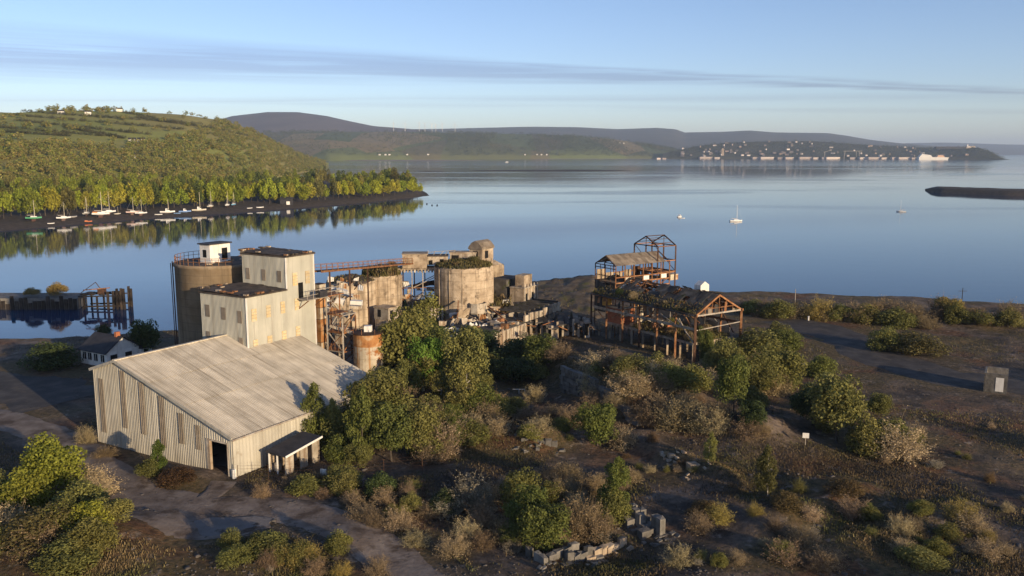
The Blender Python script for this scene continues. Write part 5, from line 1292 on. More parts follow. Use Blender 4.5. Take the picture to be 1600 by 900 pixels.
for f in (0.3, 0.65):
    for b_ in (b0 + (b1 - b0) / 2 * f, b1 - (b1 - b0) / 2 * f): MB().beam(GB(a0, b_, WZ1 + 1.9 * f), GB(a1, b_, WZ1 + 1.9 * f), 0.1).part('purlin', M['darkrust'], wf)
MB().slab(GB(a0, b0, WZ0), F1 * (a1 - a0), F2 * (b1 - b0), UP * 0.2).part('deck', M['rust'], wf)
o = GB((a0 + a1) / 2 - 0.6, (b0 + b1) / 2 + 0.8, WZ0 + 3.0)
MB().tube(o, o + F1 * 1.7, 1.15, None, 18).part('winding_drum', M['rust'], wf, False)
MB().slab(GB(a1 - 1.2, b0 + 0.1, WZ0 - 1.6), F1 * 2.2, F2 * 3.5, UP * 1.2).part('lower_box', M['rusttank'], wf)

# ------------------------------------------------------------------ white cottage by the water
hc0 = G(168, 575, 3.0)
house = thing('white_cottage', 'small white cottage with dark slate roof in the shade behind the barn', 'house', hc0)
HLn, HWd, HH, HR = 7.4, 6.4, 2.7, 4.9
MB().slab(hc0 - UP * 0.4, E1 * HLn, E2 * HWd, UP * (HH + 0.4)).part('wall', M['white'], house)
MB().prism([hc0 + UP * HH, hc0 + E2 * HWd + UP * HH, hc0 + E2 * HWd / 2 + UP * (HR - 0.05)], E1 * HLn).part('gable', M['white'], house)
rf = None
for s in (0, 1):
    e = hc0 + E2 * (HWd * s) + UP * HH; rdg = hc0 + E2 * HWd / 2 + UP * HR; sl = rdg - e; L = np.linalg.norm(sl); sl /= L; nr = np.cross(E1, sl); nr = nr if nr[2] > 0 else -nr
    r_ = MB().slab(e - sl * 0.5 - E1 * 0.3 + nr * 0.02, E1 * (HLn + 0.6), sl * (L + 0.5), nr * 0.14).part('roof', M['slate'], house)
    rf = rf or r_
for a in (1.2, 3.1, 4.8, 6.3):
    w_ = MB().slab(hc0 + E1 * (a - 0.5) - E2 * 0.05 + UP * 0.9, E1 * 0.95, E2 * 0.03, UP * 1.25).part('window', M['glass'], house)
    mb = MB(); mb.slab(hc0 + E1 * (a - 0.08) - E2 * 0.07 + UP * 0.9, E1 * 0.08, E2 * 0.03, UP * 1.25); mb.slab(hc0 + E1 * (a - 0.55) - E2 * 0.12 + UP * 0.8, E1 * 1.05, E2 * 0.1, UP * 0.08); mb.part('frame', M['white'], w_)
for b, w2, z0, h in ((1.3, 1.3, 0.6, 1.5), (4.2, 1.3, 0.6, 1.5)):
    MB().slab(hc0 + E2 * (b - 0.6) - E1 * 0.05 + UP * z0, E2 * w2, E1 * 0.03, UP * h).part('window', M['glass'], house)
MB().slab(hc0 + E2 * HWd - E1 * 0.6, E2 * 2.2, E1 * 3.2, UP * 2.2).part('porch', M['white'], house)
MB().slab(hc0 + E2 * (HWd - 0.1) - E1 * 0.8 + UP * 2.2, E2 * 2.5, E1 * 3.6, UP * 0.15).part('porch_roof', M['slate'], house)
MB().slab(hc0 + E2 * (HWd + 0.5) - E1 * 0.65 + UP * 0.1, E2 * 0.9, E1 * 0.03, UP * 1.9).part('door', M['black'], house)
MB().slab(hc0 + E2 * (HWd * 0.5 - 0.4) + E1 * 1.0 + UP * (HR - 0.3), E2 * 0.8, E1 * 0.6, UP * 1.1).part('chimney', M['brickred'], rf)

# ------------------------------------------------------------------ derelict jetty
jy = 219.0
jetty = thing('derelict_quay', 'overgrown timber-faced quay end reaching into the water at the left edge', 'quay', (YP(85, 480, jy)[0], jy, 0))
jx0, jx1 = YP(-60, 480, jy)[0], YP(122, 480, jy)[0]
MB().slab(V3(jx0, jy, -1), V3(jx1 - jx0, 0, 0), V3(-2, 9, 0), UP * 3.9).part('quay_body', M['stone'], jetty)
for k in range(26):
    x_ = jx0 + (jx1 - jx0) * (k + 0.5) / 26
    MB().slab(V3(x_ - 0.5, jy - 0.25 - 0.1 * random.random(), -1), V3(0.9, 0, 0), V3(0, 0.2, 0), UP * random.uniform(2.4, 4.6)).part('facing_board', M['timber'], jetty)
pier = thing('broken_pier', 'broken dark timber pier of leaning piles at the end of the quay', 'pier', (YP(160, 480, jy)[0], jy + 1, 0))
px0, px1 = jx1, YP(200, 480, jy + 2)[0]
for k, f in enumerate((0.12, 0.40, 0.64, 0.74, 0.84, 0.93, 1.0)):
    for yy in (jy + 0.5, jy + 4.5):
        p = V3(px0 + (px1 - px0) * f, yy + random.uniform(-.3, .3), -2); hh = random.uniform(3.9, 5.6) if f > 0.5 else 3.4
        MB().beam(p, p + V3(random.uniform(-.15, .15), random.uniform(-.15, .15), hh + 2), 0.5 if f > 0.6 else 0.38).part('pile', M['timber'], pier)
for yy in (jy + 0.4, jy + 4.6):
    MB().beam(V3(px0, yy, 3.3), V3(px0 + (px1 - px0) * 0.9, yy, 3.5), 0.3).part('beam', M['timber'], pier)
    MB().beam(V3(px0 + 1, yy, 0.7), V3(px1, yy, 0.9), 0.35).part('beam', M['timber'], pier)
MB().beam(V3(px0 + 1.5, jy + 0.3, 5.0), V3(px0 + (px1 - px0) * 0.7, jy + 0.4, 5.6), 0.22).part('beam', M['rust'], pier)
MB().beam(V3(px0, jy + 2, 4.0), V3(px0 + 4, jy + 2, 6.8), 0.14).part('bar', M['darkrust'], pier); MB().beam(V3(px0 + 4, jy + 2, 6.8), V3(px0 + 5.2, jy + 2, 5.0), 0.14).part('bar', M['darkrust'], pier)
for k in range(7):
    x_ = px0 + (px1 - px0) * random.uniform(0.0, 0.5)
    MB().slab(V3(x_, jy + 0.5, 3.6), V3(random.uniform(.4, 1.2), 0, 0), V3(0, 4, 0), UP * random.uniform(0.1, 0.4)).part('deck_board', M['timber'], pier)
MB().slab(V3(px0 + (px1 - px0) * 0.40, jy + 1, 3.7), V3(1.6, 0, 0), V3(0, 1.6, 0), UP * 1.5).part('winch_box', M['darkrust'], pier)

# ------------------------------------------------------------------ lean-to shed, fence with sign
sh0 = gp(447, 744); sh0[2] = 3.0
shed = thing('lean_to_shed', 'low open-fronted shed with dark sloping roof beside the barn wall', 'shed', sh0)
MB().prism([sh0 + UP * 2.3 - E1 * 0.3 - E2 * 0.3, sh0 + E2 * 5.8 + UP * 3.0 - E1 * 0.3, sh0 + E2 * 5.8 + E1 * 2.9 + UP * 3.1, sh0 + E1 * 2.9 + UP * 2.4 - E2 * 0.3], UP * 0.14).part('roof', M['slate'], shed)
MB().beam(sh0 + UP * 2.38 - E1 * 0.36 - E2 * 0.3, sh0 + E2 * 5.8 + UP * 3.08 - E1 * 0.36, 0.08, 0.24).part('fascia', M['white'], shed)
MB().slab(sh0, E2 * 1.3, E1 * 0.15, UP * 2.3).part('side_wall', M['paleconc'], shed); MB().slab(sh0 + E2 * 2.4, E2 * 1.2, E1 * 0.15, UP * 2.5).part('side_wall', M['paleconc'], shed); MB().slab(sh0 + E2 * 4.4, E2 * 1.2, E1 * 0.15, UP * 2.7).part('side_wall', M['paleconc'], shed)
MB().slab(sh0 + E1 * 0.1 + E2 * 5.3, E1 * 2.5, E2 * 0.15, UP * 2.8).part('back_wall', M['concrete'], shed)
for a in (1.3, 2.6): MB().beam(sh0 + E1 * a - UP * 0.2, sh0 + E1 * a + UP * 2.35, 0.16).part('post', M['white'], shed)
MB().slab(sh0 + E1 * 2.6, E1 * 0.12, E2 * 5.2, UP * 2.4).part('side_wall', M['concrete'], shed)
MB().slab(sh0 + E1 * 1.6 + E2 * 0.4, E1 * 0.7, E2 * 0.5, UP * 1.0).part('crate', M['paleconc'], shed)
fpts = [gp(u, v) for u, v in ((372, 752), (420, 752), (455, 756), (506, 752), (545, 748), (600, 742), (660, 736), (700, 731))]
fence = thing('wire_fence', 'thin wire fence on slim posts running right from the barn corner', 'fence', fpts[3])
for i in range(len(fpts) - 1):
    p, q = fpts[i], fpts[i + 1]; n = max(1, int(np.linalg.norm(q - p) / 2.6))
    for k in range(n):
        a = p + (q - p) * k / n; a[2] = hz(a[0], a[1]); MB().beam(a - UP * 0.3, a + UP * 1.9, 0.05).part('post', M['darkrust'], fence)
    for h in (0.3, 0.7, 1.1, 1.5, 1.85): MB().beam(p + UP * h, q + UP * h, 0.012).part('wire', M['darkrust'], fence)
def sign(u, v, wd, ht, lab, base=None):
    p = gp(u, v + 12); s = thing('white_sign', lab, 'sign', p)
    MB().beam(p - UP * 0.2, p + UP * 1.6, 0.06).part('post', M['palesteel'], s)
    MB().box(p + UP * 1.3 - V3(0, 0.06, 0), V3(wd / 2, -wd * 0.12, 0), V3(0.004, 0.02, 0), UP * ht / 2).part('board', M['white'], s)
sign(506, 742, 0.72, 0.66, 'small blank white sign board on the wire fence below the barn')
sign(1258, 684, 0.75, 0.65, 'small blank white sign board beside the track near the round tree')

# ------------------------------------------------------------------ stone retaining wall, concrete remains
rw = thing('stone_wall', 'dark retaining wall of rough stone blocks below the steel hall', 'wall', gp(930, 620))
wa, wb = gp(880, 612), gp(990, 662); wd = (wb - wa); wl = np.hypot(*wd[:2]); wu = V3(wd[0], wd[1], 0) / wl
me_b = []
for k in range(5):
    m2 = MB(); jt = lambda: random.uniform(-0.06, 0.06)
    m2.hexa([(-.5 + jt(), -.4 + jt(), -.3 + jt()), (.5 + jt(), -.4 + jt(), -.3 + jt()), (.5, .4, -.3), (-.5, .4, -.3), (-.5 + jt(), -.4 + jt(), .3 + jt()), (.5 + jt(), -.4 + jt(), .3 + jt()), (.5, .4, .3), (-.5, .4, .3)])
    me_b.append(m2.mesh('stone', M['stone']))
ang = math.atan2(wu[1], wu[0])
for row in range(6):
    x_ = -0.5 * (row % 2)
    while x_ < wl:
        bw = random.uniform(0.9, 1.6)
        top_h = np.interp(x_, [0, wl * 0.25, wl], [4.0, 4.4, 1.2])
        if row * 0.68 < top_h:
            p = wa + wu * (x_ + bw / 2); z0 = np.interp(x_, [0, wl], [wa[2], wb[2]])
            o = link('stone', random.choice(me_b), V3(p[0], p[1], z0 + 0.3 + row * 0.68) - WL[rw.name], rw)
            o.scale = (bw * 0.96, 1.0 + random.uniform(-.15, .15), 1.1); o.rotation_euler = (random.uniform(-.03, .03), random.uniform(-.03, .03), ang + random.uniform(-.12, .12)); o.location += Vector((wu[1], -wu[0], 0)) * random.uniform(-.12, .12)
        x_ += bw
def ruin_block(name, label, parts, cat='ruin'):
    p0 = gp(*parts[0][:2]); t = thing(name, label, cat, p0)
    for u, v, la, ld_, h, m_, ax in parts:
        p = gp(u, v); d = V3(math.cos(ax), math.sin(ax), 0); n_ = V3(-d[1], d[0], 0)
        na, nb = max(1, int(la / 0.75)), max(1, int(ld_ / 0.75))
        for i in range(na):
            for j in range(nb):
                if na * nb > 3 and random.random() < 0.12: continue
                c = p + d * (la * (i + 0.5) / na) + n_ * (ld_ * (j + 0.5) / nb); hh = h * random.choice([1, 1, 0.8, 0.55, 0.35]) * random.uniform(0.9, 1.08)
                sa, sb = la / na / 2 * 1.0, ld_ / nb / 2 * 1.0; jt = lambda k=0.09: random.uniform(-k, k)
                cr = [c + d * (x_ * sa + jt()) + n_ * (y_ * sb + jt()) for x_, y_ in ((-1, -1), (1, -1), (1, 1), (-1, 1))]
                MB().hexa([q - UP * 0.6 for q in cr] + [q + UP * (hh + jt(0.12)) for q in cr]).part('wall_piece', M[m_ if random.random() < 0.75 else 'stone'], t)
        for _ in range(5):
            c = p + d * random.uniform(-1, la + 1) - n_ * random.uniform(0.2, 1.3); c[2] = hz(c[0], c[1])
            MB().box(c, d * random.uniform(.1, .35) + UP * random.uniform(-.1, .1), n_ * random.uniform(.1, .3), UP * random.uniform(.06, .2)).part('fallen_block', M[m_], t)
    return t
ruin_block('wall_remnant', 'thick broken concrete wall stub with a sunlit end in the foreground', [(1022, 842, 1.5, 5.5, 1.7, 'stone', R(28)), (1003, 845, 1.2, 4.0, 1.1, 'stone', R(28))])
ruin_block('foundation_walls', 'row of low broken foundation walls at the bottom of the view', [(858, 878, 3.6, 0.5, 0.8, 'stone', R(35)), (888, 880, 3.8, 0.5, 0.8, 'stone', R(35)), (930, 876, 4.2, 0.6, 1.0, 'concrete', R(38)), (850, 882, 0.5, 3.0, 0.7, 'stone', R(35)), (918, 880, 1.8, 0.5, 0.7, 'concrete', R(20))])
ruin_block('wall_remnant', 'small sunlit concrete stub on the earth bank below the tan shrubs', [(1036, 716, 1.3, 1.0, 1.2, 'paleconc', R(20)), (1046, 718, 0.7, 0.6, 0.7, 'concrete', R(10))])
ruin_block('wall_remnant', 'isolated low concrete stub right of the earth bank', [(1079, 738, 1.2, 1.0, 1.0, 'concrete', R(20))])
ruin_block('wall_remnant', 'pale ivy-hung wall stub rising from the scrub below the big green trees', [(705, 650, 1.5, 1.0, 2.0, 'paleconc', R(15))])
ruin_block('kerb_remnant', 'pair of long low broken kerbs on the bank left of centre', [(800, 705, 4.0, 0.4, 0.4, 'stone', R(20)), (815, 690, 4.5, 0.4, 0.4, 'stone', R(-10))])
def slabg(u, v, la, lb, ax, lab, th=0.25, tilt=0.0, mat='slabconc', zoff=0.05):
    p = gp(u, v); d = V3(math.cos(ax), math.sin(ax), 0); n_ = V3(-d[1], d[0], tilt); k = 9
    pts = []
    for i in range(14):
        a = 2 * math.pi * i / 14; rr = 1 + random.uniform(-0.18, 0.12)
        pts.append(p + d * (la / 2 * max(-1, min(1, 1.25 * math.cos(a))) * rr) + n_ * (lb / 2 * max(-1, min(1, 1.25 * math.sin(a))) * rr) + UP * (zoff - th))
    return MB().prism(pts[::-1], UP * -th).solo('concrete_slab', M[mat], p, lab, 'slab') if False else MB().prism(pts, UP * (th + 0.0)).solo('concrete_slab', M[mat], p, lab, 'slab')
slabg(345, 826, 9.0, 5.0, R(10), 'large raised concrete slab by the track at bottom left', 0.5, 0, 'slabconc', 0.12)
slabg(1263, 577, 2.0, 6.5, R(35), 'tilted pale concrete slab on the dark yard behind the round tree', 0.3, 0.12, 'slabconc', 0.4)
# right edge building, poles, posts
rb0 = gp(1536, 612)
rbd = thing('roofless_outbuilding', 'roofless grey block outbuilding cut by the right edge', 'building', rb0)
for o, a, b in ((V3(0, 0, 0), -E1 * 3.2, E2 * 0.3), (V3(0, 0, 0), E2 * 4.5, -E1 * 0.3), (E2 * 4.5, -E1 * 3.2, E2 * 0.3)): MB().slab(rb0 + o - UP * 0.3, a, b, UP * random.uniform(2.9, 3.4)).part('wall', M['stone'], rbd)
MB().slab(rb0 - E1 * 1.6 - E2 * 0.04 + UP * 0.3, -E1 * 1.1, E2 * 0.03, UP * 2.2).part('door', M['white'], rbd)
for u, v, h, lab in ((1242, 470, 3.6, 'pale slim mooring post at the shore behind the scrub'), (1501, 490, 6.3, 'dark slim pole with crossbar beside the golden bush on the shore')):
    p = gp(u, v + 4); t = thing('shore_pole', lab, 'pole', p)
    MB().tube(p - UP * 0.5, p + UP * h, 0.11, 0.07, 8).part('shaft', M['palesteel' if u < 1300 else 'timber'], t, True)
    MB().beam(p + UP * (h - 0.7) - V3(0.8, 0, 0) * (u > 1300) - V3(0.15, 0, 0), p + UP * (h - 0.7) + V3(0.8, 0, 0) * (u > 1300) + V3(0.15, 0, 0), 0.08).part('crossbar', M['timber'], t)
p = gp(1263, 501); mb = MB(); mb.tube(p, p + UP * 0.9, 0.22, 0.18, 8); mb.tube(p + UP * 0.9, p + UP * 1.0, 0.26, 0.2, 8); mb.solo('white_bollard', M['white'], p, 'small white bollard on the dark yard near the shore', 'bollard')
p = gp(811, 615); t = thing('goal_frame', 'tiny white metal frame standing in the dark hollow below the hall', 'frame', p)
for a in (0, 0.9): MB().beam(p + V3(a, 0, -.1), p + V3(a, 0, 0.7), 0.08).part('post', M['white'], t)
MB().beam(p + V3(-1.0, 0, 0.7), p + V3(0.94, 0, 0.7), 0.08).part('crossbar', M['white'], t)

for k, (a_, b_, wd, ht, lab) in enumerate(((2.0, 3.0, 3.0, 2.0, 'bush on the upper floor behind the front right column of the steel hall'), (5.5, 2.5, 3.4, 2.2, 'bush on the upper floor under the steel hall gable'), (3.0, 9.0, 3.0, 1.8, 'bush halfway along the steel hall upper floor'), (7.0, 13.0, 3.6, 2.4, 'bush at the back of the steel hall upper floor'), (9.0, 6.0, 3.0, 2.6, 'bush by the far columns of the steel hall'))):
    plant('low', RB(a_, b_, 6.5), wd, ht, OLIVE if k % 2 else BROWN, lab, 'bush', 'hall_bush')
for k in range(7):
    f = random.uniform(0.08, 0.92); z_ = RZ + (apz - RZ) * (1 - abs(f - 0.5) * 2) * random.uniform(0.3, 0.9)
    MB().corr(RB(RWd * f, -0.06, RZ + 0.1), F1 * random.uniform(0.5, 1.0), max(0.3, z_ - RZ - 0.2), max(0.2, z_ - RZ - 0.4), UP + F1 * random.uniform(-.1, .1), -F2, 3, 0.05).part('gable_sheet', M[random.choice(['darkroof', 'oldroof', 'rust'])], hallr)
# ------------------------------------------------------------------ shrubs and trees on the site, each placed where it stands
PL = [ # kind, u, v(base), width px, height px, colour, label, name, category
('round', 630, 603, 104, 122, OLIVE, 'tall rounded olive tree directly right of the banded tank', 'willow_tree', 'tree'),
('round', 672, 604, 62, 86, BRIGHT, 'bright green tree between the two taller olive trees', 'willow_tree', 'tree'),
('round', 726, 606, 76, 98, OLIVE, 'rounded olive tree in front of the collapsed hall', 'willow_tree', 'tree'),
('tall', 497, 697, 66, 104, GREEN, 'pointed young green tree at the barn wall shading its roof', 'young_tree', 'tree'),
('tall', 462, 702, 56, 70, OLIVE, 'small airy tree against the barn side wall', 'young_tree', 'tree'),
('tall', 524, 700, 46, 84, OLIVE, 'slim dull green tree right of the pointed tree at the barn', 'young_tree', 'tree'),
('round', 585, 668, 98, 98, OLIVE, 'broad olive tree below the banded tank', 'willow_tree', 'tree'),
('tall', 566, 722, 72, 128, GREEN, 'tall green tree in the middle of the thicket right of the barn', 'young_tree', 'tree'),
('round', 612, 722, 82, 92, GREEN, 'dense green tree at the foot of the thicket', 'willow_tree', 'tree'),
('round', 652, 712, 80, 86, OLIVE, 'rounded dull tree at the right of the thicket', 'willow_tree', 'tree'),
('twig', 694, 706, 84, 76, BROWN, 'brown leafless thicket edge right of the rounded dull tree', 'bare_shrub', 'shrub'),
('low', 535, 762, 66, 46, OLIVE, 'low olive bush behind the fence below the thicket', 'low_bush', 'bush'),
('low', 478, 768, 56, 32, OLIVE, 'low bush at the fence right of the lean-to shed', 'low_bush', 'bush'),
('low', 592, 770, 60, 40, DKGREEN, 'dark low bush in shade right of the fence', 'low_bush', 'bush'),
('twig', 622, 826, 52, 56, TAN, 'pale tan rounded shrub beside the curving track', 'bare_shrub', 'shrub'),
('twig', 650, 852, 50, 34, TAN, 'low tan shrub just below the pale tan rounded shrub', 'bare_shrub', 'shrub'),
('twig', 736, 795, 88, 80, GREY, 'large greyish leafless shrub left of the green clump', 'bare_shrub', 'shrub'),
('low', 700, 800, 60, 50, DKGREEN, 'dark bush in shade left of the greyish shrub', 'low_bush', 'bush'),
('low', 812, 790, 74, 74, OLIVE, 'olive bush at the top left of the central clump', 'low_bush', 'bush'),
('round', 820, 832, 74, 78, GREEN, 'green bush in the middle of the central clump', 'round_bush', 'bush'),
('round', 850, 862, 82, 86, GREEN, 'rounded green bush at the bottom of the central clump', 'round_bush', 'bush'),
('twig', 786, 842, 60, 56, BROWN, 'brown shrub left of the green central clump', 'bare_shrub', 'shrub'),
('twig', 908, 838, 84, 84, BROWN, 'brown leafless shrub right of the rounded green bush', 'bare_shrub', 'shrub'),
('low', 932, 846, 70, 62, BROWN, 'russet bush above the broken foundation walls', 'low_bush', 'bush'),
('tall', 955, 796, 72, 94, GREEN, 'upright green tree standing alone right of the central clump', 'young_tree', 'tree'),
('low', 960, 808, 62, 56, OLIVE, 'olive bush at the foot of the upright green tree', 'low_bush', 'bush'),
('twig', 880, 780, 54, 52, BROWN, 'small brown shrub behind the central clump', 'bare_shrub', 'shrub'),
('round', 934, 697, 72, 74, GREEN, 'rounded green bush in front of the stone retaining wall', 'round_bush', 'bush'),
('twig', 972, 696, 58, 46, TAN, 'tan shrub touching the bush in front of the retaining wall', 'bare_shrub', 'shrub'),
('twig', 920, 650, 46, 48, BROWN, 'brown shrub at the foot of the retaining wall', 'bare_shrub', 'shrub'),
('twig', 1062, 668, 84, 64, BROWN, 'wide brown shrub on the mound below the steel hall', 'bare_shrub', 'shrub'),
('twig', 1110, 672, 70, 54, TAN, 'tan shrub on the right shoulder of the mound', 'bare_shrub', 'shrub'),
('twig', 1018, 662, 60, 48, BROWN, 'brown shrub on the left shoulder of the mound', 'bare_shrub', 'shrub'),
('twig', 985, 612, 80, 46, TAN, 'tan shrub above the retaining wall', 'bare_shrub', 'shrub'),
('twig', 935, 580, 70, 40, TAN, 'tan shrub at the left front foot of the steel hall', 'bare_shrub', 'shrub'),
('low', 1047, 606, 72, 52, OLIVE, 'olive bush before the middle columns of the steel hall', 'low_bush', 'bush'),
('low', 985, 590, 66, 46, OLIVE, 'olive bush against the left front of the steel hall floor', 'low_bush', 'bush'),
('twig', 1014, 596, 60, 48, TAN, 'tan shrub against the middle of the steel hall floor', 'bare_shrub', 'shrub'),
('low', 1082, 612, 66, 56, OLIVE, 'olive bush at the front right column of the steel hall', 'low_bush', 'bush'),
('twig', 958, 574, 56, 36, BROWN, 'brown shrub under the left bay of the steel hall', 'bare_shrub', 'shrub'),
('round', 1146, 646, 58, 92, GREEN, 'upright green bush right of the steel hall mound', 'round_bush', 'bush'),
('round', 1130, 600, 56, 74, OLIVE, 'olive bush by the right gable of the steel hall', 'round_bush', 'bush'),
('round', 1212, 612, 80, 76, OLIVE, 'rounded olive bush between steel hall and dark yard', 'round_bush', 'bush'),
('round', 1180, 618, 60, 66, OLIVE, 'olive bush left of the rounded one beside the dark yard', 'round_bush', 'bush'),
('low', 1188, 562, 92, 60, OLIVE, 'wide olive thicket behind the right column of the steel hall', 'low_bush', 'bush'),
('low', 1226, 546, 60, 40, GREEN, 'green bush at the right end of the thicket behind the hall', 'low_bush', 'bush'),
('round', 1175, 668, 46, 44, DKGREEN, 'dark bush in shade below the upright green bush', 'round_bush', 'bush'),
('round', 1306, 692, 98, 112, OLIVE, 'large round tree with a visible trunk beside the white sign', 'round_tree', 'tree'),
('round', 1268, 664, 66, 66, DKGREEN, 'dark green bush left behind the large round tree', 'round_bush', 'bush'),
('low', 1352, 708, 74, 70, OLIVE, 'olive bush right of the large round tree', 'low_bush', 'bush'),
('twig', 1402, 718, 104, 76, TAN, 'wide tan shrub at the right end of the round tree group', 'bare_shrub', 'shrub'),
('low', 1390, 690, 80, 50, OLIVE, 'olive bush behind the wide tan shrub', 'low_bush', 'bush'),
('tall', 1199, 776, 48, 90, (0.10, 0.09, 0.03), 'slender birch with pale trunk alone in the lower right', 'birch_tree', 'tree'),
('tall', 1106, 722, 32, 54, OLIVE, 'small young tree on the dusty bank right of centre', 'young_tree', 'tree'),
('twig', 1500, 812, 62, 44, GOLD, 'isolated golden shrub near the right bottom', 'bare_shrub', 'shrub'),
('low', 1442, 798, 46, 24, OLIVE, 'small olive bush left of the isolated golden shrub', 'low_bush', 'bush'),
('low', 708, 640, 32, 30, LIME, 'lime ivy clump on the pale wall stub', 'ivy_clump', 'bush'),
('round', 1106, 582, 26, 76, (0.10, 0.115, 0.025), 'narrow ivy column by the gable of the steel hall', 'ivy_column', 'bush'),
('low', 1180, 490, 52, 26, OLIVE, 'leftmost shore bush right of the steel hall', 'low_bush', 'bush'),
('low', 1229, 494, 60, 28, BROWN, 'brown shore bush below the pale mooring post', 'low_bush', 'bush'),
('low', 1280, 498, 46, 24, GOLD, 'small golden shore bush right of the mooring post', 'low_bush', 'bush'),
('low', 1352, 506, 52, 36, OLIVE, 'olive shore bush left of the widest shore thicket', 'low_bush', 'bush'),
('low', 1398, 510, 62, 38, OLIVE, 'widest green shore thicket above the dark yard', 'low_bush', 'bush'),
('low', 1448, 512, 44, 24, BROWN, 'low brown shore bush right of the widest thicket', 'low_bush', 'bush'),
('round', 1480, 496, 42, 34, GOLD, 'rounded golden bush on the shore beside the dark pole', 'round_bush', 'bush'),
('low', 1530, 508, 60, 30, OLIVE, 'rightmost shore bush at the edge of the view', 'low_bush', 'bush'),
('low', 1384, 546, 62, 42, OLIVE, 'left bush of the pair in the middle of the dark yard', 'low_bush', 'bush'),
('low', 1434, 552, 84, 40, (0.11, 0.095, 0.035), 'wide yellowish bush of the pair in the dark yard', 'low_bush', 'bush'),
('round', 78, 772, 104, 96, LIME, 'bright lime bush at the left edge in front of the barn', 'round_bush', 'bush'),
('low', 40, 800, 90, 90, LIME, 'lime bush cut by the left edge of the view', 'low_bush', 'bush'),
('low', 122, 800, 96, 62, OLIVE, 'olive bush below the bright lime bush', 'low_bush', 'bush'),
('twig', 150, 778, 56, 44, TAN, 'thin tan shrub right of the bright lime bush', 'bare_shrub', 'shrub'),
('low', 70, 850, 120, 76, (0.115, 0.10, 0.035), 'yellowish sprawling bush low at the left edge', 'low_bush', 'bush'),
('low', 140, 862, 90, 66, OLIVE, 'olive bush at the bottom left beside the slab', 'low_bush', 'bush'),
('low', 105, 892, 110, 60, OLIVE, 'olive bush on the bottom edge at the left', 'low_bush', 'bush'),
('twig', 133, 692, 34, 40, TAN, 'tan shrub by the left corner of the barn', 'bare_shrub', 'shrub'),
('low', 165, 712, 44, 24, BROWN, 'low brown bush at the left foot of the barn gable', 'low_bush', 'bush'),
('tall', 248, 736, 36, 58, (0.09, 0.125, 0.022), 'bright green sapling against the barn gable', 'young_tree', 'tree'),
('low', 232, 742, 46, 30, OLIVE, 'olive weeds bush left of the sapling at the gable', 'low_bush', 'bush'),
('low', 275, 752, 66, 26, (0.10, 0.055, 0.028), 'russet bracken mound along the barn gable', 'low_bush', 'bush'),
('low', 420, 866, 84, 44, OLIVE, 'olive bush at the bottom edge below the curving track', 'low_bush', 'bush'),
('low', 470, 880, 70, 44, GOLD, 'golden bush at the bottom edge right of the olive one', 'low_bush', 'bush'),
('low', 366, 880, 60, 36, OLIVE, 'small olive bush on the bottom edge below the slab', 'low_bush', 'bush'),
('twig', 706, 866, 64, 44, TAN, 'tan shrub low down right of the curving track', 'bare_shrub', 'shrub'),
('twig', 1290, 884, 70, 40, BROWN, 'brown shrub at the bottom edge right of centre', 'bare_shrub', 'shrub'),
('twig', 1225, 876, 60, 46, BROWN, 'brown shrub left of the one at the bottom edge', 'bare_shrub', 'shrub'),
('low', 1230, 790, 60, 26, (0.12, 0.085, 0.035), 'russet low bush right of the slender birch', 'low_bush', 'bush'),
('low', 1320, 768, 66, 24, (0.13, 0.085, 0.035), 'russet low bush on the ridge in the lower right', 'low_bush', 'bush'),
('low', 1440, 880, 80, 30, OLIVE, 'dim olive bush at the bottom right', 'low_bush', 'bush'),
('low', 1100, 800, 56, 26, (0.12, 0.08, 0.035), 'russet low bush left of the slender birch', 'low_bush', 'bush'),
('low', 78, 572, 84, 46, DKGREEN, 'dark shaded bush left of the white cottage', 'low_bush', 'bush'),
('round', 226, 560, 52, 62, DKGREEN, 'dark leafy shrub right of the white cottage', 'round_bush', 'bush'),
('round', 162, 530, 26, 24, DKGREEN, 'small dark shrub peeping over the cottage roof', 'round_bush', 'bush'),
('low', 276, 560, 30, 26, GREY, 'small grey bush at the foot of the tall silo', 'low_bush', 'bush'),
('low', 546, 494, 44, 40, DKGREEN, 'dark bush at the foot of the low ruined silo', 'low_bush', 'bush'),
('low', 620, 488, 60, 30, OLIVE, 'olive bush at the foot of the narrow silo', 'low_bush', 'bush'),
('low', 790, 570, 80, 40, DKGREEN, 'dark olive bush in the hollow right of the olive trees', 'low_bush', 'bush'),
('low', 835, 572, 60, 36, OLIVE, 'olive bush in the hollow below the long bay wall', 'low_bush', 'bush'),
('twig', 875, 560, 46, 40, BROWN, 'brown shrub in the hollow left of the steel hall', 'bare_shrub', 'shrub'),
('low', 760, 575, 50, 30, OLIVE, 'small olive bush at the right foot of the olive trees', 'low_bush', 'bush'),
('twig', 770, 670, 70, 40, BROWN, 'brown scrub patch on the slope left of centre', 'bare_shrub', 'shrub'),
('twig', 830, 660, 60, 36, BROWN, 'brown scrub patch on the slope near the tiny white frame', 'bare_shrub', 'shrub'),
('low', 800, 640, 50, 26, OLIVE, 'olive scrub on the slope above the brown scrub patches', 'low_bush', 'bush'),
]
for k, u, v, wp, hp_, col, lab, nm, ct in PL:
    if k == 'low' and col in (BROWN, GOLD, TAN): k = 'twig'
    plant_px(k, u, v, wp, hp_, col, lab, ct, nm)
jb = V3(YP(88, 458, 223)[0], 223, 3.4)
plant('low', jb, 6.5, 3.6, GOLD, 'yellowish bush growing on the overgrown quay', 'bush', 'low_bush')
plant('low', V3(YP(50, 458, 222)[0], 222, 3.4), 5.0, 2.2, GOLD, 'low yellowish bush at the left end of the quay', 'bush', 'low_bush')
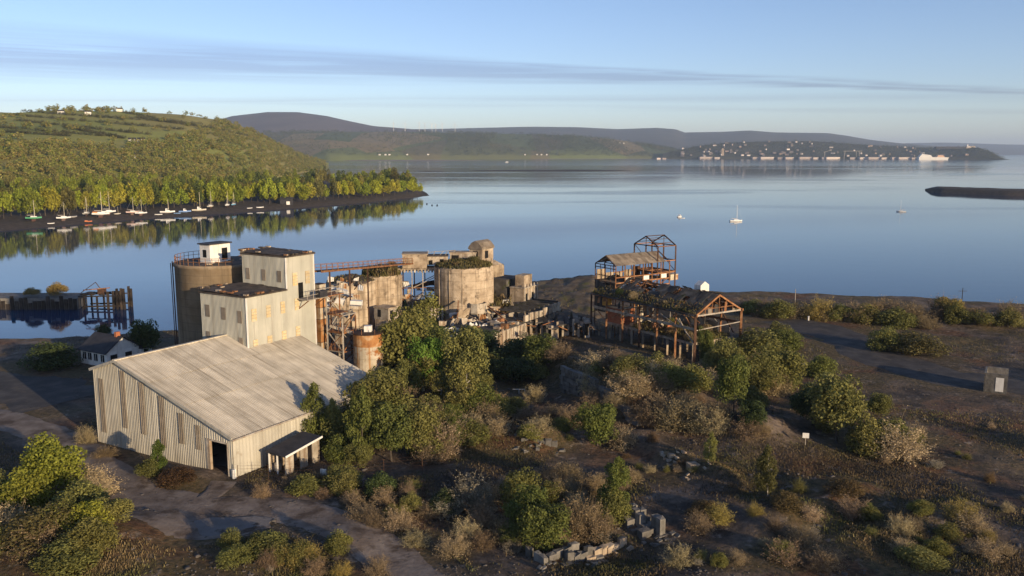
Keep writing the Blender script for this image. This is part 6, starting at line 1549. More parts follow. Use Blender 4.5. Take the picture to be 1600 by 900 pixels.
LM = [(576, 560, 'banded tank'), (480, 650, 'barn side wall'), (450, 730, 'lean-to shed'), (506, 742, 'fence sign'), (622, 800, 'pale tan shrub by the track'), (736, 760, 'large greyish shrub'), (850, 830, 'rounded green bush'), (955, 760, 'upright green tree'), (934, 670, 'bush before the stone wall'), (905, 600, 'stone wall'), (1030, 560, 'steel hall floor'), (1150, 540, 'right column of the steel hall'),
      (1062, 650, 'shrub mound'), (1306, 650, 'large round tree'), (1258, 684, 'trackside sign'), (1199, 740, 'slender birch'), (1500, 790, 'isolated golden shrub'), (1402, 690, 'wide tan shrub'), (708, 640, 'ivy wall stub'), (811, 615, 'tiny white frame'), (672, 560, 'bright green tree'), (1030, 830, 'broken wall stub'), (910, 868, 'foundation walls'), (78, 740, 'bright lime bush'), (340, 820, 'raised slab'), 
      (1263, 577, 'tilted slab'), (800, 700, 'broken kerbs'), (1040, 710, 'sunlit concrete stub'), (770, 540, 'pilastered wall'), (430, 850, 'track bend'), (640, 880, 'bottom of the track'), (560, 700, 'tall thicket tree'), (1400, 530, 'yard bushes'), (1320, 770, 'russet ridge bush'), (1540, 600, 'roofless outbuilding')]
def near(u, v):
    q = min(LM, key=lambda e: (e[0] - u) ** 2 + 2 * (e[1] - v) ** 2); du, dv_ = u - q[0], v - q[1]; d = math.hypot(du, dv_)
    far_ = 'close ' if d < 28 else ('just ' if d < 60 else 'well ')
    side = ('right of' if du > 0 else 'left of') if abs(du) > 2.2 * abs(dv_) else (('below' if dv_ > 0 else 'behind') if abs(dv_) > 1.5 * abs(du) else (('below right of' if du > 0 else 'below left of') if dv_ > 0 else ('behind right of' if du > 0 else 'behind left of')))
    return far_ + side + ' the ' + q[2]
def inside(u, v, poly):
    c = False
    for i in range(len(poly)):
        (x1, y1), (x2, y2) = poly[i], poly[i - 1]
        if (y1 > v) != (y2 > v) and u < (x2 - x1) * (v - y1) / (y2 - y1) + x1: c = not c
    return c
CN = {OLIVE: 'olive', GREEN: 'green', DKGREEN: 'dark green', TAN: 'tan', BROWN: 'brown', GREY: 'grey', GOLD: 'golden', LIME: 'lime'}
frg = np.random.default_rng(314); USED = set()
def fill(poly, n, kinds, cols, wr_, group):
    us, vs_ = [q[0] for q in poly], [q[1] for q in poly]; k = 0; done = []; tries = 0
    while k < n and tries < 4000:
        tries += 1
        u, v = frg.uniform(min(us), max(us)), frg.uniform(min(vs_), max(vs_))
        if not inside(u, v, poly) or any(math.hypot(u - a, (v - b) * 1.8) < wr_[0] * 0.42 for a, b in done): continue
        kd = kinds[frg.integers(len(kinds))]; c = cols[frg.integers(len(cols))]; wp = frg.uniform(*wr_)
        if c in (TAN, GREY, BROWN, GOLD): kd = 'twig'
        if kd == 'twig' and c in (OLIVE, GREEN, DKGREEN): c = BROWN
        lab = CN[c] + {'round': ' rounded bush ', 'tall': ' upright bush ', 'low': ' spreading bush ', 'twig': ' twiggy shrub '}[kd] + near(u, v)
        if lab in USED and tries < 2500: continue
        USED.add(lab); done.append((u, v))
        hp2 = wp * frg.uniform(0.62, 0.95) * (1.35 if kd == 'tall' else 1)
        plant_px(kd, u, v, wp, hp2, c, lab, 'bush' if kd != 'twig' else 'shrub', None, group); k += 1
fill([(440, 690), (520, 640), (600, 590), (760, 585), (760, 640), (735, 705), (640, 735), (540, 735), (470, 715)], 34, ['round', 'round', 'low', 'tall', 'twig'], [OLIVE, OLIVE, GREEN, OLIVE, BROWN], (46, 84), 'thicket right of the barn')
fill([(610, 560), (640, 505), (690, 520), (770, 555), (850, 560), (870, 590), (700, 610)], 14, ['round', 'low'], [OLIVE, OLIVE, GREEN, DKGREEN], (44, 74), 'bushes below the collapsed hall')
fill([(690, 790), (760, 745), (870, 740), (985, 750), (990, 835), (900, 862), (760, 868), (690, 830)], 22, ['low', 'twig', 'twig', 'round'], [OLIVE, BROWN, GREEN, GREY, TAN], (38, 62), 'central foreground clump')
fill([(890, 570), (1080, 590), (1200, 560), (1240, 600), (1190, 680), (1080, 690), (1000, 660), (930, 620)], 34, ['twig', 'low', 'twig'], [TAN, BROWN, OLIVE, TAN], (34, 60), 'shrubs on the mound before the steel hall')
fill([(1150, 600), (1250, 640), (1300, 690), (1430, 720), (1440, 690), (1330, 620), (1240, 530), (1170, 540)], 13, ['round', 'low', 'low'], [OLIVE, OLIVE, GREEN], (38, 62), 'bushes right of the steel hall')
fill([(-20, 740), (110, 720), (180, 800), (190, 860), (150, 900), (-20, 900)], 14, ['low', 'round', 'twig'], [LIME, OLIVE, OLIVE, TAN], (50, 90), 'bushes on the left foreground bank')
fill([(1165, 486), (1600, 500), (1600, 516), (1165, 496)], 22, ['low', 'low', 'twig'], [OLIVE, BROWN, GOLD], (30, 56), 'scrub along the right shore')
fill([(350, 850), (520, 850), (600, 900), (340, 900)], 9, ['low'], [OLIVE, GOLD, BROWN], (40, 66), 'bushes below the track bend')
fill([(700, 640), (880, 620), (900, 690), (760, 700)], 12, ['twig', 'low'], [BROWN, TAN, OLIVE], (34, 60), 'scrub on the slope left of centre')
fill([(1040, 800), (1550, 790), (1560, 890), (1040, 890)], 22, ['low', 'twig', 'low'], [BROWN, OLIVE, TAN, GOLD], (30, 58), 'scrub in the lower right ground')
fill([(385, 775), (480, 752), (640, 752), (690, 800), (600, 830), (500, 790)], 14, ['low', 'twig'], [OLIVE, BROWN, BROWN], (30, 52), 'scrub between fence and track')
# small scrub scattered between the named bushes
rg = np.random.default_rng(5); cnt = 0
def clear(x, y):
    ds = ((x + 38) * E1[0] + (y - 112) * E1[1], (x + 38) * E2[0] + (y - 112) * E2[1])
    if abs(ds[0]) < 16 and abs(ds[1]) < 19: return False
    rr = ((x - RB(RWd / 2, RLn / 2, 0)[0]) * F1[0] + (y - RB(RWd / 2, RLn / 2, 0)[1]) * F1[1], (x - RB(RWd / 2, RLn / 2, 0)[0]) * F2[0] + (y - RB(RWd / 2, RLn / 2, 0)[1]) * F2[1])
    if abs(rr[0]) < 5 and abs(rr[1]) < 14: return False
    return float(trackmask(np.array([x]), np.array([y]))[0]) < 0.3
while cnt < 90:
    u, v = rg.uniform(380, 1600), rg.uniform(560, 900)
    if v < 640 and u < 880: continue
    if 1230 < u and 470 < v < 640 and rg.random() < 0.85: continue
    p = gp(u, v)
    if not clear(p[0], p[1]) or vnoise(p[0] / 9, p[1] / 9, 44) < 0.45: continue
    kind = 'twig'; wd = rg.uniform(0.9, 2.3)
    ci = rg.integers(5); lab = ['tan', 'brown', 'grey', 'olive', 'russet'][ci] + ' small dry scrub tuft ' + near(u, v)
    if lab in USED: continue
    USED.add(lab); plant(kind, p - UP * 0.05, wd, wd * rg.uniform(0.55, 0.95), [TAN, BROWN, GREY, OLIVE, (0.15, 0.095, 0.045)][ci], lab, 'scrub', 'dry_scrub', 'small scrub scattered over the waste ground')
    cnt += 1
# unseen trees added beyond the right and behind the camera to shade the lower right
for k in range(26):
    f = k / 25
    x = np.interp(f, [0, 1], [44, 150]) + rg.normal(0, 5); y = np.interp(f, [0, 1], [-18, 98]) + rg.normal(0, 5)
    if 3 < k < 5 or k in (9, 14, 19): continue
    h_ = rg.uniform(10, 15)
    plant('round', V3(x, y, hz(x, y) - 0.2), rg.uniform(8, 12), h_, OLIVE, 'broad unseen tree added off to the right for its shade', 'tree', 'added_shade_tree', 'trees added beyond the view for their shade')

# ------------------------------------------------------------------ ground cover and rubble
def scatter(n, seed, ok):
    rg = np.random.default_rng(seed); out = []
    while sum(len(o) for o in out) < n:
        u = rg.uniform(-40, 1640, n); v = 480 + (930 - 480) * rg.random(n) ** 0.8
        b = (450 - v) / F; dy = cp + b * sp; dz = -sp + b * cp; t = (3.2 - CAMZ) / dz
        x = (u - 800) / F * t; y = dy * t
        m = ok(x, y, rg) & (np.interp(x, SHX, SHY) - y > 3)
        out.append(np.stack([x[m], y[m]], 1))
    q = np.concatenate(out)[:n]
    return np.stack([q[:, 0], q[:, 1], hgt(q[:, 0], q[:, 1])], 1), rg
def open_ground(x, y):
    d1 = (x + 38) * E1[0] + (y - 112) * E1[1]; d2 = (x + 38) * E2[0] + (y - 112) * E2[1]
    return ~((np.abs(d1) < 14.5) & (np.abs(d2) < 17.5))
pts, rg2 = scatter(95000, 3, lambda x, y, r: open_ground(x, y) & (trackmask(x, y) < 0.55) & (r.random(len(x)) < np.clip((vnoise(x / 9, y / 9, 51) - 0.42) * 4, 0.02, 1)))
v, q = weed_mesh(9, len(pts), lambda r, n: pts, 0.04, 0.22)
setp(link('dry_grass', mesh_np('dry_grass', v, q, mats=[M['tuft']])), kind='stuff', label='dry grass and dead weeds over the waste ground', cat='grass')
pts, rg2 = scatter(4500, 4, lambda x, y, r: open_ground(x, y) & (r.random(len(x)) < np.clip((vnoise(x / 6, y / 6, 71) - 0.42) * 3, 0.04, 1)))
n = len(pts); s = rg2.uniform(0.04, 0.12, n) * np.where(rg2.random(n) < 0.06, 2.4, 1)
cube = np.array([(-1, -1, -.6), (1, -1, -.6), (1, 1, -.6), (-1, 1, -.6), (-.7, -.8, .6), (.8, -.7, .5), (.7, .8, .7), (-.8, .6, .5)])
an = rg2.uniform(0, 6.28, n); ca, sa = np.cos(an)[:, None], np.sin(an)[:, None]
cx = cube[None, :, 0] * rg2.uniform(0.6, 1.6, (n, 1)) * s[:, None]; cy = cube[None, :, 1] * rg2.uniform(0.6, 1.4, (n, 1)) * s[:, None]; cz = cube[None, :, 2] * s[:, None] * rg2.uniform(0.5, 1.2, (n, 1))
vv = np.stack([pts[:, :1] + cx * ca - cy * sa, pts[:, 1:2] + cx * sa + cy * ca, pts[:, 2:] + cz], 2).reshape(-1, 3)
o = (np.arange(n) * 8)[:, None]
qq = np.concatenate([o + np.array([f]) for f in ((0, 3, 2, 1), (4, 5, 6, 7), (0, 1, 5, 4), (1, 2, 6, 5), (2, 3, 7, 6), (3, 0, 4, 7))])
M['rubble'] = wmat('loose rubble', [(0.3, (0.06, 0.053, 0.047)), (0.7, (0.15, 0.132, 0.115))], 1.5, None, None, 0, 0.95, 0, 0)
setp(link('rubble', mesh_np('rubble', vv, qq, mats=[M['rubble']])), kind='stuff', label='loose rubble and stones over the waste ground', cat='rubble')

# ------------------------------------------------------------------ the far wooded shore and hill
rg = np.random.default_rng(21)
def ftree(kind, p, wd, ht, col, label, group, name='shore_tree'):
    me = PROTO[kind, rg.integers(3)][0]
    o = link(name, me, p); o.scale = (wd / 2, wd / 2, ht / 2); o.rotation_euler = (0, 0, rg.uniform(0, 6.28))
    b_ = rg.uniform(0.8, 1.2); o.color = (*[c * b_ for c in col], 1)
    return setp(o, label, 'tree', group)
SPRING = [(0.31, 0.33, 0.03), (0.27, 0.31, 0.032), (0.34, 0.31, 0.036), (0.22, 0.27, 0.03), (0.32, 0.29, 0.042)]
def pen_pt(u, e):
    dn = float(shore_d(np.array([u]))[0]); df = float(PEN_F(u)); t = e / (df - dn)
    x, y, z = pen_z(np.array([float(u)]), np.array([t])); return V3(x[0], y[0], z[0])
BOATU = [(62, 'green hulled yacht'), (108, 'yacht beside the bare hull'), (144, 'grey bow-on yacht'), (170, 'long white yacht'), (215, 'red footed yacht'), (269, 'big cabin cruiser'), (296, 'blue motor boat'), (318, 'cream fishing boat'), (362, 'white bow-on yacht'), (412, 'white open boat'), (443, 'dark boathouse'), (500, 'bend in the wooded point'), (560, 'middle of the wooded point'), (610, 'outer wooded point'), (650, 'tip of the wooded point')]
u = -60.0; k = 0
while u < 658:                                                     # sunlit front row along the shore
    e = 26 + rg.uniform(-3, 14) + (14 if u < 420 else 0)
    p = pen_pt(u, min(e, 0.5 * (float(PEN_F(u)) - float(shore_d(np.array([u]))[0]))))
    w_ = rg.uniform(9, 16); h_ = rg.uniform(13, 20) * (0.8 if u > 600 else 1)
    ci = rg.integers(6); bl_ = min(BOATU, key=lambda q: abs(q[0] - u))
    ftree('ftree', p - UP * 0.3, w_, h_, (SPRING + [(0.155, 0.15, 0.045)])[ci], ['lime', 'leaf green', 'yellow green', 'mid green', 'golden', 'brown'][ci] + ' front row shore tree ' + ('behind the ' if abs(bl_[0] - u) < 9 else ('left of the ' if u < bl_[0] else 'right of the ')) + bl_[1], 'front row of trees on the far shore')
    u += w_ * 0.40 * F / p[1]; k += 1
nfront = k
for k in range(235):                                               # darker trees behind them
    u = rg.uniform(-80, 650); dn = float(shore_d(np.array([u]))[0]); df = float(PEN_F(u))
    e = 40 + (min(df - dn - 20, 260) - 40) * rg.random() ** 1.3
    if e < 36: continue
    p = pen_pt(u, e)
    dark = rg.random()
    col = (0.21, 0.235, 0.03) if dark < 0.5 else ((0.09, 0.115, 0.026) if dark < 0.75 else (0.16, 0.145, 0.04))
    ftree('ftree', p - UP * 0.3, rg.uniform(9, 14), rg.uniform(14, 20), col, ('mid green' if dark < 0.5 else 'dark green' if dark < 0.75 else 'brown') + ' woodland tree standing back behind the ' + min(BOATU, key=lambda q: abs(q[0] - u))[1], 'woodland trees behind the front row', 'woodland_tree')
# woodland on the hillside: too many to count
def wood(name, label, n, seed, place, wr, hr, mat, proto='mtree', only=None):
    rg = np.random.default_rng(seed); V_, Q_, off = [], [], 0
    pr = [PROTO[proto, k][1] for k in range(3)]
    P_ = place(n, rg)
    for p in P_:
        v1, q1 = pr[rg.integers(3)]
        if only: sel = rg.permutation(len(q1))[:only]; idx = (sel[:, None] * 4 + np.arange(4)[None]).ravel(); v1 = v1[idx]; q1 = np.arange(len(sel) * 4).reshape(-1, 4)
        a = rg.uniform(0, 6.28); wd = rg.uniform(*wr) / 2; h_ = rg.uniform(*hr) / 2
        R_ = np.array([[math.cos(a), -math.sin(a), 0], [math.sin(a), math.cos(a), 0], [0, 0, 1]])
        V_.append((v1 * np.array([wd, wd, h_])) @ R_.T + p); Q_.append(q1 + off); off += len(v1)
    setp(link(name, mesh_np(name, np.concatenate(V_), np.concatenate(Q_), mats=[mat])), kind='stuff', label=label, cat='wood')
def hill_v(x, y, z): return HY + (CAMZ - z) * F / y
def place_hill(n, rg):
    out = []
    while len(out) < n:
        u = rg.uniform(-120, 515); t = rg.uniform(-0.04, 1.04)
        x, y, z = hill_z(np.array([u]), np.array([max(t, 0.004)])); v = hill_v(x[0], y[0], z[0])
        edge = np.interp(u, [-100, 45, 200, 330, 390], [226, 226, 230, 208, 150])
        dens = 1.0 if v > edge else 0.02
        if v < edge and abs(((v - 0.09 * u) / 11.0) % 1 - 0.5) < 0.07 and rg.random() < 0.55: dens = 0.55       # hedgerows
        if v < HILL_V(u) + 4.5 and 95 < u < 200: dens = 0.9                                    # trees on the crest
        if v < HILL_V(u) + 2 and 200 < u < 350: dens = 0.12
        if rg.random() < dens and y[0] < HILL_D(u) * 1.03: out.append(V3(x[0], y[0], z[0] - 0.8))
    return out
wood('hillside_wood', 'brown and green woodland covering the lower hillside', 2300, 61, place_hill, (9, 15), (7, 12), M['farleaf'], 'mtree', 130)
def place_hedge(n, rg):
    out = []
    lines = [((45, 182), (300, 204)), ((45, 190), (250, 212)), ((-60, 194), (180, 214)), ((60, 177), (330, 196)), ((120, 200), (210, 218)), ((210, 178), (400, 214)), ((-60, 203), (130, 214)), ((230, 186), (370, 206))]
    while len(out) < n:
        a, b = lines[rg.integers(len(lines))]; f = rg.random(); u = a[0] + (b[0] - a[0]) * f; v = a[1] + (b[1] - a[1]) * f
        ts = np.linspace(0.02, 1, 160); x, y, z = hill_z(np.full(160, u), ts); vv_ = hill_v(x, y, z); k = int(np.argmin(np.abs(vv_ - v)))
        if abs(vv_[k] - v) < 2.5: out.append(V3(x[k] + rg.normal(0, 2), y[k] + rg.normal(0, 2), z[k] - 0.5))
    return out
wood('hedgerows', 'dark hedgerow lines dividing the hill pastures', 1700, 62, place_hedge, (5, 9), (3, 7), M['hedgeleaf'], 'mtree', 40)
def place_ridge(n, rg):
    out = []
    while len(out) < n:
        u = rg.uniform(380, 1085); t = rg.random() ** 0.8
        x, y, z = ridge_z(np.array([u]), np.array([max(t, 0.03)]))
        f = vnoise(x[0] / 260, y[0] / 420, 5)
        keep = (0.95 if u > 700 else 0.35) if f > 0.34 else 0.12
        if u < 720 and t > 0.25 and f < 0.6: keep = 0.12
        if u > 780 and t > 0.93: keep = 0.2
        if rg.random() < keep: out.append(V3(x[0], y[0], z[0] - 2))
    return out
wood('ridge_wood', 'dark conifer and mixed woods on the far ridge across the water', 5200, 63, place_ridge, (22, 40), (16, 26), M['ridgeleaf'], 'mtree', 14)
def place_town(n, rg):
    out = []
    while len(out) < n:
        u = rg.uniform(1040, 1550); t = rg.random()
        x, y, z = town_z(np.array([u]), np.array([max(t, 0.06)])); out.append(V3(x[0], y[0], z[0] - 2))
    return out
wood('town_trees', 'dark tree cover between the houses of the far harbour town', 1700, 64, place_town, (20, 38), (12, 20), M['ridgeleaf'], 'mtree', 14)

# ------------------------------------------------------------------ boats
def loft(sections):
    """sections: list of rings (same count) of points -> MB"""
    mb = MB(); n = len(sections[0])
    for ring in sections: mb.v += [tuple(p) for p in ring]
    for k in range(len(sections) - 1):
        for i in range(n - 1): mb.f.append((k * n + i, (k + 1) * n + i, (k + 1) * n + i + 1, k * n + i + 1)); mb.m.append(0)
    return mb
def hull_mb(L=8.0, Bm=2.6, D=1.2, stern=0.6):
    S = []
    for f in np.linspace(0, 1, 9):
        b = Bm / 2 * (stern + (1 - stern) * min(1, f * 2.4)) * (1 - max(0, (f - 0.55) / 0.45) ** 2.2) + 0.02
        sh = 0.12 * L / 8 * (2 * f - 0.7) ** 2; x = (f - 0.5) * L
        dp = D * (0.75 + 0.25 * math.sin(math.pi * f)) * (1 - 0.5 * max(0, (f - 0.7) / 0.3))
        S.append([(x, -b, D + sh), (x, -b * 0.92, D * 0.45), (x, -b * 0.5, D - dp + 0.12), (x, 0, D - dp), (x, b * 0.5, D - dp + 0.12), (x, b * 0.92, D * 0.45), (x, b, D + sh)])
    mb = loft(S); n = 7
    mb.f.append(tuple(range(n))); mb.m.append(0)
    for k in range(8): mb.f.append((k * n, k * n + 6, (k + 1) * n + 6, (k + 1) * n)); mb.m.append(0)
    return mb
HULL = hull_mb().mesh('hull', M['paint']); 
mb = MB(); mb.prism([(-1.6, -0.75, 1.15), (1.9, -0.5, 1.15), (1.5, -0.42, 1.65), (-1.5, -0.65, 1.75)], (0, 0.01, 0)); 
def cab(x0, x1, w0, w1, h): 
    m2 = MB(); m2.hexa([(x0, -w0, 1.1), (x1, -w1, 1.1), (x1, w1, 1.1), (x0, w0, 1.1), (x0, -w0 * .85, 1.1 + h), (x1 - h * 0.5, -w1 * .8, 1.1 + h * .8), (x1 - h * 0.5, w1 * .8, 1.1 + h * .8), (x0, w0 * .85, 1.1 + h)]); return m2
COACH = cab(-1.4, 1.9, 0.85, 0.5, 0.6).mesh('coachroof', M['paint'])
WHEEL = cab(-1.0, 1.4, 0.95, 0.8, 1.6).mesh('wheelhouse', M['paint'])
KEEL = MB().hexa([(-1.2, -.1, -1.2), (0.6, -.1, -1.2), (0.6, .1, -1.2), (-1.2, .1, -1.2), (-1.0, -.14, .2), (1.4, -.14, .2), (1.4, .14, .2), (-1.0, .14, .2)]).mesh('keel', M['paint'])
MAST = MB().tube((0.6, 0, 1.1), (0.5, 0, 10.6), 0.10, 0.07, 6).mesh('mast', M['paint'])
BOOM = MB().tube((0.55, 0, 2.2), (-3.0, 0, 2.3), 0.13, 0.13, 6).mesh('boom', M['paint'])
mb = MB(); [mb.beam(a, (0.5, 0, 10.4), 0.03) for a in ((3.9, 0, 1.4), (-3.9, 0, 1.3), (0.5, 1.2, 1.2), (0.5, -1.2, 1.2))]; STAY = mb.mesh('rigging', M['paint'])
mb = MB(); [mb.beam((x_, s_ * 1.5, -1.2), (x_, s_ * 0.95, 0.6), 0.12) for x_ in (-2, 1.6) for s_ in (-1, 1)]; PROP = mb.mesh('cradle', M['timber'])
WIN = MB().box((0.2, 0, 1.95), (0.75, 0, 0), (0, 0.9, 0), (0, 0, 0.22)).mesh('cabin_window', M['glass'])
WH_, CREAM = (0.78, 0.77, 0.74), (0.62, 0.57, 0.47)
def boat(p, L, rot, label, hullc=WH_, kind='sail', keel=True, mastc=(0.75, 0.70, 0.60), mast=1.0, group=None, name=None):
    t = thing(name or ('sailing_boat' if kind == 'sail' else 'motor_boat'), label, 'boat', p, group)
    t.rotation_euler = (random.uniform(-.03, .03), 0, rot); s = L / 8; t.scale = (s, s, s)
    def pt(nm, me, col=None):
        o = link(nm, me, (0, 0, 0), t)
        if col: o.color = (*col, 1)
        return o
    pt('hull', HULL, hullc)
    if keel: pt('keel', KEEL, (0.10, 0.05, 0.04)); pt('cradle', PROP)
    if kind == 'sail':
        pt('coachroof', COACH, WH_); pt('boom', BOOM, (0.55, 0.5, 0.45)); pt('rigging', STAY, (0.5, 0.5, 0.5))
    elif kind == 'motor':
        c = pt('wheelhouse', WHEEL, WH_); o = link('window', WIN, (0, 0, 0), c)
    if mast: 
        o = pt('mast', MAST, mastc); o.scale = (1, 1, mast)
    return t
def shore_pt(u, v):
    dn = float(shore_d(np.array([float(u)]))[0]); best = None
    for e in np.arange(2, 40, 0.5):
        p = pen_pt(u, e); pv = HY + (CAMZ - p[2]) * F / p[1]
        if pv <= v: return p
    return p
BO = [(62, 345, 8, 0.1, 'green hulled yacht propped at the left end of the boat shore', (0.10, 0.35, 0.18), 'sail', 1.0), (108, 344, 7.5, 0.4, 'white yacht with rust foot left of the bare upturned hull', WH_, 'sail', 0.85), (124, 339, 6, 1.2, 'bare grey hull without mast between two yachts', (0.45, 0.43, 0.40), 'hull', 0),
      (144, 337, 7.5, 1.4, 'grey yacht seen bow-on with a tall pale mast', (0.42, 0.40, 0.36), 'sail', 1.05), (166, 339, 9.5, 0.15, 'long white yacht with an orange cover on deck', WH_, 'sail', 1.1), (178, 335, 8.5, 0.5, 'white yacht close behind the long one with twin tall masts', WH_, 'sail', 1.15),
      (192, 334, 5, 1.0, 'small pale dinghy hull right of the twin masted pair', CREAM, 'hull', 0.7), (215, 335, 7.5, 0.3, 'red footed yacht with slim mast in the middle of the shore', (0.60, 0.45, 0.40), 'sail', 0.95), (228, 336, 7, 0.2, 'white yacht with slim mast right of the red footed one', WH_, 'sail', 0.98),
      (255, 335, 4.5, 0.1, 'small white rowing boat low on the shingle', WH_, 'hull', 0), (269, 332, 9, 0.2, 'big white cabin cruiser with a covered wheelhouse', WH_, 'motor', 0.75), (296, 331, 7.5, 0.15, 'blue and white motor boat low on the shore', (0.20, 0.32, 0.60), 'motor', 0),
      (318, 329, 9, 0.2, 'cream fishing boat with heavy mast and white signs', CREAM, 'motor', 1.05), (336, 325, 7, 1.2, 'cream yacht seen bow-on right of the fishing boat', CREAM, 'sail', 1.15), (362, 323, 6.8, 1.4, 'white yacht seen bow-on with a tall mast near the point', WH_, 'sail', 1.15), (372, 322, 6.6, 1.3, 'blue hulled yacht beside the bow-on white yacht', (0.16, 0.36, 0.52), 'sail', 1.05),
      (146, 346, 4, 0.1, 'orange dinghy at the waterline below the grey yacht', (0.65, 0.22, 0.10), 'hull', 0), (88, 349, 3.5, 0.3, 'tiny white tender on the shingle left of the white yacht', WH_, 'hull', 0), (412, 324, 5, 0.2, 'white open boat near the dark boathouse', WH_, 'hull', 0), (284, 333, 4.2, 0.0, 'blue tender beside the big cabin cruiser', (0.2, 0.35, 0.6), 'hull', 0), (396, 325, 4.0, 0.5, 'small white tender left of the open boat', WH_, 'hull', 0)]
for u, v, L, rot, lab, hc_, kd, ms in BO:
    p = shore_pt(u, v); keel = kd == 'sail'
    b_ = boat(p + UP * (1.25 * L / 8 if keel else 0.05), L, rot + 0.2, lab, hc_, kd, keel, (0.78, 0.68, 0.48), ms)
    if 'orange' in lab and 'yacht' in lab:
        o = link('deck_cover', COACH, (-2.2, 0, 0.1), b_); o.color = (0.7, 0.25, 0.08, 1)
p = pen_pt(443, 24); t = thing('boathouse', 'small dark boathouse with pale door at the trees on the far shore', 'building', p)
MB().slab(p - UP, V3(9, 1.5, 0), V3(-1, 6, 0), UP * 4.2).part('wall', M['slate'], t); MB().prism([p + UP * 3.2, p + V3(-1, 6, 3.2), p + V3(-.5, 3, 5.2)], V3(9, 1.5, 0)).part('roof', M['slate'], t); MB().slab(p + V3(4.5, 0.65, -0.5), V3(2.4, .4, 0), V3(0, .1, 0), UP * 2.4).part('door', M['white'], t)
for u, v, L, rot, lab, kd, hc_ in ((1150, 346, 7.6, 0.15, 'white sailing boat moored in the middle of the lough', 'sail', WH_), (1408, 331, 6.2, 2.7, 'white sailing boat moored off the stone spit', 'sail', WH_), (1062, 339, 5.6, 0.9, 'small white motor boat moored left of the sailing boat', 'motor', WH_), (792, 253.5, 14, 0.3, 'tiny white boat far out below the wooded ridge', 'motor', WH_)):
    p = G(u, v, 0.0); boat(p - UP * 0.42 * L / 8, L, rot, lab, hc_, kd, False, (0.85, 0.85, 0.84), 1.0 if kd == 'sail' else 0)
p = G(1067, 341, 0); boat(p - UP * 0.2, 2.6, 0.0, 'tiny tender tied astern of the small motor boat', WH_, 'hull', False, mast=0)
for k, (u, v) in enumerate(((667, 319), (675, 321), (683, 321))):
    p = G(u, v, 0.0); mb = MB(); mb.lathe(p - UP * 0.2, [(0.01, 0), (0.5, 0.2), (0.55, 0.6), (0.25, 1.0), (0.01, 1.1)], 10); mb.solo('mooring_buoy', M['black'], p, ['left dark mooring buoy off the wooded point', 'middle dark mooring buoy off the wooded point', 'right dark mooring buoy off the wooded point'][k], 'buoy', smooth=True)

# ------------------------------------------------------------------ far town, ferry, turbines, farmhouses
def house_mesh(w_, d_, h_, rf_, wallm, roofm):
    mb = MB(); mb.slab((-w_ / 2, -d_ / 2, -3), (w_, 0, 0), (0, d_, 0), (0, 0, h_ + 3)); mb.cur = 1
    mb.prism([(-w_ / 2 - .2, -d_ / 2 - .3, h_), (-w_ / 2 - .2, d_ / 2 + .3, h_), (-w_ / 2 - .2, 0, h_ + rf_)], (w_ + .4, 0, 0)); return mb.mesh('house', [M[wallm], M[roofm]])
M['townroof'] = wmat('grey roofs', [(0.3, (0.10, 0.085, 0.08)), (0.7, (0.17, 0.14, 0.13))], 0.1, rnd=0.3, bump=0)
M['townwall'] = wmat('town walls', [(0.3, (0.80, 0.74, 0.68)), (0.7, (0.86, 0.84, 0.80))], 0.05, rnd=0.2, bump=0, objcol=True)
HM = [house_mesh(13, 8, 5, 4, 'townwall', 'townroof'), house_mesh(9, 7, 5, 4, 'townwall', 'townroof'), house_mesh(22, 9, 5, 4, 'townwall', 'townroof')]
rg = np.random.default_rng(77)
TOWNU = [(1070, 'left end of the town'), (1121, 'tan tower block'), (1165, 'gap right of the tower block'), (1230, 'middle of the town'), (1277, 'slim crane'), (1320, 'gantry crane'), (1370, 'harbour right of the cranes'), (1415, 'ferry bow'), (1490, 'ferry stern')]
for k in range(100):
    u = np.clip(rg.normal(1230, 130), 1060, 1500) if k % 3 else rg.uniform(1065, 1500); t = min(0.97, 0.05 + 0.85 * rg.random() ** 1.5)
    x, y, z = town_z(np.array([u]), np.array([t]))
    o = link('town_house', HM[rg.integers(3)], (x[0], y[0], z[0] + rg.uniform(4, 9))); o.rotation_euler = (0, 0, rg.normal(0.2, 0.5)); c = rg.choice(3, p=[.3, .35, .35]); o.color = [(0.72, 0.68, 0.66, 1), (0.4, 0.32, 0.28, 1), (0.2, 0.18, 0.17, 1)][c]
    setp(o, ['white', 'tan', 'dark'][c] + ' town house ' + ('low down ' if t < 0.3 else 'up the slope ') + 'near the ' + min(TOWNU, key=lambda q: abs(q[0] - u))[1], 'house', 'houses of the far harbour town')
SHM = [house_mesh(50, 30, 7, 3, 'townwall', 'townroof'), house_mesh(80, 34, 8, 3, 'townwall', 'townroof'), house_mesh(32, 26, 6, 3, 'townwall', 'townroof')]
for k, u in enumerate((1172, 1188, 1208, 1222, 1247, 1262, 1278, 1288, 1318, 1335, 1352, 1366, 1384, 1398, 1412, 1428, 1095, 1112, 1036, 1030)):
    if u < 1050: p = G(u, 248.3, 2.0); o = link('quay_shed', SHM[2], p)
    else:
        x, y, z = town_z(np.array([float(u)]), np.array([0.045])); o = link('quay_shed', SHM[k % 3], (x[0], y[0] - 10, 4))
    o.color = (0.8, 0.72, 0.66, 1) if k % 2 else (0.5, 0.44, 0.4, 1); setp(o, ('pale' if k % 2 else 'grey') + ' quayside shed on the far waterfront ' + ('left of' if u < min(TOWNU, key=lambda q: abs(q[0] - u))[0] else 'right of') + ' the ' + min(TOWNU, key=lambda q: abs(q[0] - u))[1], 'shed', 'quayside sheds on the far waterfront')
fy = dv(249.6); fp = G(1459, 249.6, 0.0)
fr = thing('ferry', 'large white ferry berthed at the far right waterfront', 'ship', fp)
fx = 46 * fy / F / 2
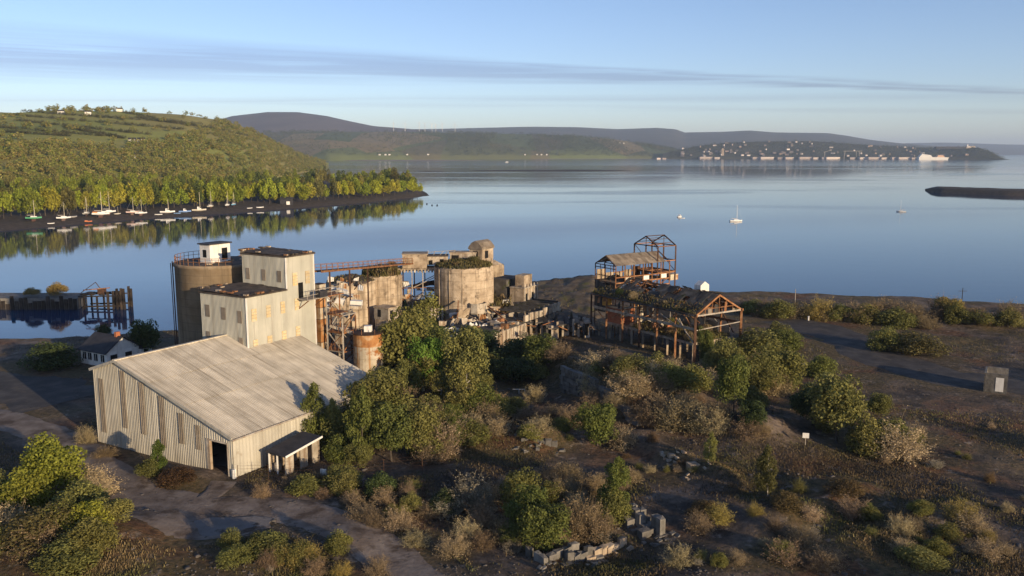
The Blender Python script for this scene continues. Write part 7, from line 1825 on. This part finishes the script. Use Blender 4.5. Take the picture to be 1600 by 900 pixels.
MB().hexa([(fp[0] - fx, fy, -2), (fp[0] + fx * .93, fy, -2), (fp[0] + fx * .93, fy + 24, -2), (fp[0] - fx, fy + 24, -2), (fp[0] - fx, fy - 2, 15), (fp[0] + fx, fy - 2, 13), (fp[0] + fx, fy + 26, 13), (fp[0] - fx, fy + 26, 15)]).part('hull', M['white'], fr)
MB().hexa([(fp[0] - fx * .97, fy, 15), (fp[0] - fx * .1, fy, 14), (fp[0] - fx * .1, fy + 24, 14), (fp[0] - fx * .97, fy + 24, 15), (fp[0] - fx * .80, fy + 2, 31), (fp[0] - fx * .2, fy + 2, 25), (fp[0] - fx * .2, fy + 22, 25), (fp[0] - fx * .80, fy + 22, 31)]).part('superstructure', M['white'], fr)
MB().hexa([(fp[0] + fx * .2, fy, 13), (fp[0] + fx * .75, fy, 13), (fp[0] + fx * .75, fy + 24, 13), (fp[0] + fx * .2, fy + 24, 13), (fp[0] + fx * .3, fy + 2, 26), (fp[0] + fx * .62, fy + 2, 24), (fp[0] + fx * .62, fy + 22, 24), (fp[0] + fx * .3, fy + 22, 26)]).part('funnel', M['townwall'], fr).color = (0.75, 0.5, 0.35, 1)
MB().beam((fp[0] - fx * .6, fy + 10, 30), (fp[0] - fx * .62, fy + 10, 40), 1.2).part('mast', M['white'], fr)
p = G(1121.5, 245.0, 12.0); x, y, z = town_z(np.array([1121.5]), np.array([0.12])); t = thing('tower_block', 'single tall tan tower block in the far town', 'building', (x[0], y[0], z[0]))
MB().slab(V3(x[0] - 8, y[0], z[0] - 5), V3(16, 0, 0), V3(0, 16, 0), UP * 46).part('wall', M['concrete'], t); MB().slab(V3(x[0] - 4, y[0] + 2, z[0] + 41), V3(8, 0, 0), V3(0, 8, 0), UP * 4).part('roof_plant', M['concrete'], t)
x, y, z = town_z(np.array([1318.0]), np.array([0.05])); t = thing('harbour_crane', 'pale gantry crane with a long level boom at the harbour', 'crane', (x[0], y[0], 3))
for dx in (-44, 30, 48): MB().beam((x[0] + dx, y[0], 2), (x[0] + dx * .9, y[0], 46), 2.2).part('leg', M['palesteel'], t)
MB().beam((x[0] - 48, y[0], 47), (x[0] + 62, y[0], 48), 2.6).part('boom', M['palesteel'], t)
x, y, z = town_z(np.array([1277.0]), np.array([0.05])); t = thing('harbour_crane', 'slim upright crane left of the gantry crane at the harbour', 'crane', (x[0], y[0], 3))
MB().beam((x[0], y[0], 2), (x[0], y[0], 44), 2.4).part('tower', M['palesteel'], t); MB().beam((x[0] - 6, y[0], 40), (x[0] + 34, y[0], 52), 2.0).part('jib', M['palesteel'], t)
x, y, z = town_z(np.array([1495.0]), np.array([0.9])); t = thing('headland_buildings', 'pale low works building on the headland above the ferry', 'building', (x[0], y[0], z[0]))
MB().slab(V3(x[0] - 10, y[0], z[0] - 4), V3(52, 0, 0), V3(0, 20, 0), UP * 16).part('wall', M['townwall'], t).color = (0.9, 0.8, 0.72, 1); MB().slab(V3(x[0] - 190, y[0], z[0] - 4), V3(180, 0, 0), V3(0, 25, 0), UP * 13).part('long_wing', M['slate'], t)
MB().beam((x[0] - 4, y[0], z[0] + 8), (x[0] - 4, y[0], z[0] + 22), 5).part('chimney', M['townwall'], t)
TWR = MB().tube((0, 0, -15), (0, 0, 52), 1.9, 1.2, 8).mesh('tower', M['white']); NAC = MB().box((0, -1.5, 53), (1.6, 0, 0), (0, 4, 0), (0, 0, 1.6)).mesh('nacelle', M['white'])
BLD = MB().hexa([(-1.1, -6, 0), (1.1, -6, 0), (1.1, -5.5, 0), (-1.1, -5.5, 0), (-.3, -6, 28), (.3, -6, 28), (.3, -5.7, 28), (-.3, -5.7, 28)]).mesh('blade', M['white'])
for k, (u, v) in enumerate(((615, 199), (633, 199), (655, 199), (664, 200), (675, 201), (681, 202), (691, 200), (711, 201))):
    p = YP(u, v + 3, 7600); t = thing('wind_turbine', ['leftmost', 'second', 'third', 'fourth', 'fifth', 'sixth', 'seventh', 'rightmost'][k] + ' white wind turbine from the left on the far skyline', 'wind turbine', p, 'wind turbines on the skyline')
    link('tower', TWR, (0, 0, 0), t); n_ = link('nacelle', NAC, (0, 0, 0), t)
    for j in range(3):
        o = link('blade', BLD, (0, 0, 53), t); o.rotation_euler = (0, R(17 * k + 120 * j), 0)
FH = house_mesh(9, 5, 3.2, 2.2, 'white', 'slate')
for u, v, lab in ((222, 223, 'left of the two white farmhouses low on the hillside'), (236, 223, 'right of the two white farmhouses low on the hillside'), (117, 180, 'pale farmhouse below the crest trees on the hill'), (158, 181, 'orange lit farm building at the crest trees'), (206, 174, 'small pale farm at the right of the crest trees'), (219, 248, 'tiny white gable among the lower hillside trees')):
    ts = np.linspace(0.02, 1, 200); x, y, z = hill_z(np.full(200, float(u)), ts); vv_ = hill_v(x, y, z); k = int(np.argmin(np.abs(vv_ - v)))
    o = link('farmhouse', FH, (x[k], y[k], z[k] + 1.0)); o.rotation_euler = (0, 0, 0.3); setp(o, lab, 'house', 'farmhouses on the hill')
for k, u in enumerate((598, 607, 613, 640, 672, 820, 838, 845, 853, 964, 970)):
    x, y, z = ridge_z(np.array([float(u)]), np.array([0.04 if u < 900 else 0.7])); o = link('farmhouse', FH, (x[0], y[0], z[0] + 4)); o.scale = (1.1, 1.1, 1.1); setp(o, 'tiny white house on the far ridge across the water', 'house', 'houses on the far ridge')
